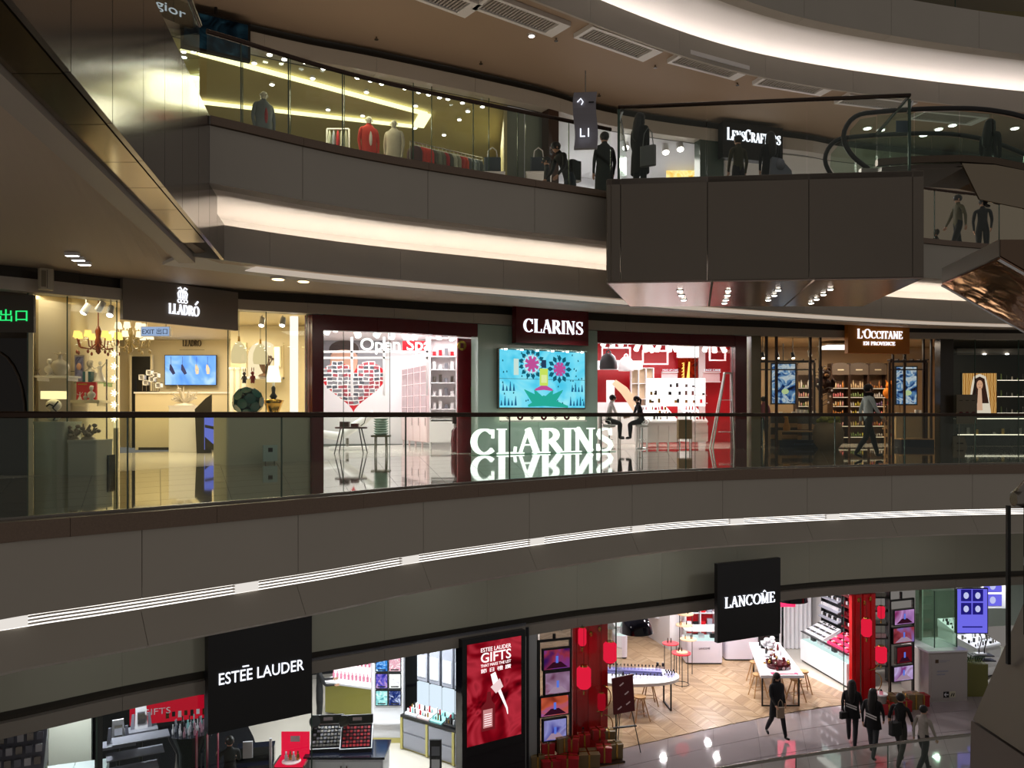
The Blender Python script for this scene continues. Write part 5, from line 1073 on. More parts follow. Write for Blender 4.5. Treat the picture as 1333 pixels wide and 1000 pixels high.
x = 1040
t = root2('window_display_table', 'low wooden display table with dark blue base in the left window', 'table', 1042, 25.9, 0); w = 62/F*25.9/2; B().box(-w, w, -.3, .3, 0, .24).mk('base', mat('navy_board', (14, 26, 52), .4), t); B().box(-w*.95, w*.95, -.25, .25, .5, .54).mk('tray', WOOD, t)
for sx in (-1, 1): B().box(sx*w*.9-.03, sx*w*.9+.03, -.2, .2, .24, .5).mk('support', WOOD, t)
text('L\'OCCITANE', .07, mat('pale_ink', (90, 110, 150), .5), t, 0, -.305, .09, width=.6)
t = root2('window_display_table', 'low display table with dark blue base in the right window', 'table', 1190, 26.4, 0); w = 42/F*26.4/2; B().box(-w, w, -.25, .25, 0, .24).mk('base', mat('navy_board'), t); B().box(-w*.95, w*.95, -.2, .2, .24, .28).mk('tray', WOOD, t)
t = root2('counter_with_cartons', 'counter topped with white cartons behind the left blue-based table', 'counter', 1032, 26.9, 0); B().box(-.8, .8, -.2, .3, 0, 1.0).mk('body', mat('crate_wood', (70, 50, 34), .6), t)
for q in range(5): B().box(-.8, .8, -.215, -.2, .06+q*.19, .2+q*.19).mk('slat', WOOD if q % 2 else mat('crate_wood'), t)
B().box(-.83, .83, -.23, .33, 1.0, 1.03).mk('top', WHITE, t)
rn = random.Random(4)
for q in range(11): tag(rbox(.1, .1, rn.uniform(.06, .22), .01).mk('carton', PRODW, loc=(PX(1032, 26.9)-.7+q*.14, 26.85, 1.03)), 'white carton on the counter below the left blue poster, %s from the left' % ORD[q], 'carton', 'cartons below the left blue poster')
t = root2('counter_with_cartons', 'counter with a few white cartons below the right blue poster', 'counter', 1182, 27.3, 0); B().box(-.5, .5, -.2, .3, 0, 1.0).mk('body', OC, t); B().box(-.53, .53, -.23, .33, 1.0, 1.03).mk('top', WHITE, t)
for q in range(6): tag(rbox(.1, .1, rn.uniform(.06, .2), .01).mk('carton', PRODW, loc=(PX(1182, 27.3)-.4+q*.16, 27.2, 1.03)), 'white carton on the counter below the right blue poster, %s from the left' % ORD[q], 'carton', 'cartons below the right blue poster')
t = root2('giant_jar', 'large rounded stone jar with yellow-green top behind the railing', 'jar', 1078, 24.6, 0); B().lathe([(.28, 0), (.42, .2), (.46, .5), (.38, .75), (.3, .82)], n=24).mk('jar', mat('stone_jar', (120, 100, 72), .6, var=.2), t)
for q in range(22): a_ = q*2.4; r_ = .03*q**.8; B().ell(r_*cos(a_)*.9, r_*sin(a_)*.9, .88+.08*cos(q), .11, .11, .08, 7, 5).mk('leaf_clump', mat('moss', (120, 120, 30), .8), t)
t = root2('yellow_bird_figure', 'yellow long-necked toy bird on the low display table', 'toy', 1024, 25.8, .54); B().lathe([(.1, 0), (.12, .1), (.07, .25), (.05, .4)], n=12).mk('body', mat('toy_orange', (200, 130, 30), .5), t); B().ell(-.03, -.03, .45, .07, .08, .07).mk('head', mat('toy_orange'), t); B().cyl((-.05, -.1, .45), (-.08, -.18, .43), .025, .005, 8).mk('beak', mat('toy_yellow', (230, 190, 60), .5), t)
t = root2('teddy_bear', 'big dark brown toy bear hung between the window posts', 'toy bear', 1073, 27.2, 1.75); BR = mat('bear_brown', (60, 34, 18), .9, bump=.5, bscale=60)
B().ell(0, 0, .28, .25, .2, .27).mk('body', BR, t); B().ell(0, -.02, .66, .2, .18, .19).mk('head', BR, t); B().ell(.0, -.2, .62, .08, .06, .06).mk('muzzle', mat('bear_tan', (150, 110, 70), .9), t)
for sd in (-1, 1): B().ell(sd*.15, 0, .83, .07, .04, .07).mk('ear', BR, t); B().ell(sd*.26, -.08, .36, .08, .1, .16).mk('arm', BR, t); B().ell(sd*.15, -.18, .08, .1, .14, .1).mk('leg', BR, t)
t = root2('orange_plush', 'orange plush toy on the shelf left of the right blue poster', 'toy', 1157, 27.8, 1.6); B().ell(0, 0, .2, .2, .16, .2).mk('body', mat('plush_orange', (210, 120, 20), .9), t); B().ell(.02, -.03, .45, .13, .12, .12).mk('head', mat('plush_orange'), t)
for sd in (-1, 1): B().cyl((sd*.06, 0, .54), (sd*.1, 0, .64), .03, .01, 7).mk('horn', mat('plush_orange'), t)
t = root2('wooden_ladder_shelf', 'brown wooden ladder shelf with little goods behind the walking man', 'shelf', 1162, 27.4, 0)
for sd in (-1, 1): B().tube([(sd*.35, -.2, 0), (sd*.25, .1, 1.6)], .025, 6).mk('rail', WOOD, t)
for q in range(5):
    r_ = B().box(-.34+q*.02, .34-q*.02, -.2+q*.05, .05+q*.04, .3+q*.27, .32+q*.27).mk('step', WOOD, t)
    for u in range(4): B().cyl((-.24+u*.15, -.08+q*.05, .32+q*.27), (-.24+u*.15, -.08+q*.05, .42+q*.27), .03, .03, 8).mk('small_jar', [pc('cream', 0), pc('rose', 0), pc('white', 0)][u % 3] if 0 else [MATS['bottle_cream'], MATS['bottle_rose'], MATS['bottle_white']][u % 3], r_)
t = root2('hanging_tree', 'dark twig tree sculpture hung with small baubles in the window', 'tree sculpture', 1070, 26.6, .95); B().cyl((0, 0, 0), (0, 0, 1.7), .035, .02, 8).mk('trunk', BWN, t)
rn = random.Random(8)
for q in range(14): a_ = rn.uniform(0, 6.28); z = .3+q*.1; L = .45-.02*q; br = B().tube([(0, 0, z), (L*.6*cos(a_), L*.4*sin(a_), z+.1), (L*cos(a_), L*.6*sin(a_), z+.08)], .012, 5).mk('twig', BWN, t); B().ell(L*cos(a_), L*.6*sin(a_), z, .035, .035, .035, 7, 5).mk('bauble', GOLD if q % 2 else WHITE, br)
for k, (px, py) in enumerate(((984, 458), (993, 463), (1012, 463), (1032, 463), (1054, 460))): track_spot(px, py, 26.4, 3.6, 'small dark spotlight in the left window of the orange-signed shop, %s' % ('first', 'second', 'third', 'fourth', 'fifth')[k], 'spots of the orange-signed shop', m=BLACK, lens=emis('warm_spot', (255, 225, 190), 6))
t = root2('crate_column', 'stack of wooden crates behind the railing beside the jar', 'crates', 1052, 26.3, 0)
for q in range(5): B().box(-.28, .28, -.2, .2, q*.19, q*.19+.16).mk('crate', WOOD if q % 2 else mat('crate_wood'), t)
# ---------------- right end shop with the lit portrait
room('wall_dark_shop', [(1226, 26.9), (1228, 31), (1420, 31), (1425, 27)], 0, 3.6, mat('dark_olive_wall', (52, 46, 30), .4), mat('dark_ceiling', (46, 42, 34), .4))
win('window_7', S1, (1244, 1273, 1330, 1400), 0, zo1, mull=GEDGE, mw=.012)
post(S1, 1224, 1241, lambda t: zo1(t), mat('dark_stone', (60, 54, 44), .25), 'trim_5')
t = root2('dark_lit_fascia', 'grey illuminated strip under the bulkhead of the dark shop', 'fascia', 1285, 26.8, 3.05); B().box(-1.0, 1.6, 0, .1, 0, .2).mk('panel', mat('header_grey'), t)
for xx in (-.1, .65): B().cyl((xx, -.02, .03), (xx, -.02, -.0), .05, .05, 10).mk('downlight', LWHITE, t)
x0, x1, z0, z1 = fr(1253, 1297, 486, 538, 28.6); t = T('portrait_lightbox', 'glowing light box portrait of a long-haired woman on orange drapery', 'light box', ((x0+x1)/2, 28.6, z0)); w, h = x1-x0, z1-z0
B().box(-w/2-.03, w/2+.03, 0, .1, -.03, h+.03).mk('case', BLACK, t); B().box(-w/2, w/2, -.005, 0, 0, h).mk('drapery_picture', screen('drapery', [(150, 90, 30), (235, 170, 80), (250, 215, 140), (180, 110, 40)], .75, 2.5, 'wave', 1), t)
EH = lambda n, c, s=.8: emis('pic_'+n, c, s)
B().prism([(-.4, 0), (.4, 0), (.3, .9), (.22, 1.3), (0, h-.02), (-.22, 1.3), (-.3, .9)], -.012, -.006).mk('veil_print', EH('veil', (240, 225, 205)), t); B().prism([(-.32, .35), (.32, .35), (.22, .9), (.17, 1.22), (0, 1.3), (-.17, 1.22), (-.22, .9)], -.02, -.013).mk('hair_print', EH('hair', (50, 22, 12)), t)
B().ell(0, -.02, 1.0, .11, .008, .17).mk('face_print', EH('face', (225, 170, 135)), t); B().prism([(-.1, .1), (.1, .1), (.06, .85), (-.06, .85)], -.024, -.02).mk('dress_print', EH('dress', (225, 180, 150)), t)
b = B(); 
for sd in (-1, 1): b.ell(sd*.045, -.028, 1.03, .02, .004, .01, 6, 4)
b.ell(0, -.028, .92, .03, .004, .01, 6, 4); b.mk('eyes_and_mouth_print', EH('hair', 0), t)
t = root2('notice_stand', 'grey notice board on a stand in front of the lit portrait', 'notice board', 1259, 26.0, 0); B().box(-.32, .32, 0, .04, .75, 1.7).mk('board', mat('notice_grey', (130, 122, 104), .5), t)
for q in range(3): B().ell(-.2+q*.2, -.01, 1.1, .07, .01, .05).mk('printed_spot', DRED, t); B().box(-.25+q*.2, -.15+q*.2, -.005, 0, 1.5, 1.52).mk('printed_line', DARKB, t)
for sd in (-.25, .25): B().cyl((sd, .02, 0), (sd, .02, .76), .015, .015, 6).mk('leg', STEEL, t)
t = root2('glass_showcase', 'dark glass jewellery showcase with lit edges behind the railing', 'showcase', 1300, 27.6, 0); B().box(-1.4, 1.4, 0, .6, .0, .35).mk('base', BGLOSS, t); B().box(-1.4, 1.4, 0, .6, .38, .95).mk('glass_box', GLC, t); B().box(-1.42, 1.42, -.01, .61, .95, .98).mk('top', BGLOSS, t); B().box(-1.4, 1.4, -.005, 0, .35, .38).mk('lit_edge', emis('showcase_edge', (255, 240, 220), 1.6), t); B().box(-1.4, 1.4, -.005, 0, .90, .93).mk('lit_edge', emis('showcase_edge', (255, 240, 220), 1.6), t)
rn = random.Random(6)
for q in range(9): B().box(-.05, .05, -.05, .05, 0, rn.uniform(.08, .25)).mk('display_block', [BLACK, STEEL, GOLD][q % 3], t).location = (-1.2+q*.3, .3, .38)
for k, z in enumerate((1.1, 1.7, 2.3)):
    t = root2('glass_wall_shelf', 'lit glass wall shelf with small bottles right of the portrait, %s' % ('lowest', 'middle', 'highest')[k], 'shelf', 1325, 29.5, z, 0, 'glass shelves of the dark shop'); B().box(-.9, 1.2, 0, .3, 0, .02).mk('glass_board', GLT, t); B().box(-.9, 1.2, -.01, 0, 0, .02).mk('lit_edge', emis('showcase_edge', (255, 240, 220), 1.6), t)
    for q in range(9): B().cyl((-.75+q*.2, .1, .02), (-.75+q*.2, .1, .02+.08+.05*((q*7) % 4)), .03, .02, 8).mk('small_bottle', [MATS['bottle_white'], MATS['bottle_green'], STEEL][q % 3], t)
t = root2('floor_notice', 'small pale floor notice standing at the foot of the dark shop window', 'notice', 1248, 26.3, 0); B().hexa([(-.22, -.1, 0), (.22, -.1, 0), (.22, .0, 0), (-.22, .0, 0), (-.18, .02, .36), (.2, .02, .36), (.2, .05, .36), (-.18, .05, .36)]).mk('card', mat('notice_grey'), t); B().box(-.1, .1, -.09, -.07, .1, .14).mk('printed_line', DARKB, t)
# ================================================================== LOWER LEVEL SHOPS
Z0 = ZF0
WLIT = mat('cool_white', (232, 232, 238), .35); GREYC = mat('cabinet_grey', (150, 152, 165), .3); GOLDT = mat('pale_gold_trim', (190, 180, 110), .3, metal=.4)
NAVY = mat('navy_gloss', (14, 18, 34), .12)
def lroot(name, label, cat, px, Y, dz=0, rz=0, group=None): return T(name, label, cat, (PX(px, Y), Y, Z0+dz), rz, group)
def ang(a, c):
    A, C = Vector((PX(*a), a[1])), Vector((PX(*c), c[1])); return atan2(C.y-A.y, C.x-A.x), (C-A).length, A
# hanging black sign boxes
for px0, px1, zt, zb, txt, lab, off in ((271, 406, -2.66, -4.74, 'E', 'big black hanging sign box with slim white sans-serif lettering, lower left', .25), (934, 1016, -2.72, -4.72, 'L', 'black hanging sign box with glowing white serif lettering, over the long table', .7)):
    t, w, h = header('hanging_sign_box', lab, S0, px0, px1, zb, zt, .3 if txt == 'E' else .12, BGLOSS if 0 else mat('sign_black', (7, 7, 9), .4), off=off)
    if txt == 'E':
        g = text('ESTEE LAUDER', .3, SIGNW, t, 0, -.02, h*.42, width=w*.82, bold=.004); B().box(-w*.185, -w*.125, -.02, 0, h*.42+.25, h*.42+.27).mk('macron', SIGNW, t)
    else: serif('LANCO^ME', .27, SIGNW, t, -w/2+.22, h*.43, w-.42, tk=.15, tn=.06)
# ---------------- left perfume shop
room('wall_left_shop', [(-40, 13.0), (-60, 20), (125, 21), (127, 14.2)], Z0, -3.9, mat('dark_shop_wall', (34, 32, 36), .3), mat('shop_ceiling', (90, 90, 92), .5))
room('wall_black_shop', [(130, 14.0), (131, 24), (480, 26), (484, 20.8), (527, 20.8), (527, 21.6), (690, 20.0), (684, 18.6)], Z0, -3.85, [mat('black_shop_wall', (20, 22, 30), .3), mat('black_shop_wall'), WLIT, WLIT, WLIT, mat('black_shop_wall'), mat('black_shop_wall')], mat('shop_ceiling'))
def lightbox(px0, px1, py0, py1, Y, m, parent, x, name='light_box'): pass
t = lroot('white_partition', 'white partition wall with gold skirting and six glowing product pictures', 'partition', 505, 20.3); w = 40/F*20.3; B().box(-w/2, w/2, 0, .3, 0, 3.3).mk('wall_body', WLIT, t); B().box(-w/2-.01, w/2+.01, -.03, 0, 0, .12).mk('skirting', GOLDT, t); B().box(-w/2, w/2, -.12, 0, .5, .54).mk('ledge', WLIT, t)
scs = [('blue', [(10, 30, 120), (60, 140, 220), (220, 240, 255)]), ('pinkw', [(240, 230, 240), (220, 150, 170), (250, 250, 250)]), ('violet', [(20, 30, 130), (90, 80, 190), (200, 160, 200)]), ('white', [(240, 240, 250), (255, 255, 255), (200, 190, 210)]), ('teal', [(60, 140, 160), (150, 220, 220), (230, 250, 250)]), ('navy', [(6, 10, 50), (30, 50, 120), (200, 210, 240)])]
for q, (n_, cs) in enumerate(scs):
    i, j = q % 2, q//2; zt = zy(855+j*22, 20.3)-Z0; zb = zy(873+j*22, 20.3)-Z0; x0 = -.29+i*.33
    f = B().box(x0-.02, x0+.3, -.05, 0, zb-.02, zt+.02).mk('light_box', BLACK, t); B().box(x0, x0+.28, -.056, -.05, zb, zt).mk('lit_picture', screen('box_'+n_, cs, 1.3, 5), f)
    B().box(x0+.04, x0+.24, -.06, -.056, zb+.02, zb+.05).mk('caption_strip', BLACK, f)
tc_a, tc_c = (523, 19.9), (604, 18.75)
a, w, A = ang(tc_a, tc_c)
t = T('display_cabinet_run', 'grey drawer cabinets with gold trim along the lit tester wall', 'cabinet', (A.x, A.y, Z0), a); w += .5
B().box(0, w, 0, .55, .05, .8).mk('carcass', GREYC, t); B().box(-.02, w, -.03, .58, .8, .86).mk('dark_top', BLACK, t); B().box(0, w, .04, .5, 0, .05).mk('plinth', GOLDT, t)
for q in range(3):
    for r_ in range(2): B().box(q*w/3+.07, (q+1)*w/3-.03, -.02, 0, .1+r_*.36, .42+r_*.36).mk('drawer', GREYC, t)
    B().box(q*w/3-.02, q*w/3+.05, -.035, 0, .02, .8).mk('gold_stile', GOLDT, t)
t = T('tester_wall', 'tall lit white and grey tester panels rising behind the drawer cabinets', 'display wall', (A.x-.5*sin(a), A.y+.62*cos(a), Z0), a)
B().box(0, w, .12, .16, .86, 3.3).mk('dark_back', BLACK, t)
n = 6
for q in range(n):
    x0 = q*w/n; B().box(x0+.02, x0+w/n-.06, .02, .12, 1.55, 3.3).mk('grey_fin', GREYC, t); B().box(x0+.05, x0+w/n-.1, .0, .02, 1.65, 2.2).mk('lit_panel', emis('fin_glow', (240, 244, 255), 1.5), t)
    B().box(x0+.02, x0+w/n-.06, .02, .1, .86, 1.5).mk('lit_niche', emis('niche_cool', (225, 238, 255), 1.1), t)
rn = random.Random(21)
for q in range(6):
    base = T('tester_tray', '%s product tray on the dark cabinet top by the tester wall' % ('leftmost white', 'second, pink', 'third, aqua', 'fourth, black', 'fifth, mirror', 'sixth, white')[q], 'tray', (A.x+cos(a)*(.12+q*w/6.0)+.1*sin(a), A.y+sin(a)*(.12+q*w/6.0)+.02*cos(a), Z0+.86), a, 'tester trays on the cabinet run')
    B().hexa([(0, .05, 0), (w/6-.04, .05, 0), (w/6-.04, .45, 0), (0, .45, 0), (0, .05, .04), (w/6-.04, .05, .04), (w/6-.04, .45, .16), (0, .45, .16)]).mk('tray_body', [WLIT, PINK, mat('aqua', (150, 215, 215), .3), BLACK, STEEL, WLIT][q], base)
    for u in range(8): B().cyl((0, 0, 0), (0, 0, rn.uniform(.06, .16)), .022, .018, 8).mk('tester', [WLIT, RED, mat('aqua'), STEEL, GOLD, BLACK][(q+u) % 6], base).location = (.05+(u % 4)*.08, .12+(u//4)*.16, .07+(u//4)*.06)
# red GIFTS light box
x0, x1, z0, z1 = fr(608, 675, 832, 968, 17.9); a0, w0, A0_ = ang((608, 17.6), (678, 18.35)); t = T('poster_lightbox', 'tall glowing red gift poster box with a white dropper bottle, framed in black', 'light box', (A0_.x, A0_.y, Z0), a0)
w = w0; zb, zt = zy(973, 17.6)-Z0, zy(835, 17.9)-Z0
B().box(-.12, w+.12, .0, .3, 0, zt+.12).mk('black_case', BGLOSS, t); B().box(0, w, -.015, 0, zb, zt).mk('red_picture', screen('red_silk', [(60, 0, 8), (140, 8, 24), (200, 50, 66), (100, 4, 14)], .75, .8, dist=2.5), t)
HW = emis('poster_white', (255, 235, 235), 1.3); H = zt-zb
text('ESTEE LAUDER', .13, HW, t, w*.52, -.02, zb+H*.905, width=w*.56); text('GIFTS', .3, HW, t, w*.52, -.02, zb+H*.80, width=w*.56, bold=.01); text('THAT MAKE THE LIST', .09, HW, t, w*.52, -.02, zb+H*.755, width=w*.56)
text('節 日 禮 讚', .1, HW, t, w*.52, -.02, zb+H*.70, width=w*.56)
b = B().prism([(w*.25, zb+H*.12), (w*.5, zb+H*.12), (w*.5, zb+H*.36), (w*.44, zb+H*.41), (w*.42, zb+H*.5), (w*.36, zb+H*.5), (w*.34, zb+H*.41), (w*.25, zb+H*.36)], -.025, -.016); b.mk('bottle_print', emis('bottle_red', (120, 30, 36), .8), t)
B().prism([(w*.28, zb+H*.15), (w*.45, zb+H*.15), (w*.45, zb+H*.33), (w*.28, zb+H*.33)], -.03, -.026).mk('bottle_label_print', emis('label_pale', (220, 150, 150), .8), t)
B().ribbon([(w*.46, zb+H*.68), (w*.52, zb+H*.56)], [w*.09, w*.11], -.034, -.026).mk('dropper_bulb_print', HW, t); B().ribbon([(w*.5, zb+H*.58), (w*.58, zb+H*.5)], [w*.2, w*.16], -.036, -.03).mk('dropper_collar_print', emis('label_pale2', (240, 210, 210), 1), t); B().ribbon([(w*.56, zb+H*.52), (w*.72, zb+H*.3), (w*.735, zb+H*.24)], [w*.06, w*.03, w*.012], -.034, -.026).mk('dropper_pipette_print', HW, t)
for q in range(6): B().box(w*.3, w*.43, -.033, -.03, zb+H*(.17+q*.022), zb+H*(.176+q*.022)).mk('label_line', HW, t)
# palette table
t = lroot('palette_counter', 'white drawer counter carrying two tilted make-up palettes', 'counter', 448, 17.25); B().box(-.83, .83, 0, .9, .1, .88).mk('carcass', WLIT, t); B().box(-.87, .87, -.03, .93, .88, .93).mk('dark_top', NAVY, t); B().box(-.8, .8, .05, .8, 0, .1).mk('plinth', BLACK, t)
for q in (-1, 1):
    for z in (.14, .5): B().box(min(q*.02, q*.8), max(q*.02, q*.8), -.02, 0, z, z+.33).mk('drawer', WLIT, t)
    B().tube([(q*.06, -.03, .25), (q*.06, -.07, .35), (q*.06, -.07, .65), (q*.06, -.03, .75)], .015, 6).mk('handle', STEEL, t)
for k, (px, lab, pal) in enumerate(((424, 'left tilted palette with silver pans in rows', [STEEL, mat('pan_grey', (120, 120, 128), .3), BLACK]), (463, 'right tilted palette with rows of red lipsticks', [mat('lip_red', (150, 20, 30), .3), mat('lip_dark', (90, 20, 30), .3), BLACK]))):
    t = lroot('makeup_palette', lab, 'palette', px, 17.5, .93, .12-.0*k, 'tilted make-up palettes'); s = .62
    B().hexa([(-.35, 0, 0), (.35, 0, 0), (.35, .5, 0), (-.35, .5, 0), (-.35, 0, .06), (.35, 0, .06), (.35, .5, .42), (-.35, .5, .42)]).mk('wedge_case', NAVY, t)
    pt = lambda u, v, h_: (-.35+.7*u, .5*v-h_*.58, .06+.36*v+h_*.8)
    fb = B()
    for (u0, u1, v0, v1) in ((.0, 1, 0, .03), (0, 1, .97, 1), (0, .03, .03, .97), (.97, 1, .03, .97)): fb.hexa([pt(u0, v0, 0), pt(u1, v0, 0), pt(u1, v1, 0), pt(u0, v1, 0), pt(u0, v0, .02), pt(u1, v0, .02), pt(u1, v1, .02), pt(u0, v1, .02)])
    fb.mk('white_rim', WLIT, t)
    for i in range(8):
        for j in range(6):
            u0, v0 = .08+i*.108, .1+j*.14; B().hexa([pt(u0, v0, 0), pt(u0+.08, v0, 0), pt(u0+.08, v0+.09, 0), pt(u0, v0+.09, 0), pt(u0, v0, .018), pt(u0+.08, v0, .018), pt(u0+.08, v0+.09, .018), pt(u0, v0+.09, .018)]).mk('pan', pal[(i*3+j) % (2 if j else 3)], t)
    B().box(-.35, .35, .5, .54, .0, .62).mk('back_card', BLACK, t); B().box(-.1, .1, .49, .5, .5, .57).mk('card_lettering', WLIT, t); B().cyl((-.28, .4, .5), (-.27, .33, .56), .12, .12, 20).mk('round_mirror', CHROME if k else BLACK, t)
t = lroot('red_gift_stand', 'glowing red gift stand with small bottles beside the palettes', 'display stand', 376, 16.9); RG = emis('red_glow', (225, 20, 60), 1.0)
B().box(-.3, .3, 0, .5, 0, .86).mk('front_box', DRED, t); B().box(-.34, -.3, -.02, .52, 0, .9).mk('side_trim', STEEL, t); B().box(.3, .34, -.02, .52, 0, .9).mk('side_trim', STEEL, t); B().box(-.3, .3, 0, .5, .86, .9).mk('lit_top', RG, t); B().box(-.3, .3, .5, .54, .9, 1.4).mk('lit_back', RG, t); B().box(-.1, .1, .49, .5, 1.2, 1.32).mk('back_lettering', WLIT, t)
B().cyl((0, .2, .9), (0, .2, .915), .2, .2, 20).mk('white_disc', PINK, t); B().ribbon([(-.1, .35), (.05, .65)], .1, -.01, 0).mk('bottle_print', PINK, t)
for q in range(4): B().lathe([(.03, 0), (.035, .1), (.015, .12), (.02, .18)], -.12+q*.08, .22+.04*(q % 2), .915, 10).mk('bottle', GOLD if q % 2 else WLIT, t)
t = lroot('floor_totem', 'slim black totem with small pictures on the white floor', 'totem', 567, 17.6); B().box(-.13, .13, 0, .06, 0, 1.15).mk('panel', BLACK, t)
for q, c_m in enumerate((mat('totem_pic', (120, 60, 60), .4), WLIT, mat('totem_pic2', (120, 120, 130), .4))): B().box(-.09, .09, -.008, 0, .25+q*.28, .45+q*.28).mk('small_picture', c_m, t)
t = lroot('pink_display_counter', 'brightly lit pink and white bottle display counter at the back of the black shop', 'counter', 452, 22.0, 0, -.35)
B().box(-.7, .9, 0, .8, .05, .85).mk('gold_cabinet', mat('gold_green', (150, 145, 70), .3, metal=.3), t); B().box(-.75, .95, -.04, .85, .85, .9).mk('top', WLIT, t); B().box(-.75, .95, .5, .85, .9, 1.2).mk('riser', emis('riser_glow', (255, 240, 246), 1.5), t)
for q in range(13): B().lathe([(.03, 0), (.035, .12), (.012, .15), (.014, .2)], -.65+q*.12, .35, .9, 8).mk('pink_bottle', mat('pink_glass', (225, 140, 165), .15), t); B().lathe([(.03, 0), (.035, .12), (.012, .15), (.014, .2)], -.65+q*.12, .65, 1.2, 8).mk('pink_bottle', mat('pink_glass'), t)
t = lroot('wall_light_panel', 'white framed light panel high at the back of the black shop', 'light panel', 449, 25.3, 2.4); B().box(-.35, .35, 0, .05, 0, .6).mk('panel', emis('canopy_glow', (255, 252, 250), 1.5), t); B().box(-.38, .38, .01, .07, -.03, 0).mk('frame', BLACK, t)
for px in (463, 472): t = lroot('slim_mirror_fin', 'slim upright mirror fin at the back, %s' % ('left' if px == 463 else 'right'), 'mirror', px, 24.6, 0.0, 0, 'mirror fins'); B().box(-.06, .06, 0, .05, .0, 3.2).mk('fin', STEEL, t); B().box(-.03, .03, -.01, 0, .9, 3.1).mk('mirror', CHROME, t)
t = lroot('black_stair_counter', 'black angular counter with steps under the big sign', 'counter', 322, 17.2, 0, .2)
for q in range(3): B().box(-.6+q*.15, .5, .1+q*.25, .9, q*.3, .3+q*.3).mk('step', NAVY, t)
B().box(.45, .5, .0, .05, 0, 1.3).mk('lit_upright', WLIT, t); B().box(-.1, .1, .05, .1, .9, 1.25).mk('white_card', WLIT, t)
fl = [G0(p_, y_) for p_, y_ in ((100, 1010), (345, 1010), (330, 960), (300, 900), (120, 900))]; st(B().slab(fl, Z0-.01, Z0+.012), 'floor', mat('black_tile', (26, 26, 32), .12))
# black fixtures at left
t = lroot('red_banner', 'red banner with bottle pictures over the black make-up bar', 'banner', 222, 18.4, 1.25, .32); B().box(-.85, .85, 0, .05, 0, .52).mk('panel', emis('banner_red', (190, 12, 40), .75), t); text('GIFTS', .2, WLIT, t, -.3, -.01, .2, width=.6)
for q in range(7): B().box(-.1+q*.13, -.03+q*.13, -.01, 0, .08+.03*(q % 2), .22).mk('printed_bottle', [GOLD, BLACK, WLIT][q % 3], t)
t = lroot('makeup_bar', 'black glossy make-up bar with glass shelves, left part of the black shop', 'counter', 200, 15.4, 0, .5)
B().box(-1.0, 1.2, 0, .6, 0, .95).mk('body', NAVY, t); B().box(-1.04, 1.24, -.04, .64, .95, 1.0).mk('glass_top', BGLOSS, t); B().box(-1.04, -.98, -.05, .0, 0, 1.5).mk('gold_post', GOLDT, t)
for q in range(3): B().box(-.9+q*.1, .1+q*.1, .1, .5, 1.45+q*.28, 1.47+q*.28).mk('glass_shelf', GREYC, t); B().box(-.8, -.3, .0, .02, .1+q*.3, .3+q*.3).mk('open_niche', WLIT if q == 1 else BLACK, t)
for k, (px, lab) in enumerate(((154, 'left'), (184, 'right'))):
    t = lroot('tabletop_mirror', 'white tilted tabletop mirror with product fan on the black bar, %s one' % lab, 'mirror', px, 15.6+k*.7, 1.9, .5, 'tabletop mirrors'); B().hexa([(-.12, 0, 0), (.12, 0, 0), (.12, .1, 0), (-.12, .1, 0), (-.1, .08, .42), (.1, .08, .42), (.1, .12, .42), (-.1, .12, .42)]).mk('mirror_back', WLIT, t); B().box(-.07, .07, .0, .02, .1, .34).mk('mirror', CHROME, t)
    for sd in (-1, 1): B().prism([(sd*.13, 0), (sd*.2, 0), (sd*.17, .3), (sd*.12, .3)][::sd], .03, .06).mk('side_fin', GREYC, t)
    B().box(-.3, .3, -.15, .2, -.05, 0).mk('shelf_board', GREYC, t); B().cyl((0, .1, -.9), (0, .1, -.05), .03, .03, 8).mk('support', BLACK, t)
t = lroot('round_tester_island', 'dark island tray crowded with bottles and brushes behind the glass', 'display', 248, 16.6, 0, .4); B().lathe([(.3, 0), (.3, 1.35), (.45, 1.66), (.48, 1.76)], n=12).mk('column', NAVY, t)
for q in range(30):
    a_ = q*2.4; r_ = .07*q**.5; B().lathe([(.022, 0), (.026, .09), (.01, .12), (.012, .16+.04*(q % 3))], r_*cos(a_), r_*sin(a_), 1.76, 7).mk('bottle', [WLIT, MATS['aqua'], GREYC, mat('soft_pink', (200, 150, 170), .3), BLACK][q % 5], t)
t = lroot('red_framed_panel', 'pale wall panel with a red square frame at lower left', 'wall panel', 92, 16.4, 0); B().box(-.45, .42, 0, .06, 0, 2.95).mk('panel', mat('pale_mint', (200, 205, 190), .5), t); B().box(-.24, .22, -.05, 0, 2.3, 2.75).mk('red_frame', RED, t); B().box(-.1, .08, -.052, -.05, 2.4, 2.6).mk('inset_shade_plate', mat('inset_red', (150, 10, 24), .4), t)  # darker red plate paints the shade inside the red frame
t = lroot('white_plinth', 'broad low white plinth with a seam at lower left', 'plinth', 84, 14.9, 0, .35); B().box(-.5, -.005, 0, 1.25, 0, 1.32).mk('block', mat('cool_mint', (205, 222, 222), .3), t); B().box(.005, .6, 0, 1.25, 0, 1.32).mk('block', mat('cool_mint'), t)
t = lroot('product_rack', 'slanted clear rack full of silver packs at the lower left corner', 'rack', 22, 13.9, 2.0, .4); B().hexa([(-.4, 0, 0), (.4, 0, 0), (.4, .6, 0), (-.4, .6, 0), (-.4, 0, .1), (.4, 0, .1), (.4, .6, .75), (-.4, .6, .75)]).mk('rack_body', GREYC, t)
for q in range(20): B().box(-.05, .05, -.03, .03, 0, .14).mk('silver_pack', [WLIT, STEEL, GREYC][q % 3], t).location = (-.3+(q % 5)*.15, .08+(q//5)*.15, .14+(q//5)*.165)
B().box(-.35, .35, .1, .5, -2.0, 0).mk('stand', WLIT, t)
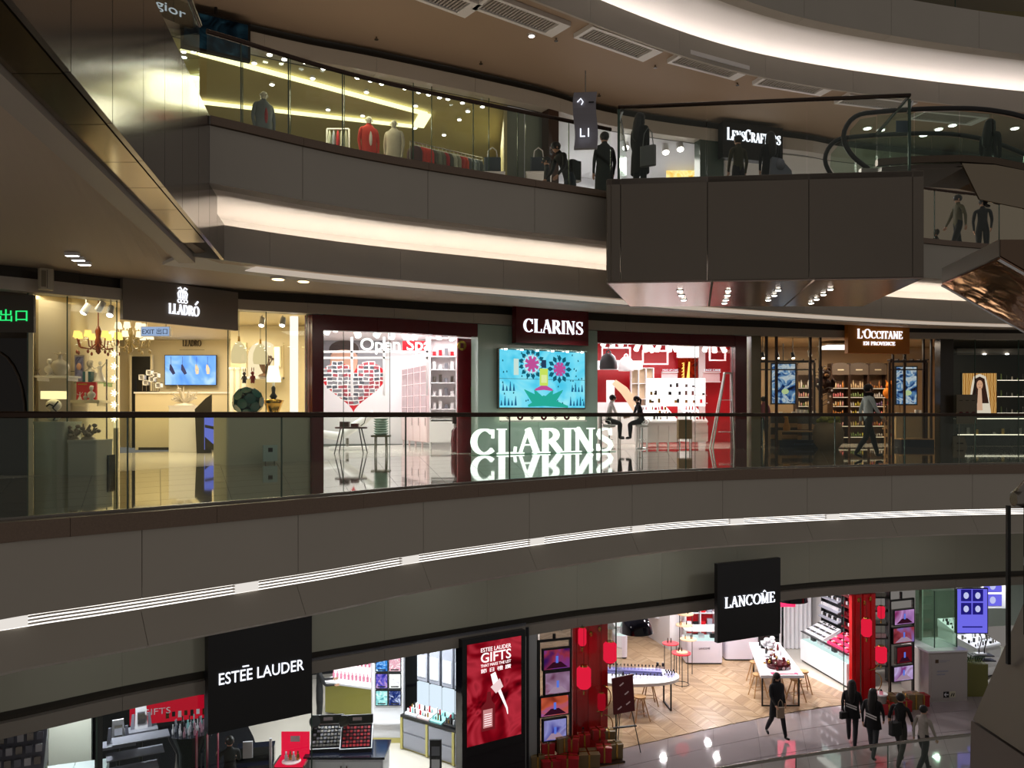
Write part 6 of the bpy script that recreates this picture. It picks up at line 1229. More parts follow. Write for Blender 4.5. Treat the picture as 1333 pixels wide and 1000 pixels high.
t = lroot('gold_pillar', 'olive gold square pillar between the rack and the white panel', 'pillar', 50, 14.6, 0, .4); B().box(-.12, .12, 0, .2, 0, 3.0).mk('shaft', mat('gold_green'), t); B().box(-.14, .14, -.02, .22, 2.3, 2.6).mk('block', GOLDT, t)
t = lroot('framed_glass_doors', 'thin pink-edged glass display fins under the left edge of the big sign', 'display fins', 272, 15.9, 0, .3)
for q in range(3): B().box(-.25+q*.2, -.235+q*.2, 0, .4, 0, 1.9).mk('glass_fin', mat('pink_edge', (170, 40, 80), .3), t)
B().box(-.3, .25, 0, .4, -.0, .05).mk('base', BLACK, t)
win('window_8', S0, (128, 269, 408, 598), Z0, lambda t: -4.06, mull=GEDGE, mw=.01, off=-.1)
# ---------------- cosmetics shop with wooden floor
room('wall_wood_shop', [(700, 19.6), (703, 31), (822, 31.5), (872, 28.2), (990, 30), (1040, 29.6), (1046, 29.2), (1135, 26.2)], Z0, -3.8, [mat('soft_white_wall', (226, 222, 224), .45)], mat('shop_ceiling'))
# chevron oak floor: boards in zig-zag rows, each its own board of one joined floor
b = B(); rn = random.Random(11); bw, bl = .13, .95
cols = [(176, 148, 116), (166, 138, 106), (184, 158, 128), (158, 130, 100), (172, 144, 114)]
wm_ = [mat('oak_board_%d' % i, c, .3, var=.1, vscale=8) for i, c in enumerate(cols)]
bw, bl = .085, .62; ax = radians(18); ux, uy = Vector((cos(ax), sin(ax))), Vector((-sin(ax), cos(ax)))
a_s, c_s = S0.s(696), S0.s(1100)
def inside(p):
    px = 666.5+F*p.x/p.y
    if not (690 < px < 1112): return False
    t_ = S0.s(px, 0); q = S0.at(t_)[0]; return p.y > q.y-.35 and p.y < 31
o_ = Vector((1.0, 19.0))
for ci in range(-2, 20):
    sg = 1 if ci % 2 else -1
    for k in range(-80, 190):
        c0 = o_+ux*(ci*bl*.8)+uy*(k*bw*1.35); d = (ux*.8*bl+uy*sg*.55*bl); p = [c0, c0+d, c0+d+uy*(bw*1.33), c0+uy*(bw*1.33)]
        if sg < 0: p = [c0+uy*.55*bl, c0+uy*.55*bl+d, c0+uy*.55*bl+d+uy*(bw*1.33), c0+uy*.55*bl+uy*(bw*1.33)]
        m_ = (p[0]+p[2])/2
        if inside(m_):
            b.cur = rn.randrange(5); p = [m_+(q-m_)*.985 for q in p]; p = [Vector((q.x, max(q.y, S0.at(S0.s(666.5+F*q.x/q.y))[0].y-.0))) for q in p]; b.slab([(q.x, q.y) for q in p], Z0-.01, Z0+.012+rn.uniform(0, .001))
wf = b.mk('oak_chevron_boards', wm_); wf['kind'] = 'stuff'; wf['label'] = 'oak chevron floor boards of the cosmetics shop'; wf['category'] = 'floor boards'
post(S0, 683, 698, lambda t: -4.06, mat('grey_pilaster', (150, 152, 150), .4), 'trim_6', .4, .03)
for ob in (bpy.data.objects['trim_6'],):
    for v in ob.data.vertices:
        if v.co.z > -1: v.co.z = Z0
def vtower(label, px0, px1, Y, scr, ytop, dz0):
    w = (px1-px0)/F*Y; t = lroot('screen_tower', label, 'screen tower', (px0+px1)/2, Y, 0, .35)
    H = zy(ytop, Y)-Z0
    for sd in (-1, 1): B().box(sd*w/2-.03, sd*w/2+.03, 0, .06, .0, H).mk('frame_post', BLACK, t)
    B().box(-w/2, w/2, 0, .06, H-.05, H).mk('frame_top', BLACK, t); B().cyl((0, .05, H), (0, .05, 3.1), .04, .04, 8).mk('hanger', BLACK, t)
    for k, (x0, x1, y0, y1, nm, cs) in enumerate(scr):
        xa, xb = (x0-(px0+px1)/2)/F*Y, (x1-(px0+px1)/2)/F*Y; za, zb = zy(y1, Y)-Z0, zy(y0, Y)-Z0
        m_ = B().box(xa-.03, xb+.03, -.05, .05, za-.03, zb+.03).mk('monitor', BLACK, t); B().box(xa, xb, -.055, -.05, za, zb).mk('picture', screen('mon_'+nm, cs, .8, 1.6, dist=.8), m_)
        B().prism([(xa+.05, za+.02), (xb-.05, za+.02), ((xa+xb)/2+.1, za+.16), ((xa+xb)/2-.1, za+.16)], -.06, -.056).mk('table_print', emis('mon_pale_%d' % (k % 2), (190, 160, 185) if k % 2 else (60, 20, 40), .6), m_); B().box((xa+xb)/2-.03, (xa+xb)/2+.03, -.064, -.06, za+.14, za+.3).mk('bottle_print', emis('mon_blue', (90, 120, 220), .9), m_)
    return t
vtower('black tower of four tilted screens with violet pictures, left of the red lanterns', 700, 745, 18.9, [(706, 742, 845, 870, 'a', [(40, 20, 90), (150, 50, 70), (90, 60, 160)]), (708, 742, 875, 902, 'b', [(120, 20, 40), (160, 130, 160), (90, 30, 60)]), (702, 740, 906, 930, 'c', [(110, 30, 20), (200, 90, 60), (90, 90, 200)]), (706, 737, 936, 962, 'd', [(60, 60, 150), (150, 150, 210), (80, 50, 110)])], 832, 0)
vtower('black tower of four screens right of the red column, by the white kiosk', 1155, 1194, 23.4, [(1160, 1192, 794, 812, 'e', [(130, 30, 90), (200, 150, 210), (120, 60, 140)]), (1158, 1192, 817, 836, 'f', [(90, 20, 30), (150, 60, 70), (120, 130, 220)]), (1164, 1188, 842, 862, 'g', [(60, 6, 16), (110, 20, 30), (80, 10, 20)]), (1159, 1190, 867, 885, 'h', [(130, 60, 130), (200, 180, 230), (120, 40, 60)])], 780, 0)
REDB = mat('festive_red', (205, 12, 24), .35, var=.2, vscale=2)
for k, (px0, px1, Y, lab) in enumerate(((744, 793, 19.9, 'red backdrop column with lanterns beside the left screen tower'), (1106, 1143, 23.15, 'red backdrop column with lanterns beside the right screen tower'))):
    w = (px1-px0)/F*Y; t = lroot('red_backdrop', lab, 'column', (px0+px1)/2, Y, 0, .3); B().box(-w/2, w/2, 0, .12, 0, 3.1).mk('column_body', REDB, t)
    for q in range(3): B().box(-w/2+.1+q*w/3, -w/2+.22+q*w/3, -.03, 0, 0, 3.1).mk('fold', REDB, t)
    for q in range(3): B().ell(-w/4+q*w/4, -.03, 2.95-.1*(q % 2), .05, .02, .07, 8, 6).mk('gold_tag', GOLD, t)
    for c, r0, a0, a1 in (((.2, 1.25), .33, -100, 70), ((.3, .55), .28, -60, 80)): B().tube([(c[0]+r0*cos(radians(a0+(a1-a0)*q/12)), -.05, c[1]+r0*sin(radians(a0+(a1-a0)*q/12))) for q in range(13)], .014, 6).mk('gold_arc', GOLD, t)
def lantern(label, px, py0, py1, Y, w, glow):
    z0, z1 = zy(py1, Y), zy(py0, Y); h = z1-z0; t = T('paper_lantern', label, 'lantern', (PX(px, Y), Y, z0), 0, 'red paper lanterns')
    B().lathe([(w*.62, .05*h), (w, .16*h), (w, .45*h), (w*.96, .48*h), (w, .52*h), (w, .84*h), (w*.62, .95*h)], n=16).mk('paper_body', emis('lantern_red_%d' % glow, (225, 30, 60) if glow else (190, 20, 40), .95 if glow else .5), t)
    B().cyl((0, 0, 0), (0, 0, .06*h), w*.5, w*.6, 14).mk('bottom_ring', BLACK, t); B().cyl((0, 0, .94*h), (0, 0, h), w*.6, w*.5, 14).mk('top_ring', GOLD, t)
    B().cyl((0, 0, h), (0, 0, -4.0-z0), .005, .005, 5).mk('cord', BLACK, t); B().cyl((0, 0, 0), (0, 0, -.12), .015, .02, 6).mk('tassel', GOLD, t); return t
lantern('slim red lantern at the top left of the left red backdrop', 758, 816, 842, 19.4, .1, 1); lantern('round red lantern at the right edge of the left red backdrop', 794, 834, 864, 19.3, .16, 1); lantern('large red lantern in the middle of the left red backdrop', 760, 866, 898, 19.1, .17, 1); lantern('dim red lantern low on the left red backdrop', 783, 901, 926, 19.5, .1, 0)
lantern('large red lantern at the upper part of the right red backdrop', 1128, 804, 830, 22.3, .14, 1); lantern('small red lantern at the upper right edge of the right red backdrop', 1147, 788, 806, 22.7, .1, 1); lantern('red lantern low at the right edge of the right red backdrop', 1147, 840, 864, 22.6, .15, 1)
# gift boxes
def giftbox(label, px, pyb, Y, w, h, m, dz=None, rz=0, group=None, d=None):
    z = Z0+(dz or 0); d = d or w*.8; t = T('gift_box', label, 'gift box', (PX(px, Y), Y, z), rz, group); B().box(-w/2, w/2, -d/2, d/2, 0, h*.8).mk('box_body', m, t); B().box(-w/2-.01, w/2+.01, -d/2-.01, d/2+.01, h*.8, h).mk('lid', m, t)
    B().box(-.02, .02, -d/2-.013, d/2+.013, 0, h+.004).mk('ribbon', GOLD, t); B().box(-w/2-.013, w/2+.013, -.02, .02, 0, h+.004).mk('ribbon', GOLD, t); return t
KR = mat('kraft_gold', (120, 100, 64), .5); RB = mat('gift_red', (170, 24, 34), .4)
gb = [(700, 18.7, .3, .3, KR, 0, 0), (716, 18.6, .42, .26, RB, 0, .2), (739, 18.7, .5, .3, RB, 0, -.1), (765, 18.9, .5, .3, KR, 0, .1), (786, 19.1, .34, .35, RB, 0, .0), (801, 19.3, .3, .34, KR, 0, .2), (713, 18.9, .3, .25, RB, .27, .1), (731, 18.9, .28, .34, KR, .31, .5), (745, 18.95, .3, .3, RB, .31, -.2), (760, 19.25, .26, .28, RB, .3, .1), (778, 19.5, .3, .25, RB, .36, .3), (792, 19.55, .3, .2, KR, .36, 0)]
nm = ('leftmost kraft gift box of the left pile', 'wide red gift box in the front left of the left pile', 'largest red gift box in the middle of the left pile', 'wide kraft gift box in the right half of the left pile', 'upright red gift box near the right end of the left pile', 'rightmost kraft gift box of the left pile', 'small red gift box on top at the left of the left pile', 'turned kraft gift box on top of the left pile', 'red gift box on top in the middle of the left pile', 'small red gift box behind the middle of the left pile', 'turned red gift box on top at the right of the left pile', 'flat kraft gift box on top at the right end of the left pile')
for (px, Y, w, h, m, dz, rz), l in zip(gb, nm): giftbox(l, px, 0, Y, w, h, m, dz+.06, rz, 'gift boxes under the left lanterns')
t = lroot('low_plinth', 'low dark plinth under the left pile of gift boxes', 'plinth', 752, 19.15, 0, .32); B().box(-1.05, 1.05, -.4, .4, 0, .05).mk('board', BWN, t); B().box(-1.0, 1.0, -.405, -.4, 0.0, .015).mk('edge', GOLD, t)
gb = [(1153, 22.3, .4, .3, RB), (1165, 22.5, .4, .45, KR), (1176, 22.5, .34, .3, RB), (1188, 22.7, .4, .42, KR), (1199, 22.9, .34, .32, RB)]
nm = ('red gift box at the left end of the right pile', 'tall kraft gift box left in the right pile', 'red gift box in the middle of the right pile', 'kraft gift box right of the middle in the right pile', 'red gift box at the right end beside the white kiosk')
for (px, Y, w, h, m), l in zip(gb, nm): giftbox(l, px, 0, Y, w, h, m, .0, .1, 'gift boxes under the right screens')
for k, (px, Y, dz) in enumerate(((742, 18.9, .62), (759, 19.25, .65), (1140, 22.2, .55), (1147, 22.2, .55))): t = lroot('perfume_bottle', 'tiny black-capped perfume bottle %s' % ('on the middle red box of the left gift pile', 'on the small red box of the left gift pile', 'on the silvery pedestal, left one', 'on the silvery pedestal, right one')[k], 'bottle', px, Y, dz); B().box(-.04, .04, -.03, .03, 0, .1).mk('flacon', glass('pink_flacon', (240, 190, 200), 1), t); B().box(-.02, .02, -.02, .02, .1, .14).mk('cap', BLACK, t)
t = lroot('round_pedestal', 'silvery round pedestal behind the girls, with two bottles', 'pedestal', 1146, 22.3, 0); B().cyl((0, 0, 0), (0, 0, .52), .17, .17, 20).mk('shaft', STEEL, t); B().cyl((0, 0, .52), (0, 0, .55), .19, .19, 20).mk('top', WLIT, t)
# pendant domes
for k, (px, py0, py1, Y, lab) in enumerate(((828, 799, 823, 22.5, 'big black glossy dome pendant lamp, left'), (1030, 752, 782, 24, 'big black glossy dome pendant lamp behind the square sign'))):
    z0, z1 = zy(py1, Y), zy(py0, Y); h = z1-z0; t = T('dome_lamp', lab, 'pendant lamp', (PX(px, Y), Y, z0)); B().lathe([(.47, 0), (.46, .1*h), (.42, .4*h), (.33, .75*h), (.18, .95*h), (.02, h)], n=28).mk('dome', BGLOSS, t); B().cyl((0, 0, h), (0, 0, -3.8-z0), .01, .01, 5).mk('cord', BLACK, t); B().cyl((0, 0, .01), (0, 0, .03), .4, .4, 24).mk('inner_disc', mat('champagne', (200, 180, 150), .4), t)
t = lroot('glass_pendant', 'clear glass pendant lamp left of the black dome', 'pendant lamp', 803, 21.8, 2.7); B().lathe([(.12, 0), (.2, .12), (.18, .35), (.05, .5)], n=16).mk('glass_shade', glass('pend_glass', (220, 215, 215), 1), t); B().ell(0, 0, .02, .06, .06, .05).mk('bulb', LWHITE, t); B().cyl((0, 0, .5), (0, 0, .7), .008, .008, 5).mk('cord', BLACK, t)
# oval table
t = lroot('oval_table', 'white oval table on black frame legs, carrying rows of perfume', 'table', 828, 22.7, 0, .1)
pts = [(1.22*cos(q*pi/20)*abs(cos(q*pi/20))**-.25 if abs(cos(q*pi/20)) > .01 else 0, .7*sin(q*pi/20)) for q in range(40)]; B().slab(pts, .82, .9).mk('top', WLIT, t)
for sx in (-.95, .9):
    for sy in (-.35, .35): B().box(sx-.02, sx+.02, sy-.02, sy+.02, .012, .82).mk('leg', BLACK, t)
    B().box(sx-.02, sx+.02, -.35, .35, .012, .05).mk('floor_bar', BLACK, t)
t = lroot('lavender_riser', 'long lavender riser carrying the back row of perfume bottles', 'riser', 822, 22.9, .9, -.14); B().box(-.95, .85, -.06, .2, 0, .1).mk('block', mat('lavender', (130, 130, 190), .4), t); B().box(-.97, .87, -.1, -.06, 0, .04).mk('front_lip', mat('lavender'), t)
pb = None
def flacon(px_, py_, z, label, group, cap=BLACK, s=1, body=None):
    global pb
    if pb is None:
        t = T('perfume_bottle', label, 'bottle', (px_, py_, z), 0, group); B().lathe([(.02, 0), (.035, .02), (.035, .08), (.012, .1)], n=8).mk('flacon', glass('flacon_glass', (235, 235, 245), 1.2), t); B().cyl((0, 0, .1), (0, 0, .15), .02, .018, 8).mk('cap', cap, t); pb = t; return t
    return dup(pb, (px_, py_, z), 0, label, group, s)
for q in range(18): u = -.9+q*.1; a_ = -.14; flacon(PX(822, 22.9)+u*cos(a_)-.07*sin(a_), 22.9+u*sin(a_)+.07*cos(a_), Z0+1.0, 'black-capped perfume bottle in the back row on the lavender riser, %s from left' % ORD[q], 'perfume bottles in the back row of the oval table')
for q in range(18): u = -.75+q*.098; flacon(PX(832, 22.45)+u, 22.45+.06*(q % 2)-abs(u)*.0, Z0+.9, 'black-capped perfume bottle in the front row of the oval table, %s from left' % ORD[q], 'perfume bottles in the front row of the oval table', s=.9)
for q in range(8): flacon(PX(872, 22.7)+.07*(q % 4)-.1, 22.6+.15*(q//4), Z0+.9, 'perfume bottle at the right end of the oval table, %s row, %s from left' % (('front', 'back')[q//4], ORD[q % 4]), 'perfume bottles at the right end of the oval table', s=1.1)
flacon(PX(856, 22.95), 22.95, Z0+.9, 'large ball-capped perfume bottle standing above the back row', None, s=2); flacon(PX(863, 23.0), 23.0, Z0+.9, 'second large perfume bottle right of the tallest one', None, s=1.8)
def astool(label, px, Y, rz=0, group='wooden stools with splayed legs'):
    t = lroot('wooden_stool', label, 'stool', px, Y, .013, rz, group); B().lathe([(.14, .6), (.17, .62), (.16, .65)], n=16).mk('seat', WOOD, t)
    for sx in (-1, 1):
        for sy in (-1, 1): B().cyl((sx*.22, sy*.18, 0), (sx*.08, sy*.07, .61), .016, .02, 7).mk('leg', WOOD, t)
    B().tube([(-.15, -.13, .22), (.15, -.13, .22), (.15, .13, .22), (-.15, .13, .22), (-.15, -.13, .22)], .01, 5).mk('foot_ring', WOOD, t); return t
astool('light wood stool under the front of the oval table', 833, 21.75, .3); astool('light wood stool behind, under the oval table', 845, 22.9, .1)
for k, (px, Y, rz) in enumerate(((983, 24.8, 0), (987, 23.6, .2), (1012, 23.7, 0), (1036, 23.2, .3), (1045, 23.9, 0))): astool('light wood stool at the long white table, %s' % ('far left side', 'near left side', 'under the middle', 'near right corner', 'far right side')[k], px, Y, rz)
# easel
t = lroot('easel', 'black tripod easel with a dark red poster board at the shop entrance', 'easel', 812, 19.75, 0, .25)
for p in ((-.32, -.15, 0), (.38, -.15, 0), (.0, .4, 0)): B().cyl(p, (0, .03, 1.95), .012, .012, 6).mk('leg', BLACK, t)
B().box(-.3, .3, -.1, -.04, .62, .65).mk('support_bar', BLACK, t)
t = lroot('easel_poster', 'dark red poster with white snowflake shapes standing on the easel', 'poster', 811, 19.62, .98, .25); B().prism([(-.25, 0), (.3, .05), (.24, .95), (-.3, .88)], -.03, 0).mk('board', mat('poster_maroon', (90, 10, 18), .4), t)
for q, (xx, zz) in enumerate(((-.05, .72), (.08, .5), (-.1, .15), (.12, .25))): B().ribbon([(xx-.05, zz-.03), (xx, zz), (xx+.05, zz+.04)], .03, -.036, -.03).mk('printed_mark', PINK, t)
# high red tables
for k, (px, Y, w, hh, lab) in enumerate(((873, 25.4, .52, 1.05, 'back red round high table with slim black legs'), (887, 24.6, .58, .98, 'front red round high table with a cream disc on it'))):
    t = lroot('high_round_table', lab, 'table', px, Y, .013); B().cyl((0, 0, hh-.03), (0, 0, hh), w/2, w/2, 24).mk('top', mat('coral_red', (215, 40, 60), .35), t)
    for q in range(3): a_ = q*2.1+.4; B().cyl((w*.42*cos(a_), w*.42*sin(a_), 0), (w*.4*cos(a_), w*.4*sin(a_), hh-.02), .012, .012, 6).mk('leg', BLACK, t)
    B().tube([(w*.4*cos(q*pi/8), w*.4*sin(q*pi/8), .03) for q in range(17)], .01, 5).mk('foot_ring', BLACK, t)
    for q in range(2): B().cyl((-.08+q*.1, .05, hh), (-.08+q*.1, .05, hh+.14), .02, .015, 7).mk('dark_bottle', BWN, t)
    if k: B().cyl((.02, 0, hh), (.02, 0, hh+.03), .17, .17, 20).mk('cream_disc', mat('cream_disc', (240, 200, 160), .4), t)
t = lroot('tiered_shelf_pole', 'slim pole with cream disc shelves and a red disc between the counters', 'shelf', 892, 25.6, .013); B().cyl((-.18, 0, 0), (-.18, 0, 3.3), .012, .012, 6).mk('pole', BLACK, t); B().cyl((.22, 0, 0), (.22, 0, 1.9), .012, .012, 6).mk('pole', BLACK, t)
for q, (xx, zz) in enumerate(((0, 1.9), (-.04, 1.55), (.1, 1.1))):
    d = B().cyl((xx, 0, zz), (xx, 0, zz+.025), .26, .26, 22).mk('disc_shelf', mat('cream_disc'), t)
    for u in range(3): B().cyl((xx-.1+u*.09, 0, zz+.025), (xx-.1+u*.09, 0, zz+.15), .02, .014, 7).mk('small_bottle', [GOLD, WLIT, BWN][u], d)
B().cyl((-.1, -.03, 2.35), (-.1, -.01, 2.35), .22, .22, 24).mk('red_disc', RED, t)
# counters with lit cases
def lit_counter(label, px0, px1, Y, lettering=None):
    w = (px1-px0)/F*Y; t = lroot('lit_glass_counter', label, 'counter', (px0+px1)/2, Y, .013); rbox(w, .8, .72, .1, 0.05, 0).mk('body', mat('counter_lilac', (214, 208, 222), .4), t); rbox(w-.04, .76, .05, .08, 0, .02).mk('plinth', BLACK, t)
    B().box(-w/2+.06, w/2-.06, .03, .7, .77, .79).mk('case_floor', emis('case_glow', (215, 240, 240), 1.1), t); B().box(-w/2+.04, w/2-.04, .02, .72, .79, 1.08).mk('glass_case', GLC, t); rbox(w, .8, .03, .1, 1.08, 0).mk('top_rim', WLIT, t)
    for q in range(3): B().box(-.09, .09, -.06, .06, 0, .13).mk('white_pack', WLIT if q < 2 else BLACK, t).location = (-w/3+q*w/3.2, .35, .79)
    if lettering: text(lettering, .09, mat('ink_grey', (110, 100, 120), .5), t, 0, -.01, .5, width=w*.3)
    return t
lit_counter('lilac-white counter with a lit glass case and a small name, beside the tiered shelf pole', 893, 941, 26.6, 'LANCOME'); lit_counter('lilac-white counter with a lit glass case left of the long table', 944, 988, 27.0); lit_counter('small white counter with a screen at the far left of the wood-floored shop', 800, 817, 27.2)
for ob in ('lit_glass_counter',): pass
t, w, h = open_shelf('red-backed wall shelving with boxed products above the lit counter', 893, 931, 782, 832, 28.0, 2, 3, WLIT, backm=RED)
rn = random.Random(31)
for q in range(12): B().box(-.09, .09, -.05, .05, 0, rn.uniform(.1, .26)).mk('boxed_product', [WLIT, BLACK, RED, GREYC][q % 4], t).location = (-w/2+.12+(q % 4)*w/4.2, .12, .02+(q//4)*h/3)
t = lroot('angular_wall_drawing', 'white wall with thin engraved angular lines behind the red tables', 'wall panel', 846, 29.3, .9, -.75); B().box(-1.3, 1.3, 0, .03, 0, 2.3).mk('panel', WLIT, t)
for pts in ([(-1.1, .2), (-.6, .9), (-.8, 1.5), (-.2, 2.1)], [(-.5, .2), (-.1, .8), (-.3, 1.3), (.4, 2.0)], [(.1, .1), (.5, .7), (.3, 1.2), (.9, 1.9)]): B().tube([(x_, -.005, z_) for x_, z_ in pts], .01, 5).mk('engraved_line', GREYC, t)
# long table
t = T('long_table', 'long white table on black frame legs crowded with make-up', 'table', (0, 0, 0)); cor = [(990, 22.7), (1047, 22.7), (1014, 26), (975, 26)]; P4 = [(PX(p, Y), Y) for p, Y in cor]; t.location = (P4[0][0], P4[0][1], Z0+.013); L4 = [(x-P4[0][0], y-P4[0][1]) for x, y in P4]
B().slab(L4, .82, .9).mk('top', WLIT, t)
for (x_, y_) in ((L4[0][0]+.08, .1), (L4[1][0]-.12, .1), (L4[2][0]-.12, L4[2][1]-.15), (L4[3][0]+.1, L4[3][1]-.15)): B().box(x_-.02, x_+.02, y_-.02, y_+.02, 0, .82).mk('leg', BLACK, t)
B().box(L4[0][0]+.08, L4[1][0]-.12, .08, .12, 0, .03).mk('floor_bar', BLACK, t)
used_lb = set(); rn = random.Random(44); cx = lambda v: (L4[0][0]+L4[1][0])/2*(1-v)+(L4[2][0]+L4[3][0])/2*v
LX = PX(990, 22.7); rows = ('front', 'second', 'third', 'fourth', 'back')
for q in range(42):
    v = .1+.85*rn.random(); u = rn.uniform(-.34, .34)*(1-.2*v); k = rn.randrange(4); x_, y_ = LX+cx(v)+u, 22.7+v*3.3; lb = rows[min(4, int(v*5))]
    key = (k, q % 12, lb, int((u+.34)/.17))
    if key in used_lb: continue
    used_lb.add(key)
    if k == 0: o = B().lathe([(.03, 0), (.04, .06), (.03, .12), (.015, .2)], n=8).mk('lipstick', [DRED, BLACK, WLIT][q % 3], loc=(x_, y_, Z0+.913))
    elif k == 1: o = rbox(.12, .09, .05+.1*rn.random(), .01).mk('makeup_box', [DRED, BLACK, WLIT, PINK][q % 4], loc=(x_, y_, Z0+.913), rz=rn.random())
    elif k == 2: o = B().cyl((0, 0, 0), (0, 0, .03), .05, .05, 14).mk('compact', [DRED, BLACK, GOLD][q % 3], loc=(x_, y_, Z0+.913))
    else: o = B().ell(0, 0, .05, .05, .05, .05, 8, 6).mk('round_ornament', [DRED, STEEL, PINK][q % 3], loc=(x_, y_, Z0+.913))
    lab_ = '%s %s in the %s part of the long white table, %s' % (('dark red', 'black', 'white', 'pink')[q % 4] if k == 1 else (('dark red', 'black', 'white')[q % 3] if k == 0 else ('dark red', 'black' if k == 2 else 'silver', 'gold' if k == 2 else 'pink')[q % 3]), o.name.split('.')[0].replace('_', ' '), lb, '%s side' % ('left' if u < -.17 else 'middle left' if u < 0 else 'middle right' if u < .17 else 'right'))
    if lab_ in used_lb: bpy.data.objects.remove(o); continue
    used_lb.add(lab_); tag(o, lab_, 'make-up', 'make-up on the long white table')
t = T('maroon_tray', 'raised maroon tray with scalloped edge at the front of the long table', 'tray', (LX+cx(.25), 22.7+.75, Z0+.913)); B().lathe([(.32, 0), (.36, .12), (.34, .14)], n=16, sy=.9).mk('tray', mat('maroon_gloss', (70, 8, 20), .2), t)
for q in range(9): a_ = q*.7; B().ell(.3*cos(a_), .27*sin(a_), .18, .05, .05, .05, 8, 6).mk('glitter_ball', [STEEL, DRED, GOLD][q % 3], t)
t = T('white_figure', 'white sculpted flower heap at the far end of the long table', 'ornament', (LX+cx(.8), 22.7+2.5, Z0+.913))
for q in range(9): a_ = q*2.4; B().ell(.13*cos(a_), .1*sin(a_), .1+.03*q, .09, .08, .07, 8, 6).mk('flower', WLIT, t)
t = T('pink_leaflet', 'pink leaflet lying at the front edge of the long table', 'leaflet', (LX+.75, 22.85, Z0+.913)); B().box(-.4, .35, -.08, .08, 0, .015).mk('card', mat('hot_pink', (220, 50, 100), .5), t); B().box(-.3, .25, -.04, .04, .015, .017).mk('printed_strip', PINK, t)
t = lroot('black_column', 'black column with two lit vertical lines behind the long table', 'column', 1008, 28.4, .013); B().box(-.75, .35, 0, .5, 0, 3.3).mk('shaft', BGLOSS, t)
for xx in (-.3, -.1): B().box(xx-.04, xx+.04, -.01, 0, .7, 2.2).mk('light_line', emis('canopy_glow', (255, 252, 250), 1.5), t)
t = lroot('white_curtain', 'white floor-length pleated curtain beside the make-up wall', 'curtain', 1034, 28.4, .013); b = B(); n = 36
vs = [(-.6+1.2*i/n, .06*sin(i*1.4), z) for z in (0, 3.3) for i in range(n+1)]; b.add(vs, [(i, i+1, n+2+i, n+1+i) for i in range(n)], True); b.mk('pleated_cloth', WLIT, t); B().cyl((-.62, 0, 3.3), (.62, 0, 3.3), .02, .02, 8).mk('curtain_rail', STEEL, t)
t = lroot('pink_hanging_banner', 'crimson banner hanging beside the square sign', 'banner', 1024, 25.8, 2.1); B().box(-.28, .28, 0, .03, 0, 1.1).mk('cloth', mat('crimson', (190, 20, 70), .5), t); B().box(-.3, .3, -.01, .04, 1.1, 1.13).mk('bar', STEEL, t)
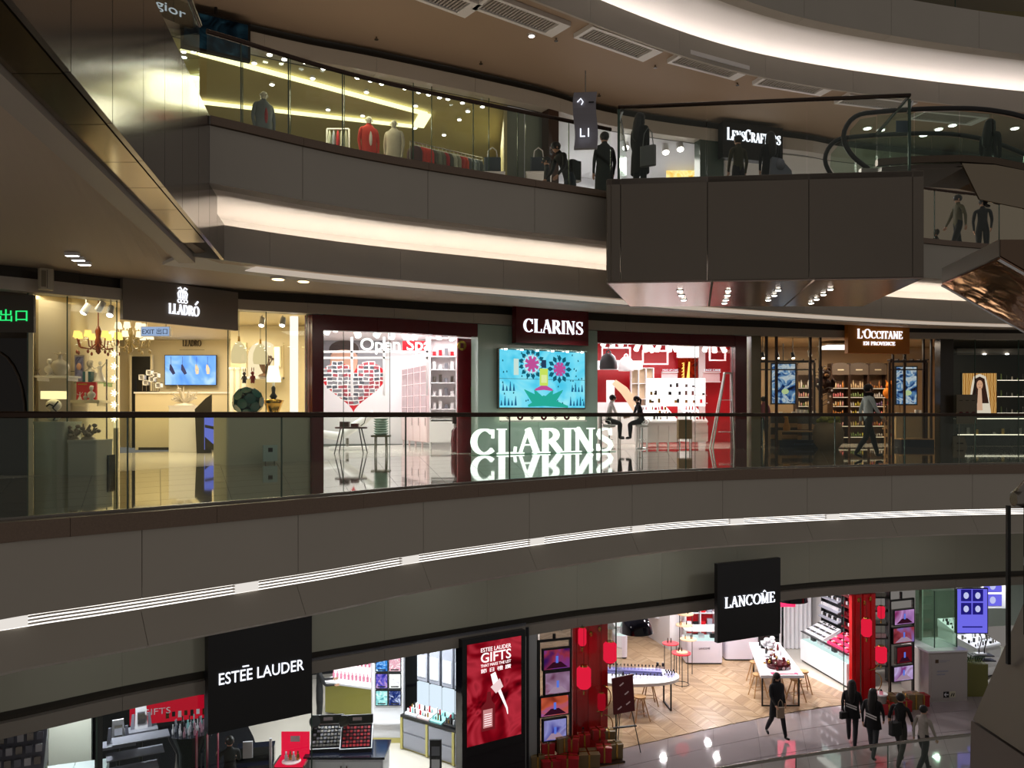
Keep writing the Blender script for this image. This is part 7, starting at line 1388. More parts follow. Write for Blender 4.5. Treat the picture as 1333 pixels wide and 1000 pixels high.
# right make-up wall
a, w, A = ang((1042, 27.0), (1102, 24.3)); t = T('makeup_wall_counter', 'white counter with lit glass strip running along the right make-up wall', 'counter', (A.x, A.y, Z0+.013), a)
B().box(0, w, 0, .7, .06, .72).mk('body', WLIT, t); B().box(.02, w, .04, .7, 0, .06).mk('plinth', BLACK, t); B().box(.02, w-.02, .06, .7, .72, .74).mk('lit_floor', emis('case_glow', (215, 240, 240), 1.1), t); B().box(0, w, .03, .7, .74, .98).mk('glass_case', GLC, t); B().box(0, w, 0, .1, .98, 1.0).mk('case_rim', BLACK, t)
for q in range(6): B().box(-.1, .1, -.05, .05, 0, .12).mk('white_pack', WLIT if q % 3 else BLACK, t).location = (.3+q*w/6.5, .3, .74)
def up2(x_, y_): return (A.x+x_*cos(a)-y_*sin(a), A.y+x_*sin(a)+y_*cos(a))
for k in range(2):
    x0 = .1+k*w*.5; px_, py_ = up2(x0, .1); t = T('sloped_tester_tray', 'sloped tester tray on the make-up wall, %s' % ('far one, white with mirrors' if k == 0 else 'near one, pink'), 'tray', (px_, py_, Z0+1.015), a); ww = w*.42
    B().hexa([(0, 0, 0), (ww, 0, 0), (ww, .6, 0), (0, .6, 0), (0, 0, .05), (ww, 0, .05), (ww, .6, .35), (0, .6, .35)]).mk('wedge', WLIT if k == 0 else mat('hot_pink'), t)
    for i in range(9):
        for j in range(3): B().box(-.04, .04, -.05, .05, 0, .03).mk('tester', ([BLACK, GREYC, STEEL] if k == 0 else [DRED, PINK, RED])[(i+j) % 3], t).location = (.08+i*ww/9.3, .1+j*.19, .09+j*.095)
    px_, py_ = up2(x0, .68); t = T('makeup_wall_shelf', 'black framed upright make-up shelving, %s' % ('far section with lit graphic' if k == 0 else 'near section with red testers and a lattice wheel'), 'shelving', (px_, py_, Z0+1.1), a)
    B().box(0, ww+.1, .1, .14, 0, 2.3).mk('back', BLACK if k == 0 else DRED, t)
    for xx in (0, ww+.06): B().box(xx, xx+.05, 0, .14, 0, 2.3).mk('upright', BLACK, t)
    for i in range(5):
        s_ = B().hexa([(.05, -.12, .1+i*.33), (ww+.05, -.12, .1+i*.33), (ww+.05, .1, .2+i*.33), (.05, .1, .2+i*.33), (.05, -.12, .13+i*.33), (ww+.05, -.12, .13+i*.33), (ww+.05, .1, .23+i*.33), (.05, .1, .23+i*.33)]).mk('sloped_shelf', GREYC if k == 0 else DRED, t)
        for u in range(10): B().box(.1+u*(ww-.1)/10, .15+u*(ww-.1)/10, -.05, 0, .17+i*.33, .27+i*.33).mk('tester', ([WLIT, BLACK, STEEL] if k == 0 else [DRED, WLIT, BLACK])[(u*i+u) % 3], s_)
    if k == 0: B().box(.1, ww, -.02, .09, 1.62, 2.0).mk('lit_graphic', screen('aqua_graphic', [(120, 190, 190), (235, 250, 245), (190, 220, 200)], 1.0, 5), t); B().box(0, ww+.1, -.15, .14, 2.1, 2.16).mk('lit_pelmet', emis('canopy_glow', (255, 252, 250), 1.5), t)
    else:
        cxx = ww*.5
        B().tube([(cxx+.42*cos(q*pi/10), -.03, 1.95+.42*sin(q*pi/10)) for q in range(21)], .02, 6).mk('lattice_rim', WLIT, t)
        for q in range(10): B().cyl((cxx, -.03, 1.95), (cxx+.42*cos(q*pi/5), -.03, 1.95+.42*sin(q*pi/5)), .012, .012, 5).mk('lattice_spoke', PINK, t)
for k, (px, Y) in enumerate(((1098, 22.9), (1120, 22.75))): t = lroot('glass_fin', 'tall frameless glass fin beside the right red backdrop, %s' % ('left' if k == 0 else 'right'), 'glass panel', px, Y, 0, 1.2, 'glass fins at the wood-floored shop'); B().box(-.3, .3, -.01, .01, 0, 3.15).mk('pane', GLC, t); B().box(-.31, -.3, -.012, .012, 0, 3.15).mk('polished_edge', GEDGE, t)
t = lroot('glass_fin', 'tall frameless glass fin left of the easel', 'glass panel', 806, 20.3, 0, 1.2); B().box(-.3, .3, -.01, .01, 0, 3.15).mk('pane', GLC, t); B().box(-.31, -.3, -.012, .012, 0, 3.15).mk('polished_edge', GEDGE, t)
win('window_9', S0, (699, 745, 803), Z0, lambda t: -4.06, mull=GEDGE, mw=.008, off=-.05); 
t = lroot('black_open_rack', 'black open rack with silver testers behind the right lanterns', 'rack', 1148, 24.8, 0); 
for sx in (-.25, .25): B().box(sx-.02, sx+.02, 0, .3, 0, 2.9).mk('upright', BLACK, t)
for q in range(6): s_ = B().box(-.25, .25, 0, .3, .5+q*.42, .53+q*.42).mk('shelf', BLACK, t); B().box(-.2, .15, .05, .2, .53+q*.42, .66+q*.42).mk('tester_box', STEEL if q % 2 else WLIT, s_)
# ---------------- kiosk and the shop at right
room('wall_right_shop', [(1200, 24.2), (1202, 31), (1400, 32), (1400, 25)], Z0, -3.85, [mat('pale_green_wall', (170, 178, 168), .4)], mat('shop_ceiling'))
t = lroot('white_kiosk', 'white boxy kiosk with small sign and a left arrow pictogram', 'kiosk', 1234, 23.2, 0, .12); B().box(-.6, .6, 0, 1.3, .0, 1.42).mk('body', mat('kiosk_white', (176, 170, 166), .4), t); B().box(-.52, .52, -.012, 0, .08, 1.36).mk('front_panel', mat('kiosk_white'), t)
B().box(-.64, .62, -.03, 1.33, 1.42, 1.47).mk('top', WLIT, t); B().box(-.4, -.3, -.018, -.012, 1.12, 1.22).mk('brown_emblem', mat('emblem_brown', (80, 56, 30), .5), t)
for q in range(2): B().box(-.26, -.05+.1*q, -.016, -.012, 1.14+q*.04, 1.155+q*.04).mk('printed_line', GREYC, t); B().box(-.35, .0-.1*q, -.016, -.012, .86-q*.09, .9-q*.09).mk('printed_line', GREYC, t)
B().box(-.15, .02, -.02, -.012, .12, .29).mk('arrow_panel', BLACK, t); B().ribbon([(0, .205), (-.12, .205)], .025, -.024, -.02).mk('arrow', WLIT, t); B().ribbon([(-.07, .26), (-.125, .205), (-.07, .15)], .022, -.024, -.02).mk('arrow_head', WLIT, t)
B().box(.04, .22, -.02, -.012, .12, .29).mk('pictogram_panel', mat('picto_cream', (200, 196, 170), .5), t); B().ribbon([(.08, .15), (.12, .24)], .03, -.024, -.02).mk('pictogram', BLACK, t); B().ribbon([(.15, .15), (.18, .24)], .03, -.024, -.02).mk('pictogram', BLACK, t)
t = lroot('glass_vitrine', 'tall green-edged glass vitrine standing on the white kiosk', 'vitrine', 1231, 23.5, 1.47, .12)
for x0, x1, y0, y1 in ((-.35, .35, 0, .012), (-.35, -.338, .012, .9), (.338, .35, .012, .9), (-.35, .35, .9, .912)): B().box(x0, x1, y0, y1, 0, 1.65).mk('pane', GLT, t)
for sx in (-.35, .35): B().box(sx-.012, sx+.012, -.01, .01, 0, 1.65).mk('edge', GEDGE, t)
x0, x1, z0, z1 = fr(1246, 1285, 767, 824, 24.2); t = T('violet_lightbox', 'glowing violet-blue poster box with four dark product pictures', 'light box', ((x0+x1)/2, 24.2, z0)); w, h = x1-x0, z1-z0; B().box(-w/2-.03, w/2+.03, 0, .1, -.03, h+.03).mk('case', BLACK, t); B().box(-w/2, w/2, -.01, 0, 0, h).mk('face', emis('violet_face', (112, 108, 235), .95), t)
for i in range(2):
    for j in range(2): p_ = B().box(-.34+i*.35, -.03+i*.35, -.016, -.01, h*.42+j*.4, h*.42+.35+j*.4).mk('picture', emis('violet_dark', (40, 34, 140), .7), t); B().ell(-.19+i*.35, -.02, h*.42+.17+j*.4, .08, .006, .1, 10, 6).mk('product_print', emis('violet_white', (200, 205, 250), .9), p_)
B().box(-.3, .3, -.014, -.01, .16, .2).mk('printed_line', emis('violet_dark', 0, 0), t)
for ob in t.children: pass
t = root2('violet_lightbox', 'second violet picture box further back beside the right edge', 'light box', 1292, 26.5, zy(792, 26.5)); B().box(-.35, .5, 0, .08, 0, 1.0).mk('case', WLIT, t)
for j in range(2): B().box(-.28, .3, -.01, 0, .08+j*.46, .46+j*.46).mk('picture', emis('violet_face', 0, 0), t); B().ell(0, -.015, .27+j*.46, .1, .005, .12, 10, 6).mk('product_print', emis('violet_white', 0, 0), t)
t = tester_counter('white drawer counter with product tray in the bright shop at far right', (1272, 25.0), (1303, 25.6), .95, 1, WLIT, [WLIT, BLACK, STEEL], z0=Z0, legs=False, slope=.25, drawers=3, rnd=9)
t = tester_counter('second white counter with product tray behind the violet poster box', (1240, 27.0), (1272, 27.2), 1.0, 2, WLIT, [WLIT, BLACK, STEEL], z0=Z0, legs=False, slope=.25, drawers=3, rnd=10)
t = lroot('olive_planter', 'olive glass-fronted planter with a few leaves right of the kiosk', 'planter', 1272, 23.6, 0); B().box(-.28, .32, 0, .5, 0, .95).mk('box', mat('olive_glass', (110, 110, 50), .2), t)
for q in range(8): B().tube([(-.15+q*.05, .2, .95), (-.25+q*.07, .15, 1.1), (-.3+q*.09, .1, 1.12+.03*(q % 3))], 0, 5, [.015, .03, .004]).mk('leaf', mat('leaf_green', (50, 80, 40), .5), t)
t = lroot('black_tray_rack', 'black tiered tray rack with two curved arms above the planter', 'rack', 1278, 24.3, .85)
for q in range(2): B().tube([(-.08+q*.16, 0, 0), (-.1+q*.16, -.03, .35), (-.02+q*.16, -.05, .65), (-.08+q*.16, 0, .85)], .015, 6).mk('curved_arm', BLACK, t)
B().box(-.35, .3, -.15, .15, .15, .18).mk('tray', BLACK, t); B().box(-.3, .35, -.15, .15, 0, .03).mk('tray', BLACK, t); B().box(-.2, .1, -.1, .1, .18, .22).mk('white_pad', WLIT, t); B().box(-.03, .03, -.03, .03, -.85, 0).mk('stand', BLACK, t)
# ================================================================== UPPER LEVEL
OLV = mat('olive_cream', (176, 168, 120), .6)
room('wall_clothing_shop', [(186, 16.2), (150, 23), (648, 25.5), (656, 20.2)], 5.2, 8.8, OLV, mat('clothing_ceiling', (190, 178, 132), .6))
room('wall_white_shop', [(727, 21.0), (726, 26), (905, 28), (910, 23.2)], 5.2, 8.8, WLIT, WLIT)
room('wall_optician', [(944, 23.4), (944, 28), (1200, 30), (1215, 25.8)], 5.2, 8.8, WLIT, mat('optician_ceiling', (200, 195, 185), .6))
win('window_10', S2, (186, 318, 380, 450, 541, 565, 640), 5.2, lambda t: 8.78, mull=GEDGE, mw=.008)
LEDY = emis('led_yellow', (255, 244, 185), 2.0)
t = T('ceiling_led_loop', 'long yellow-white light line looping around the clothing shop ceiling', 'ceiling light', (0, 0, 8.72))
lp = [(236, 64), (554, 149), (544, 166), (262, 134)]; P = [Vector((PX(px, 7.67*F/(HY-py)), 7.67*F/(HY-py), 0)) for px, py in lp]
for k, (a, c) in enumerate(zip(P, P[1:]+P[:1])):
    if k == 3: continue
    n = (c-a).normalized(); n = Vector((-n.y, n.x, 0))*(.1 if k != 1 else .16); B().hexa([tuple(a-n), tuple(c-n), tuple(c+n), tuple(a+n)]+[tuple(v+Vector((0, 0, .03))) for v in (a-n, c-n, c+n, a+n)]).mk('light_line', LEDY, t)
for k, (px, py) in enumerate(((239, 59), (252, 60), (351, 69), (370, 75), (397, 79), (421, 87), (465, 99), (482, 103), (497, 107), (527, 113), (545, 118), (558, 121), (572, 125), (583, 127), (602, 132), (628, 137), (331, 80), (354, 108), (407, 100), (477, 118), (598, 154), (609, 143), (541, 136), (427, 141), (472, 149), (540, 165), (578, 174))):
    Y = (8.74-CZ)*F/(HY-py); bright = k in (3, 6, 8, 9, 11, 2); Y = max(Y, 17.0)
    t = T('ceiling_spot', '%s spot in the clothing shop ceiling, %s in the %s' % ('bright' if bright else 'small', ORD[k if k < 16 else k-16], 'front row from the left' if k < 16 else 'scattered field behind the front row'), 'spotlight', (PX(px, Y), Y, 8.76), 0, 'clothing shop ceiling spots'); B().cyl((0, 0, 0), (0, 0, -.06), .05, .06, 10).mk('housing', WHITE, t)
    B().cyl((0, 0, -.06), (.0, 0, -.075), .055, .045, 10).mk('lens', emis('spot_bright', (255, 250, 235), 25) if bright else LWHITE, t)
x0, x1, z0, z1 = fr(236, 326, 22, 78, 16.4); xa, ya, _ = S2.on(236, .15); xb, yb, _ = S2.on(326, .15); t = T('hanging_screen', 'black wide screen hanging above the clothing shop window', 'screen', ((xa+xb)/2, (ya+yb)/2, 8.42), atan2(yb-ya, xb-xa)); w = hypot(xb-xa, yb-ya)
B().box(-w/2, w/2, 0, .12, 0, .8).mk('case', BLACK, t); B().box(-w/2+.05, w/2-.05, -.005, 0, .05, .75).mk('dark_picture', screen('dim_teal', [(6, 10, 14), (20, 36, 44), (40, 70, 80)], .35, 2), t); B().cyl((0, .06, .8), (0, .06, 1.0), .03, .03, 8).mk('mount', BLACK, t)
t = root2('hanging_lettering', 'small pale lettering sign above the left end of the upper floor', 'sign', 222, 15.2, zy(19, 15.2), .9); B().box(-.45, .45, 0, .03, -.1, .35).mk('board', BLACK, t); text('gior', .24, emis('dim_letters', (200, 215, 225), .8), t, 0, -.01, .03, width=.6)
# mannequins
MW_ = mat('mannequin_white', (190, 184, 165), .4)
def plinth2(px, Y, h, lab): t = T('mannequin_plinth', lab, 'plinth', (PX(px, Y), Y, 5.2)); rbox(.6, .6, h-.04, .02).mk('block', WHITE, t); rbox(.64, .64, .04, .02, h-.04).mk('top', WHITE, t)
for px, Y, jc, uc, rz, lab, ht in ((343, 17.6, (96, 104, 108), (150, 20, 36), -2.4, 'mannequin in a grey open jacket over a red top', 1.8), (480, 19.2, (190, 40, 20), (220, 210, 200), -2.6, 'mannequin in an orange-red cardigan', 1.78), (513, 19.5, (170, 160, 140), (170, 160, 140), 3.0, 'mannequin in a plain beige dress with buttons', 1.76)):
    hz = zy((116, 149, 154)[0 if px == 343 else (1 if px == 480 else 2)], Y); ph = hz-1.84-5.2; plinth2(px, Y, ph, 'white plinth under the %s' % lab)
    R_ = person(lab, (PX(px, Y), Y, 5.2+ph), rz, h=1.8, mannequin=(mat('knit_%d_%d_%d' % jc, jc, .9), mat('skirt_%d' % px, (60, 60, 70), .8), MW_), cat='mannequin', name='mannequin', hair=None, arms=(2, -4), elbows=(10, 14), coat=((jc[0], jc[1], jc[2]), .72))
    if px != 513: b = B().ell(0, .115, 1.22, .045, .04, .2, 10, 8); b.mk('inner_top', mat('top_%d' % px, uc, .8), R_)
# clothes rail with garments
def at2(px, py, Y): return Vector((PX(px, Y), Y, zy(py, Y)))
ra, rb = at2(534, 178, 19.6), at2(628, 203, 20.9); rz_ = atan2(rb.y-ra.y, rb.x-ra.x); L = (rb-ra).length; zt = 7.7
t = T('clothes_rail', 'long steel clothes rail full of orange and grey garments', 'clothes rail', (ra.x, ra.y, 5.2), rz_); B().cyl((0, 0, zt-5.2), (L, 0, zt-5.2), .015, .015, 8).mk('bar', STEEL, t)
for xx in (0, L): B().cyl((xx, 0, 0), (xx, 0, zt-5.2), .018, .018, 8).mk('post', STEEL, t)
gc = [(60, 20, 18), (190, 40, 18), (200, 44, 20), (196, 40, 20), (84, 80, 66), (130, 130, 112), (110, 108, 90), (170, 30, 40), (70, 70, 60), (190, 190, 170), (150, 150, 130), (180, 40, 30), (200, 60, 30), (90, 96, 100), (150, 160, 170), (100, 110, 120), (60, 66, 70)]
for q, c in enumerate(gc):
    u = .12+q*(L-.2)/len(gc); z = zt-.09; g = T('hanging_garment', '%s garment on the clothes rail, %s' % ({0: 'dark maroon', 1: 'orange-red', 2: 'orange-red', 3: 'orange-red', 4: 'dark olive', 5: 'pale olive', 6: 'olive grey', 7: 'crimson', 8: 'dark grey', 9: 'cream', 10: 'beige', 11: 'red', 12: 'orange', 13: 'slate', 14: 'pale blue-grey', 15: 'blue-grey', 16: 'charcoal'}[q], ('first from the left', 'second', 'third', 'fourth', 'fifth', 'sixth', 'seventh', 'eighth', 'ninth', 'tenth', 'eleventh', 'twelfth', 'thirteenth', 'fourteenth', 'fifteenth', 'sixteenth', 'last at the right')[q]), 'garment', (ra.x+u*cos(rz_), ra.y+u*sin(rz_), z), rz_+.5, 'garments on the clothes rail')
    b = B(); rings = []
    for z_, rx, ry in ((-.95, .09, .26), (-.5, .075, .22), (-.15, .06, .22), (-.05, .05, .17), (0, .02, .05)):
        for i in range(10): a_ = 2*pi*i/10; rings.append((rx*cos(a_)*(1+.25*sin(3*a_+q)), ry*sin(a_), z_))
    b.add(rings, [(j*10+i, j*10+(i+1) % 10, (j+1)*10+(i+1) % 10, (j+1)*10+i) for j in range(4) for i in range(10)], True); b.mk('cloth', mat('garment_%d' % q, c, .9), g)
    B().tube([(0, -.17, -.04), (0, 0, .02), (0, 0, .07), (.0, .02, .1)], .008, 5).mk('hanger', WHITE, g)
t = root2('small_clothes_rack', 'small white framed rack with a few pale and red tops', 'clothes rack', 440, 19.8, 5.2); h = zy(168, 19.8)-5.2
for sx in (-.27, .27): B().cyl((sx, 0, 0), (sx, 0, h), .02, .02, 7).mk('post', WHITE, t)
B().cyl((-.27, 0, h), (.27, 0, h), .02, .02, 7).mk('bar', WHITE, t)
for q in range(5): B().ell(-.2+q*.1, 0, h-.42, .035, .16, .4, 8, 6).mk('hanging_top', [MATS['garment_9'], MATS['garment_14'], MATS['garment_7'], MATS['garment_9'], MATS['garment_10']][q], t)
for k, px in enumerate((641, 686)): plinth2(px if k == 0 else 701, 19.9, zy(228, 19.9)-5.2, 'white plinth under the %s bag' % ('grey shopping' if k == 0 else 'dark glassy')); t = root2('handbag', '%s bag with a white looped handle behind the upper glass' % ('grey shopping' if k == 0 else 'dark glassy'), 'bag', px if k == 0 else 701, 19.9, zy(228, 19.9)); b = rbox(.42, .16, .42, .05); b.mk('bag_body', mat('slate_bag', (60, 70, 80), .6), t); B().tube([(-.12, 0, .42), (-.1, 0, .6), (0, 0, .68), (.1, 0, .6), (.12, 0, .42)], .015, 6).mk('handle', WHITE, t)
t = root2('glass_cabinet_pair', 'pale glazed panels beside the clothing shop entrance', 'glass panel', 684, 20.6, 5.2, .5)
for q in range(2): B().box(-.55+q*.56, -.03+q*.56, 0, .05, 0, 3.55).mk('glazed_leaf', mat('frosted_green', (140, 150, 135), .25), t)
post(S2, 714, 727, lambda t: 8.78, mat('walnut_column', (62, 40, 28), .3), 'trim_7')
post(S2, 911, 942, lambda t: 9.0, mat('dark_green_clad', (60, 74, 66), .2), 'trim_8')
for n_ in ('trim_7', 'trim_8'):
    for v in bpy.data.objects[n_].data.vertices:
        if v.co.z < 1: v.co.z = 5.2
t, w, h = header('shop_header_sign', 'black sign box with white small-capital lettering on the upper floor', S2, 941, 1019, 8.25, 9.25, .25, BLACK, off=.3)
serif('LENSCRAFTERS', .27, SIGNW, t, -w/2+.12, .5, w-.2, smallcaps=(0, 4), tk=.17, tn=.08)
t = root2('optician_poster', 'glowing yellow poster of a man wearing black glasses', 'poster', 888, 25.6, zy(232, 25.6)); B().box(-.5, .5, 0, .04, 0, .85).mk('panel', screen('sunny', [(255, 200, 60), (255, 235, 160), (240, 180, 60)], 1.2, 2), t)
B().ell(.3, -.01, .5, .15, .012, .24, 14, 8).mk('printed_face', emis('pface', (230, 180, 150), .9), t); B().ell(.3, -.012, .7, .16, .014, .12, 14, 8).mk('printed_hair', BLACK, t)
for sd in (-1, 1): B().box(.3+sd*.075-.055, .3+sd*.075+.055, -.035, -.024, .5, .57).mk('printed_lens', BLACK, t)
text('STARTER', .09, GOLD, t, -.12, -.008, .55, width=.5)
t = root2('optician_counter', 'white optician counter with glass trays in the white shop', 'counter', 757, 22.5, 5.2); B().box(-.7, .7, 0, .6, 0, 1.55).mk('body', WLIT, t); B().box(-.72, .72, -.02, .62, 1.55, 1.6).mk('glass_top', GLT, t); B().box(-.4, .3, -.03, -.02, 1.3, 1.42).mk('red_strip', RED, t)
for q in range(8): B().box(-.06, .06, -.04, .04, 0, .06).mk('spectacles', [BLACK, STEEL][q % 2], t).location = (-.55+q*.15, .3, 1.6)
for k, (px, py) in enumerate(((732, 161), (814, 187), (866, 193), (885, 189), (1038, 207), (1055, 208))): track_spot(px, py, 23.0 if px < 900 else 26, 8.75, 'white track spot in the upper white shops, %s' % ('first from the left', 'second, glaring', 'third', 'fourth', 'fifth, right of the black sign', 'last')[k], 'track spots of the upper white shops', s=1.6, lens=emis('spot_bright', 0, 0))
for k, (px, py) in enumerate(((1129, 167), (1147, 169), (1222, 168), (1240, 163), (1202, 176), (1321, 167))):
    Y = (9.38-CZ)*F/(HY-py); t = T('round_downlight', 'round downlight in the upper ceiling seen above the escalator, %s' % ('first from left', 'second', 'fourth', 'fifth', 'third', 'last')[k], 'ceiling light', (PX(px, Y), Y, 9.39), 0, 'round downlights above the escalator'); B().cyl((0, 0, 0), (0, 0, -.02), .14, .13, 16).mk('ring', WHITE, t); B().cyl((0, 0, -.02), (0, 0, -.03), .1, .1, 16).mk('lens', LWHITE, t)
# hanging floor sign
t = root2('floor_sign', 'curved pale grey hanging sign with a lit floor mark and small arrow', 'sign', 762, 14.3, zy(193, 14.3), -.1); h = 73/F*14.3; w = 30/F*14.3; n = 10
vs = []
for i in range(n+1):
    u = i/n; dy = .05*sin(u*pi*2); dx = .02*sin(u*pi*2)
    vs += [(-w/2+dx, dy, u*h), (w/2+dx, dy, u*h), (w/2+dx, dy+.09, u*h), (-w/2+dx, dy+.09, u*h)]
B().add(vs, [f for i in range(n) for f in [(4*i+j, 4*i+(j+1) % 4, 4*i+4+(j+1) % 4, 4*i+4+j) for j in range(4)]]+[(3, 2, 1, 0), (4*n, 4*n+1, 4*n+2, 4*n+3)], False).mk('curved_panel', mat('sign_lilac_grey', (138, 134, 142), .35), t)
text('L1', .22, SIGNW, t, .0, -.07, .18, width=.16); B().ribbon([(-.14, .8), (-.08, .86), (-.04, .8), (-.07, .75)], .016, -.07, -.06).mk('arrow', SIGNW, t); B().box(.06, .15, -.07, -.06, .78, .8).mk('printed_line', BLACK, t); B().cyl((0, .04, h), (0, .04, h+.4), .01, .01, 6).mk('hanger', STEEL, t)
# ---- landing platform
PF = [(1.67, 14.2), (7.0, 13.7), (7.5, 17.2), (2.5, 17.2)]
pf = SE('wall_landing'); A_, C_ = Vector(PF[0]), Vector(PF[1]); d = (C_-A_); us = [0, .045, .325, .645, .965, 1]
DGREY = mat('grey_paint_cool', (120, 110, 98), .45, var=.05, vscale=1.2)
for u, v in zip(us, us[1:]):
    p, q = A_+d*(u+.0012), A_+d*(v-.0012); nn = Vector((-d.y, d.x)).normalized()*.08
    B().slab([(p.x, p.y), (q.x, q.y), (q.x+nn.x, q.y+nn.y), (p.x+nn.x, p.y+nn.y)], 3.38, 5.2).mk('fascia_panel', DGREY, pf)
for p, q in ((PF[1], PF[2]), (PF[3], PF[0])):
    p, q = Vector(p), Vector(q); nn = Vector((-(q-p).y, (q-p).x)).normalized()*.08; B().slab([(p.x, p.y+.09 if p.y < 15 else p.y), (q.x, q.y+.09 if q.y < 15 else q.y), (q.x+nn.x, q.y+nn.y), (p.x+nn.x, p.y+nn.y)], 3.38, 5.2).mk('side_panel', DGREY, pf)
SOF = mat('satin_soffit', (170, 150, 140), .22, metal=.85)
for i in range(3):
    u, v = (0, .34, .66)[i]+.004, (.34, .66, 1)[i]-.004; q0, q1 = Vector(PF[0]).lerp(Vector(PF[1]), u), Vector(PF[0]).lerp(Vector(PF[1]), v); q3, q2 = Vector(PF[3]).lerp(Vector(PF[2]), u), Vector(PF[3]).lerp(Vector(PF[2]), v)
    B().slab([tuple(x_) for x_ in (q0, q1, q2, q3)], 3.36, 3.4).mk('soffit_panel', SOF, pf)
B().slab(PF, 5.1, 5.19).mk('landing_floor', mat('upper_floor'), pf)
k = 0
for row in (((885, 378), (887, 384), (890, 390)), ((948, 378), (947, 384), (945, 390), (943, 394)), ((1013, 377), (1008, 384), (1000, 390)), ((1081, 376), (1072, 383), (1063, 389), (1056, 394))):
    for j, (px, py) in enumerate(row):
        Y = 2.31*F/(HY-py); t = T('soffit_downlight', 'small round downlight under the landing, %s row, %s' % (('leftmost', 'second', 'third', 'rightmost')[k], ('nearest', 'second', 'third', 'farthest')[j]), 'ceiling light', (PX(px, Y), Y, 3.36), 0, 'downlights under the glass landing')
        B().cyl((0, 0, .0), (0, 0, -.015), .07, .07, 14).mk('ring', STEEL, t); B().cyl((0, 0, -.015), (0, 0, -.022), .045, .045, 12).mk('lens', emis('spot_bright', 0, 0), t)
    k += 1
t = T('glass_balustrade', 'straight glass balustrade with bronze rail on the landing box', 'balustrade'); zr = 6.5
pp = [A_+d*u+Vector((.01, .12)) for u in (.04, .325, .645, .965)]
for p, q in zip(pp, pp[1:]): B().slab([(p.x+.01, p.y), (q.x-.01, q.y), (q.x-.01, q.y+.014), (p.x+.01, p.y+.014)], 5.2, zr-.02).mk('glass_panel', GLC, t)
bk = [(pp[-1].x+.25, 15.6), (pp[0].x+.45, 16.6)]
B().slab([(pp[-1].x, pp[-1].y+.02), (pp[-1].x+.012, pp[-1].y+.02), (bk[0][0]+.012, bk[0][1]), bk[0]], 5.2, zr-.02).mk('side_glass', GLC, t); B().slab([(pp[0].x, pp[0].y+.02), (pp[0].x+.012, pp[0].y+.02), (bk[1][0]+.012, bk[1][1]), bk[1]], 5.2, zr-.02).mk('side_glass', GLC, t)
B().tube([(bk[1][0], bk[1][1], zr), (pp[0].x, pp[0].y, zr), (pp[-1].x, pp[-1].y, zr+.03), (bk[0][0], bk[0][1], zr)], .036, 10).mk('handrail', RAILM, t)
for p in (pp[0], pp[-1]): B().box(p.x-.02, p.x+.02, p.y-.0, p.y+.03, 5.2, zr-.03).mk('corner_post', GEDGE, t); B().hexa([(p.x-.01, p.y+.05, zr-.25), (p.x+.02, p.y+.05, zr-.25), (p.x+.02, p.y+.1, zr-.25), (p.x-.01, p.y+.1, zr-.25), (p.x+.06, p.y+.05, zr-.04), (p.x+.1, p.y+.05, zr-.04), (p.x+.1, p.y+.1, zr-.04), (p.x+.06, p.y+.1, zr-.04)]).mk('rail_bracket', CHROME, t)
# ---- escalator
t = T('escalator', 'curved glass-sided escalator with black handrails leaving the landing to the right', 'escalator')
RUB = mat('rubber_black', (20, 18, 18), .3)
for nm_, Y, xo in (('near', 14.6, 0), ('far', 15.9, .17)):
    loop = [(6.45, 5.5), (6.15, 5.75), (6.0, 6.05), (6.08, 6.32), (6.28, 6.48), (6.6, 6.53), (7.28, 6.58), (8.1, 6.6), (8.7, 6.56), (9.27, 6.44), (10, 6.15), (11, 5.6), (12.2, 4.9)]
    sm_ = Cv(loop); pts = [(p_.x+xo, Y, p_.y) for p_ in (sm_.at(sm_.L*i_/70)[0] for i_ in range(71))]; B().tube(pts, .045, 8).mk('handrail', RUB, t)
    for (x_, z_), (x2_, z2_) in zip(loop[5:], loop[6:]): B().prism([(x_+xo+.01, z_-.85), (x2_+xo-.01, z2_-.85), (x2_+xo-.01, z2_-.06), (x_+xo+.01, z_-.06)], Y-.008, Y+.008).mk('glass_side', GLT, t)
    B().prism([(6.5+xo, 5.45), (6.59+xo, 5.68), (6.59+xo, 6.45), (6.3+xo, 6.4), (6.12+xo, 6.2), (6.1+xo, 5.95), (6.25+xo, 5.7)], Y-.008, Y+.008).mk('glass_newel', GLT, t)
    for (x_, z_), (x2_, z2_) in zip(loop[5:], loop[6:]): B().prism([(x_+xo, z_-.98), (x2_+xo, z2_-.98), (x2_+xo, z2_-.86), (x_+xo, z_-.86)], Y-.05, Y+.05).mk('skirt_panel', mat('skirt_bronze', (96, 84, 72), .2, metal=.8), t)
    B().box(6.3+xo, 6.6+xo, Y-.05, Y+.05, 5.2, 5.5).mk('newel_base', STEEL, t)
for (x_, z_), (x2_, z2_) in zip(loop[5:], loop[6:]): B().hexa([(x_+.1, 14.62, z_-1.06), (x2_+.1, 14.62, z2_-1.06), (x2_+.1, 15.9, z2_-1.06), (x_+.1, 15.9, z_-1.06), (x_+.1, 14.62, z_-.99), (x2_+.1, 14.62, z2_-.99), (x2_+.1, 15.9, z2_-.99), (x_+.1, 15.9, z_-.99)]).mk('truss_soffit', mat('soffit_grey', (92, 84, 76), .15, metal=.7), t)
B().prism([(8.1, 5.58), (8.42, 4.93), (9.3, 4.75), (12.2, 3.4), (12.2, 3.95), (10, 5.1), (9.27, 5.44), (8.7, 5.55)], 14.52, 14.56).mk('mirror_side_panel', mat('wavy_steel', (150, 138, 120), .08, metal=1, bump=.2, bscale=1.0), t)
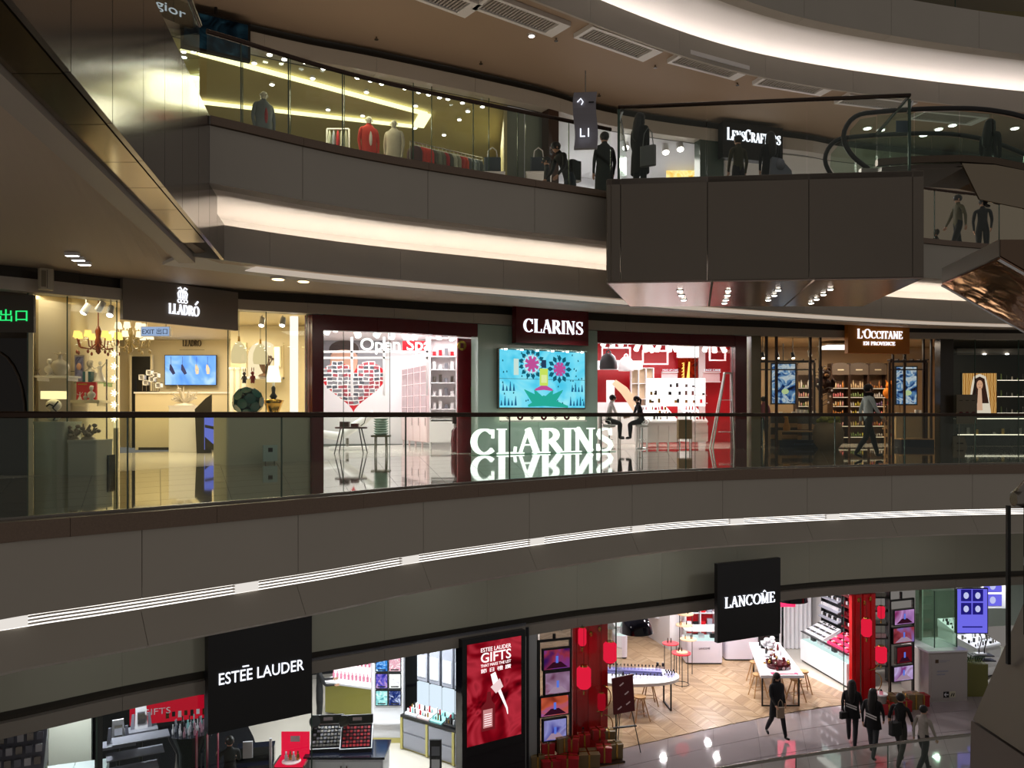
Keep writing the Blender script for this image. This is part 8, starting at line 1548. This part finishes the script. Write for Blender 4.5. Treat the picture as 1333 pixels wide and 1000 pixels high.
for q in range(0): x_ = 6.9+q*.4; z_ = 5.52 if x_ < 8.6 else 5.52-(x_-8.6)*.42; B().box(x_, x_+.39, 14.66, 15.84, z_-.2, z_).mk('step', mat('step_grey', (70, 70, 72), .4, metal=.6), t)
t = T('qr_free_notice', 'small blue notice plate on the landing glass', 'notice', (PX(1175, 14.0), 13.95, 6.1)) if 0 else None
tag(B().box(-.13, .13, 0, .01, 0, .2).mk('notice_plate', mat('notice_blue', (60, 78, 92), .4), loc=(PX(1176, 14.0)-.03, 13.93, 5.93)), 'small dark blue notice plate on the landing glass near the corner', 'notice')
# right hand added mirror wall, balustrade; two figures stand in for cladding reflections
MIR = mat('wavy_mirror', (190, 175, 155), .03, metal=1, bump=.25, bscale=.8)
mr = SE('wall_mirror_standin')  # added wall standing in for the escalator's mirrored cladding
for q in range(5): x0 = 11.9+q*1.25; B().hexa([(x0, 23.3, 5.2), (x0+1.24, 23.2, 5.2), (x0+1.24, 23.3, 5.2), (x0, 23.4, 5.2), (x0, 23.5, 8.3), (x0+1.24, 23.4, 8.3), (x0+1.24, 23.5, 8.3), (x0, 23.6, 8.3)]).mk('mirror_panel', MIR, mr)
balustrade('glass balustrade of the upper floor right of the landing, before the added mirror wall', R2, (1195, 1222, 1306, 1400, 1440), 5.2, 6.42, gm=GLC)
BRM = mat('bronze_mirror', (176, 120, 84), .06, metal=1, bump=.25, bscale=.9)
t = T('escalator_truss', 'copper mirror-clad underside of another escalator descending at the right edge', 'escalator', (6.03, 10, 0))
zt_ = lambda x_: 2.97-x_*1.7/3
for x0, x1 in ((0, 1.2), (1.21, 2.4), (2.41, 3.6)):
    B().hexa([(x0+.0, 0, zt_(x0)), (x1, 0, zt_(x1)), (x1+.34, 1.95, zt_(x1)), (x0+.34, 1.95, zt_(x0)), (x0, 0, zt_(x0)+.04), (x1, 0, zt_(x1)+.04), (x1+.34, 1.95, zt_(x1)+.04), (x0+.34, 1.95, zt_(x0)+.04)]).mk('copper_panel', BRM, t)
    B().prism([(x0+.02, zt_(x0)+.05), (x1, zt_(x1)+.05), (x1, 3.22), (x0+.02, 3.22)], -.01, .03).mk('side_panel', mat('side_bronze', (120, 100, 84), .12, metal=.8), t)
B().tube([(0, -.01, zt_(0)), (3.6, -.01, zt_(3.6))], .02, 6).mk('edge_trim', CHROME, t); B().tube([(.34, 1.95, zt_(0)), (3.94, 1.95, zt_(3.6))], .02, 6).mk('edge_trim', CHROME, t)
B().hexa([(0, 0, 2.99), (.02, 0, 2.99), (.36, 1.95, 2.99), (.34, 1.95, 2.99), (0, 0, 3.22), (.02, 0, 3.22), (.36, 1.95, 3.22), (.34, 1.95, 3.22)]).mk('end_panel', DGREY, t)
# ---- near right escalator end
t = T('escalator_parapet', 'near grey escalator parapet with glass side and steel handrail at the right edge', 'escalator', (0, 0, 0)); Y = 4.5; v = lambda px, py: (PX(px, Y), zy(py, Y))
PG = mat('parapet_grey', (120, 108, 100), .45)
B().prism([v(1262, 1030), v(1430, 1030), v(1430, 962), v(1264, 939)], Y-.5, Y).mk('lower_panel', PG, t); B().prism([v(1265, 936), v(1430, 959), v(1430, 560), v(1313, 826)], Y-.5, Y-.01).mk('upper_panel', PG, t)
B().prism([v(1316, 850), v(1450, 850), v(1450, 560), v(1316, 655)], Y-.13, Y-.11).mk('glass_side', glass('dark_teal_glass', (44, 66, 66), 1.3), t)
B().box(PX(1312, Y-.13), PX(1316, Y-.13), Y-.13, Y-.11, zy(856, Y), zy(655, Y)).mk('end_post', BLACK, t); B().prism([v(1305, 860), v(1440, 872), v(1440, 860), v(1305, 850)], Y-.2, Y-.05).mk('base_clamp', RAILM, t)
B().tube([(PX(1302, Y), Y-.12, zy(648, Y)), (PX(1306, Y), Y-.12, zy(648, Y)), (PX(1318, Y), Y-.12, zy(640, Y)), (PX(1345, Y), Y-.12, zy(612, Y)), (PX(1440, Y), Y-.12, zy(520, Y))], 0, 12, [.035, .05, .055, .055, .055]).mk('handrail', STEEL, t)
# ================================================================== PEOPLE
def bag(name, label, x, y, z, w, d, h, m, strap=.3, rz=0):
    t = T(name, label, 'bag', (x, y, z), rz); b = rbox(w, d, h, min(w, d)*.3); b.mk('bag_body', m, t)
    B().tube([(-w*.35, 0, h), (-w*.25, 0, h+strap*.7), (0, 0, h+strap), (w*.25, 0, h+strap*.7), (w*.35, 0, h)], .01, 6).mk('strap', m, t); return t
BLU = mat('bag_black', (18, 18, 20), .6)
W_ = person('man in a pale grey jacket and black trousers walking right behind the railing', (PX(1130, 19.3), 19.3, 0), -pi/2, top=(196, 206, 204), legs=(14, 14, 18), h=1.76, pose='walk', thighs=(26, -20), knees=(8, 20), arms=(-14, 16), elbows=(14, 20))
B().ell(0, .02, 1.53, .1, .11, .07, 12, 8).mk('black_scarf', mat('scarf_black', (12, 12, 14), .9), W_); B().ell(0, .12, 1.3, .11, .05, .2, 10, 8).mk('black_bib', mat('scarf_black'), W_)
person('person in a pink top standing with back turned inside the left shop window', (PX(994, 26.4), 26.4, 0), .3, top=(190, 110, 125), legs=(40, 34, 34), h=1.62, sleeve=False)
person('seated adviser in a white coat at the high consultation table', (PX(791, 25.0), 25.0, .29), -pi/2+.1, top=(235, 232, 228), legs=(20, 20, 24), h=1.68, pose='sit', lean=14, arms=(30, 34), elbows=(60, 50))
person('seated customer in a black sweatshirt with a ponytail at the high table', (PX(836, 24.9), 24.9, .29), pi/2+.1, top=(18, 18, 22), legs=(24, 26, 34), h=1.64, pose='sit', lean=16, arms=(30, 34), elbows=(60, 50), hair='tail')
# upper floor
person('dark figure bending forward over the upper railing, with a backpack', (PX(742, 17.4), 17.4, 5.2), pi/2+.5, top=(26, 28, 30), legs=(48, 56, 66), h=1.76, lean=32, arms=(40, 44), elbows=(30, 30))
bag('backpack', 'black backpack on the bending figure behind the upper railing', PX(747, 17.45), 17.5, 6.12, .32, .2, .42, BLU, .05, .5)
person('small dark figure standing left of the bending one on the upper floor', (PX(712, 17.9), 17.9, 5.2), pi/2, top=(40, 46, 50), legs=(26, 26, 30), h=1.55, hair='tail')
person('tall dark figure standing beside the landing corner post', (PX(787, 16.9), 16.9, 5.2), .4, top=(30, 32, 30), legs=(24, 24, 26), h=1.74, coat=((30, 34, 32), .45))
person('long-haired woman in a black coat on the landing, seen from behind', (PX(833, 15.6), 15.6, 5.2), -.9, top=(10, 10, 12), legs=(12, 12, 14), h=1.66, hair='long', coat=((12, 12, 14), .5))
bag('tote_bag', 'white tote bag hanging from the shoulder of the long-haired woman', PX(843, 15.3), 15.25, 5.75, .3, .1, .38, mat('tote_white', (120, 124, 124), .7), .35, -.5)
person('short-haired person in an olive top standing on the landing, back turned', (PX(961, 16.4), 16.4, 5.2), .4, top=(60, 56, 30), legs=(24, 24, 26), h=1.5)
person('dark-clad person with a pale jacket over the arm on the landing', (PX(1003, 16.3), 16.3, 5.2), .1, top=(20, 20, 22), legs=(24, 24, 26), h=1.54, hair='long', coat=((20, 20, 24), .6))
t = T('pale_jacket', 'pale grey jacket carried by the dark-clad person on the landing', 'jacket', (PX(1016, 16.0), 16.0, 5.72)); B().prism([(-.2, 0), (.24, 0), (.22, .18), (0, .42), (-.16, .45)], 0, .14).mk('cloth', mat('jacket_pale', (130, 134, 146), .8), t); B().ell(.0, .02, .3, .1, .1, .12, 8, 6).mk('folded_sleeve', mat('jacket_pale'), t)
person('woman with long dark hair riding the curved escalator', (PX(1289, 15.2), 15.2, 4.99), -1.2, top=(20, 20, 22), legs=(20, 20, 22), h=1.6, hair='long')
person('added figure in a yellowish top walking left, standing in for a cladding reflection', (PX(1247, 21.6), 21.6, 5.2), pi/2, top=(92, 86, 60), legs=(14, 14, 16), h=1.72, pose='walk')  # solid figure in place of a reflection in the escalator cladding
person('added dark-clad figure right of the walking one, standing in for a cladding reflection', (PX(1279, 21.9), 21.9, 5.2), 2.6, top=(18, 18, 22), legs=(16, 16, 20), h=1.68)  # second figure built in place of a mirrored reflection
# lower floor
person('woman in a long black coat walking towards the viewer, carrying a bag', (PX(1011, 20.6), 20.6, Z0), pi+.25, top=(18, 18, 20), legs=(20, 20, 26), h=1.64, pose='walk', hair='long', coat=((20, 20, 24), .58), thighs=(14, -8), knees=(4, 14), arms=(20, 6), elbows=(50, 30))
bag('tote_bag', 'small beige tote bag held by the woman in the long coat', PX(1015, 20.35), 20.3, Z0+.62, .2, .08, .26, mat('tote_beige', (150, 130, 110), .7), .2, .2)
g = 'friends in dark clothes walking along the lower floor'
person('leftmost girl of the walking group, long hair and white stripes on her dark top', (PX(1109, 20.1), 20.1, Z0), -.5, top=(16, 16, 20), legs=(22, 22, 28), h=1.62, pose='walk', hair='long', coat=((16, 16, 20), .74), group=g, stripes=True)
bag('shoulder_bag', 'small black shoulder bag at the hip of the leftmost girl', PX(1098, 20.0), 20.0, Z0+.72, .2, .1, .16, BLU, .3, .3)
person('second girl of the walking group, in wide jeans and a striped dark jacket', (PX(1136, 19.4), 19.4, Z0), -.7, top=(18, 18, 22), legs=(48, 54, 58), h=1.64, pose='walk', hair='long', coat=((18, 18, 22), .74), group=g, stripes=True, thighs=(14, -14), knees=(4, 14))
person('boy in a black t-shirt with bare arms walking in the group', (PX(1172, 18.9), 18.9, Z0), -.9, top=(14, 14, 16), legs=(52, 50, 46), h=1.7, pose='walk', sleeve=False, group=g)
bag('sling_bag', 'black sling bag on the back of the boy in the black t-shirt', PX(1164, 18.7), 18.65, Z0+.85, .3, .16, .3, BLU, .35, .4)
person('person in a white t-shirt with dark sleeves at the right of the group', (PX(1202, 18.5), 18.5, Z0), -1.2, top=(166, 158, 150), legs=(20, 24, 30), h=1.56, pose='walk', group=g, thighs=(14, -16), knees=(4, 16))
t = person('sales person in a black suit behind the palettes, facing the pink bottles', (PX(416, 21.3), 21.3, Z0), -1.2, top=(12, 12, 18), legs=(12, 12, 16), h=1.7, arms=(30, 24), elbows=(60, 60))
person('dark figure standing below the big black sign, mostly hidden', (PX(299, 16.6), 16.6, Z0), .5, top=(14, 14, 18), legs=(14, 14, 18), h=1.6, arms=(30, 20), elbows=(70, 60))
